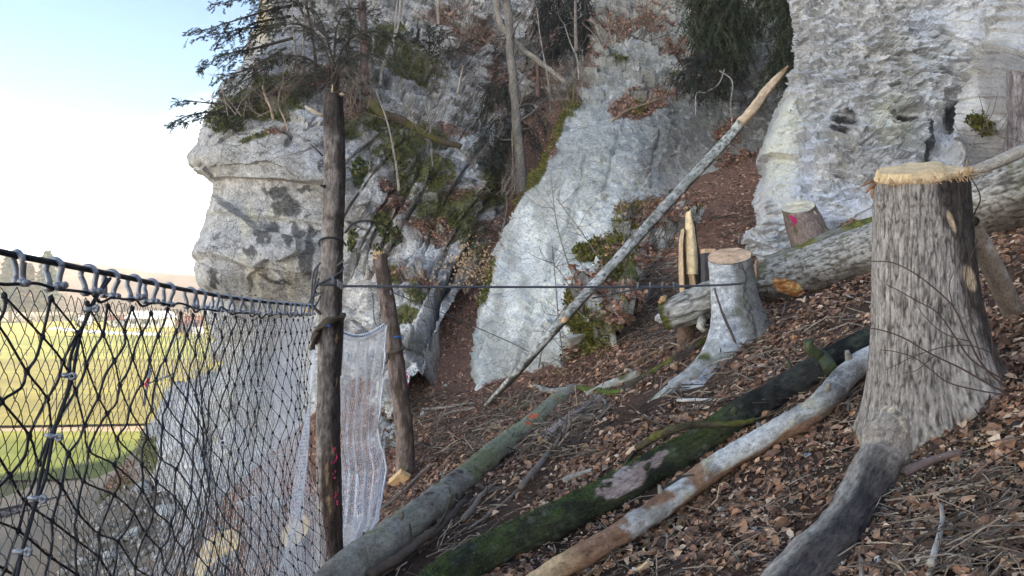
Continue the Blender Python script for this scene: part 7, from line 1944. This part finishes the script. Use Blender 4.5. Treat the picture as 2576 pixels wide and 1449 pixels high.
# bramble shoots in front of the large stump
fs = thing("bare_shrub", "wiry dark bare shrub spreading its shoots in front of the large stump", "shrub", P(2540, 960, 4.1))
for px, r in (([(2545, 985, 4.05), (2480, 930, 4.1), (2440, 860, 4.15), (2395, 770, 4.2), (2320, 700, 4.25), (2245, 662, 4.3), (2180, 655, 4.35)], .0065), ([(2470, 905, 4.1), (2440, 800, 4.1), (2430, 700, 4.12), (2445, 640, 4.15), (2460, 605, 4.2)], .005),
              ([(2550, 1000, 4.0), (2450, 945, 4.05), (2350, 895, 4.1), (2270, 850, 4.15), (2190, 825, 4.2), (2140, 830, 4.25)], .006), ([(2530, 960, 4.05), (2440, 900, 4.1), (2370, 800, 4.1), (2300, 752, 4.15), (2230, 715, 4.2)], .0055),
              ([(2576, 1000, 3.95), (2480, 985, 4), (2380, 960, 4.05), (2300, 900, 4.1), (2215, 880, 4.15)], .005), ([(2560, 930, 4.2), (2480, 880, 4.2), (2420, 870, 4.2), (2340, 880, 4.2), (2230, 930, 4.2)], .004), ([(2395, 770, 4.2), (2390, 720, 4.2), (2400, 680, 4.2)], .0035),
              ([(2440, 860, 4.15), (2380, 840, 4.15), (2330, 800, 4.15), (2290, 740, 4.15)], .0035), ([(2440, 560, 4.9), (2465, 500, 4.8), (2440, 440, 4.75)], .006), ([(2350, 895, 4.1), (2310, 930, 4.1), (2270, 940, 4.1)], .003), ([(2520, 960, 4.05), (2500, 900, 4.05), (2490, 820, 4.05), (2470, 760, 4.05)], .004)):
    c = catmull([P(*q) for q in px], 40); c[1:-1] += .006 * np.stack([fbm(c[1:-1], 9, 2, off=k * 5) for k in range(3)], 1)
    V1, F1 = tube(c, np.linspace(r, r * .45, 40), 5); mesh("shoot", V1, F1, M['twig'], parent=fs, col=np.tile([.085, .055, .045], (len(V1), 1)))

# twig litter, brash and sawdust nobody could count
def twig_lit(n, boxpx, lmin, lmax, r, tones, seed, lift=.03, flat=.3):
    r_ = np.random.default_rng(seed); x0, x1, y0, y1 = boxpx
    Pts = np.array([gp(r_.uniform(x0, x1), r_.uniform(y0, y1), lift) for _ in range(n)])
    d = unit(np.stack([r_.normal(0, 1, n), r_.normal(0, 1, n), r_.normal(0, flat, n)], 1)); d[:, 2] += .4 * d[:, 0]
    d = unit(d); L = r_.uniform(lmin, lmax, n)[:, None]
    A = Pts - d * L / 2; B = Pts + d * L / 2; mid = Pts + r_.normal(0, .08, (n, 3)) * L
    V, Fq = prisms(np.vstack([A, mid]), np.vstack([mid, B]), np.tile(r_.uniform(r * .5, r * 1.3, n), 2))
    c = np.array(tones)[r_.integers(0, len(tones), n)] * r_.uniform(.6, 1.3, (n, 1))
    return V, Fq, np.repeat(np.vstack([c, c]), 6, 0)
TN = [[.09, .07, .055], [.16, .13, .105], [.28, .23, .18], [.13, .10, .075], [.40, .32, .23]]
tz = [twig_lit(900, (900, 2576, 1000, 1449), .06, .35, .004, TN, 1), twig_lit(900, (960, 1500, 985, 1140), .12, .7, .007, TN, 2, .08, .4), twig_lit(700, (1250, 2200, 780, 1050), .1, .55, .006, TN, 3), twig_lit(350, (1560, 1900, 520, 760), .15, .7, .008, TN[:4], 4),
      twig_lit(300, (1560, 1760, 650, 860), .2, .9, .008, TN[:4], 5, .10, .3), twig_lit(260, (960, 1250, 1120, 1380), .1, .5, .006, TN, 6), twig_lit(160, (2200, 2576, 1150, 1449), .08, .5, .004, TN, 7)]
V1, F1 = join([(a, b) for a, b, c in tz])
tag(mesh("twig_litter", V1, F1, M['twig'], col=np.vstack([c for a, b, c in tz]), smooth=False, origin=(0, 8, -1.5)), kind="stuff")
r_ = np.random.default_rng(5); Pc_ = []
for bx, n in (((2080, 2330, 1080, 1260), 1100), ((2270, 2480, 1080, 1180), 500), ((1850, 2150, 1180, 1449), 200), ((2200, 2560, 1180, 1440), 300), ((1000, 1500, 1000, 1300), 220), ((1500, 2100, 850, 1000), 140), ((1300, 1700, 1380, 1449), 160)):
    for _ in range(n): Pc_.append(gp(r_.uniform(bx[0], bx[1]), r_.uniform(bx[2], bx[3]), .03))
Pc_ = np.array(Pc_); n = len(Pc_); L = r_.uniform(.008, .030, n)
V1, F1 = blades(Pc_, unit(r_.normal(0, 1, (n, 3)) * [1, 1, .3]), unit(r_.normal(0, .4, (n, 3)) + [0, 0, 1]), L, L * .3)
tag(mesh("sawdust_chips", V1, F1, M['wood'], col=np.repeat(np.array([[.62, .50, .33]]) * r_.uniform(.7, 1.15, (n, 1)), 4, 0), smooth=False, origin=(1, 5, -1.5)), kind="stuff")

# ---------------------------------------------------------------- down in the valley
def at_floor(dx, dy, z=-12.7):
    Yd = -z * F / (dy - CY); return P(dx, dy, Yd)
def far_conifer(label, dx, dyb, hpx, wpx, tone, seed, red=0.0):
    r_ = np.random.default_rng(seed); b = at_floor(dx, dyb); s = b[1] / F; H, W = hpx * s, wpx * s
    root = thing("conifer", label, "tree", b, "tall conifers at the far field edge")
    V1, F1 = tube([b, b + [0, 0, H * .5], b + [0, 0, H * .95]], [W * .05, W * .035, W * .01], 6); mesh("trunk", V1, F1, M['bark'], parent=root, col=np.tile([.22, .18, .14], (len(V1), 1)), vec=V1)
    n = 3600; t = r_.uniform(.16, 1, n) ** .9; tier = np.floor(t * 13) / 13
    rad = W * .5 * (1 - t) ** .7 * (1.0 - .45 * (t * 13 - np.floor(t * 13))) * r_.uniform(.25, 1.05, n); a = r_.uniform(0, 6.283, n)
    lop = 1 + .25 * np.sin(a * 2 + tier * 23)
    Pb = b + np.stack([rad * lop * np.cos(a), rad * lop * np.sin(a), t * H], 1)
    D = unit(np.stack([np.cos(a), np.sin(a), r_.uniform(-.7, .1, n)], 1)); L = W * r_.uniform(.05, .12, n)
    V1, F1 = blades(Pb, D, unit(r_.normal(0, .5, (n, 3)) + [0, 0, 1]), L, L * .35)
    c = np.array(tone) * r_.uniform(.5, 1.4, (n, 1))
    if red: c = np.where((r_.random(n) < red)[:, None], np.array([.17, .10, .05]) * r_.uniform(.6, 1.3, (n, 1)), c)
    tag(mesh("crown", V1, F1, M['needle'], parent=root, col=np.repeat(c, 4, 0), smooth=False), kind="stuff")
far_conifer("broad conifer with bare pale lower trunk at the frame edge beyond the field", 26, 812, 172, 95, (.075, .085, .040), 1)
far_conifer("tall pointed conifer with a rusty lower crown next to the frame edge one", 72, 812, 150, 80, (.085, .080, .040), 2, .45)
far_conifer("tallest pointed conifer standing right of the rusty one beyond the field", 120, 810, 180, 90, (.07, .09, .04), 3)
far_conifer("small dark clipped conifer between the conifer group and the houses", 247, 815, 70, 24, (.055, .075, .03), 4)
def bare_tree(dx, dyb, hpx, seed, label):
    r_ = np.random.default_rng(seed); b = at_floor(dx, dyb); s = b[1] / F; H = hpx * s
    root = thing("bare_tree", label, "tree", b, "bare trees in the haze behind the houses")
    V1, F1 = tube(catmull([b, b + [r_.normal(0, .02) * H, 0, H * .5], b + [r_.normal(0, .04) * H, 0, H]], 10), np.linspace(H * .022, H * .004, 10), 5); mesh("trunk", V1, F1, M['bark'], parent=root, col=np.tile([.22, .18, .15], (len(V1), 1)), vec=V1)
    A, B = [], []
    for k in range(60):
        f = r_.uniform(.25, .95); p0 = b + [0, 0, f * H]; d = unit(np.array([r_.normal(0, 1), r_.normal(0, 1), r_.uniform(.5, 1.4)])); L = H * (1 - f) * .6 + H * .06
        p1 = p0 + d * L; A.append(p0); B.append(p1)
        for q in range(4):
            g = p0 + (p1 - p0) * r_.uniform(.3, 1); A.append(g); B.append(g + unit(d + r_.normal(0, .6, 3)) * L * .4)
    V1, F1 = prisms(A, B, H * .0035); tag(mesh("crown", V1, F1, M['twig'], parent=root, col=np.tile([.24, .19, .16], (len(V1), 1)), smooth=False), kind="stuff")
for k, (x, h) in enumerate(((160, 80), (190, 62), (214, 72), (276, 78), (305, 64), (335, 84), (362, 56), (392, 74), (428, 66), (446, 60), (480, 70), (512, 62))):
    bare_tree(x, 816 + (k % 3) * 2, h, k + 5, "leafless hazy tree beyond the valley field behind the houses")
def house(label, dx, dyb, wpx, hpx, wallmat, roofmat, seed, cat="house"):
    b = at_floor(dx, dyb); s = b[1] / F; W, H = wpx * s, hpx * s; Dp = W * .7
    root = thing("house", label, cat, b, None)
    V1, F1 = box(b + [0, 0, H * .3], (W, Dp, H * .6)); mesh("wall", V1, F1, wallmat, parent=root, smooth=False)
    e = .56; V = np.array([[-W * e, -Dp * e, H * .58], [W * e, -Dp * e, H * .58], [W * e, Dp * e, H * .58], [-W * e, Dp * e, H * .58], [-W * e, 0, H], [W * e, 0, H]]) + b
    V = np.vstack([V, V - [0, 0, .25]])
    mesh("roof", V, [np.array([[0, 1, 5, 4], [2, 3, 4, 5], [7, 6, 10, 11], [9, 8, 11, 10], [0, 6, 7, 1], [2, 8, 9, 3]]), np.array([[0, 4, 3], [1, 2, 5]])], roofmat, parent=root, smooth=False)
    for k in range(3):
        V1, F1 = box(b + [W * (-.3 + .3 * k), -Dp / 2 - .03, H * .33], (W * .13, .1, H * .22)); mesh("window", V1, F1, M['glass'], parent=root, smooth=False)
house("brown timber house with a pale roof at the far field edge beside the cliff", 480, 836, 50, 42, M['barn'], M['roof'], 1)
house("long low pale roofed building in the middle of the far field edge", 380, 822, 90, 40, M['plaster'], M['white'], 2)
house("small pale house left of the long low building", 300, 820, 40, 28, M['plaster'], M['roof'], 3)
house("white flat shed between the conifers and the houses", 213, 818, 26, 24, M['plaster'], M['white'], 4, "shed")
V1, F1 = box(at_floor(498, 834, -12.2), (2.4, 1.6, 2.6)); vn = thing("delivery_van", "white van parked by the brown timber house at the far field edge", "van", at_floor(498, 836))
mesh("body", V1, F1, M['white'], parent=vn, smooth=False)
V1, F1 = box(at_floor(492, 835, -12.4), (1.2, 1.5, 1.5)); mesh("cab", V1, F1, M['white'], parent=vn, smooth=False)
for k in (-.8, .8):
    V1, F1 = tube(at_floor(498, 836) + [[k, -.95, .35], [k, -.7, .35]], .35, 10); mesh("wheel", V1, F1, M['rope'], parent=vn)
cc_ = np.array([at_floor(x, y)[:2].tolist() + [-12.66] for x, y in ((118, 828), (250, 839), (330, 842), (395, 844))]); wv = np.array([0, 9.0, 0])
cs = catmull(cc_, 30); V1 = np.vstack([cs, cs + wv * np.linspace(.3, 1, 30)[:, None], cs + wv * .5 + [0, 0, .35]])
k = np.arange(29); mesh_q = np.vstack([np.stack([k, k + 1, k + 61, k + 60], 1), np.stack([k + 60, k + 61, k + 31, k + 30], 1)])
tag(mesh("crop_cover", V1, mesh_q, M['white']), "long white crop cover stretched along the far edge of the field", "crop cover")
r_ = np.random.default_rng(8); n = 5000
hx = r_.uniform(-190, -20, n); hy = r_.uniform(283, 300, n); hh = np.abs(2.6 * fbm(np.stack([hx, hy * 0, hx * 0], 1), .07, 3)) + 1.2
Ph = np.stack([hx, hy, -12.9 + hh * r_.uniform(0, 1, n)], 1); L = r_.uniform(.5, 1.1, n)
V1, F1 = blades(Ph, unit(r_.normal(0, 1, (n, 3))), unit(r_.normal(0, 1, (n, 3))), L, L * .4)
tag(mesh("hedgerow", V1, F1, M['needle'], col=np.repeat(np.array([[.10, .10, .05]]) * r_.uniform(.5, 1.5, (n, 1)), 4, 0), smooth=False), kind="stuff")

# railway at the foot of the slope
ra, rb = at_floor(-10, 1299, -12.8), at_floor(240, 1243, -12.8)
dr = unit(rb - ra); pr_ = np.array([-dr[1], dr[0], 0])
A0, B0 = ra - dr * 30, rb + dr * 40
V1, F1 = tube([A0 + [0, 0, -.5], (A0 + B0) / 2 + [0, 0, -.5], B0 + [0, 0, -.5]], 1.0, 10)
V1[:, 2] = (V1[:, 2] - (-13.3)) * .35 - 13.1; V1[:, :2] = V1[:, :2]
bed = tag(mesh("track_ballast", V1, F1, M['rock'], col=np.tile([.20, .17, .15], (len(V1), 1)), smooth=False), kind="structure")
rt = thing("railway_track", "single railway track crossing the valley at the foot of the slope", "railway track", (A0 + B0) / 2)
rotz = np.array(Matrix.Rotation(math.atan2(dr[1], dr[0]), 3, 'Z'))
Ltr = np.linalg.norm(B0 - A0)
for s in (-.72, .72):
    V1, F1 = box((A0 + B0) / 2 + pr_ * s + [0, 0, .12], (Ltr, .09, .17), rotz); mesh("rail", V1, F1, M['rail'], parent=rt, smooth=False)
sl0 = None
for k in range(int(Ltr / .65)):
    q = A0 + dr * (k + .5) * .65 + [0, 0, -.02]
    if sl0 is None:
        V1, F1 = box(q, (.24, 2.4, .16), rotz); sl0, q0 = mesh("sleeper", V1, F1, M['sleeper'], parent=rt, smooth=False), q
    else:
        c = sl0.copy(); COL.objects.link(c); c.parent = rt; c.location = Vector(q - q0)

# survey pole with pink ribbon at the cliff foot
sp_ = thing("survey_pole", "slanting grey metal pole with a crossbar and pink ribbon left of the cliff foot", "pole", P(366, 1012, 24))
V1, F1 = tube([P(362, 1020, 24), P(378, 925, 24)], .045, 8); mesh("pole", V1, F1, M['zinc'], parent=sp_)
V1, F1 = tube([P(372, 965, 24), P(440, 940, 24.2)], .03, 6); mesh("crossbar", V1, F1, M['zinc'], parent=sp_)
V1, F1 = tube(catmull([P(374, 952, 23.9), P(366, 966, 23.9), P(370, 974, 23.9)], 8), .035, 5); mesh("ribbon", V1, F1, M['paint_pink'], parent=sp_)
# wire stock fence across the near field
for row, dyb in enumerate((1003, 895)):
    f_ = thing("field_fence", "faint wire stock fence crossing the ploughed strip nearer the viewer" if row == 0 else "faint wire stock fence at the far side of the ploughed strip", "fence", at_floor(200, dyb))
    xs = np.linspace(-30, 520, 18); pts = [at_floor(x, dyb + (0.01 * x if row == 0 else 0), -12.7) for x in xs]
    for k, q in enumerate(pts):
        V1, F1 = tube([q, q + [0, 0, 1.3]], .05, 5); mesh("fence_post", V1, F1, M['sleeper'], parent=f_)
    for hgt in (.6, 1.15):
        V1, F1 = tube(np.array(pts) + [0, 0, hgt], .012, 3); mesh("fence_wire", V1, F1, M['cable'], parent=f_)
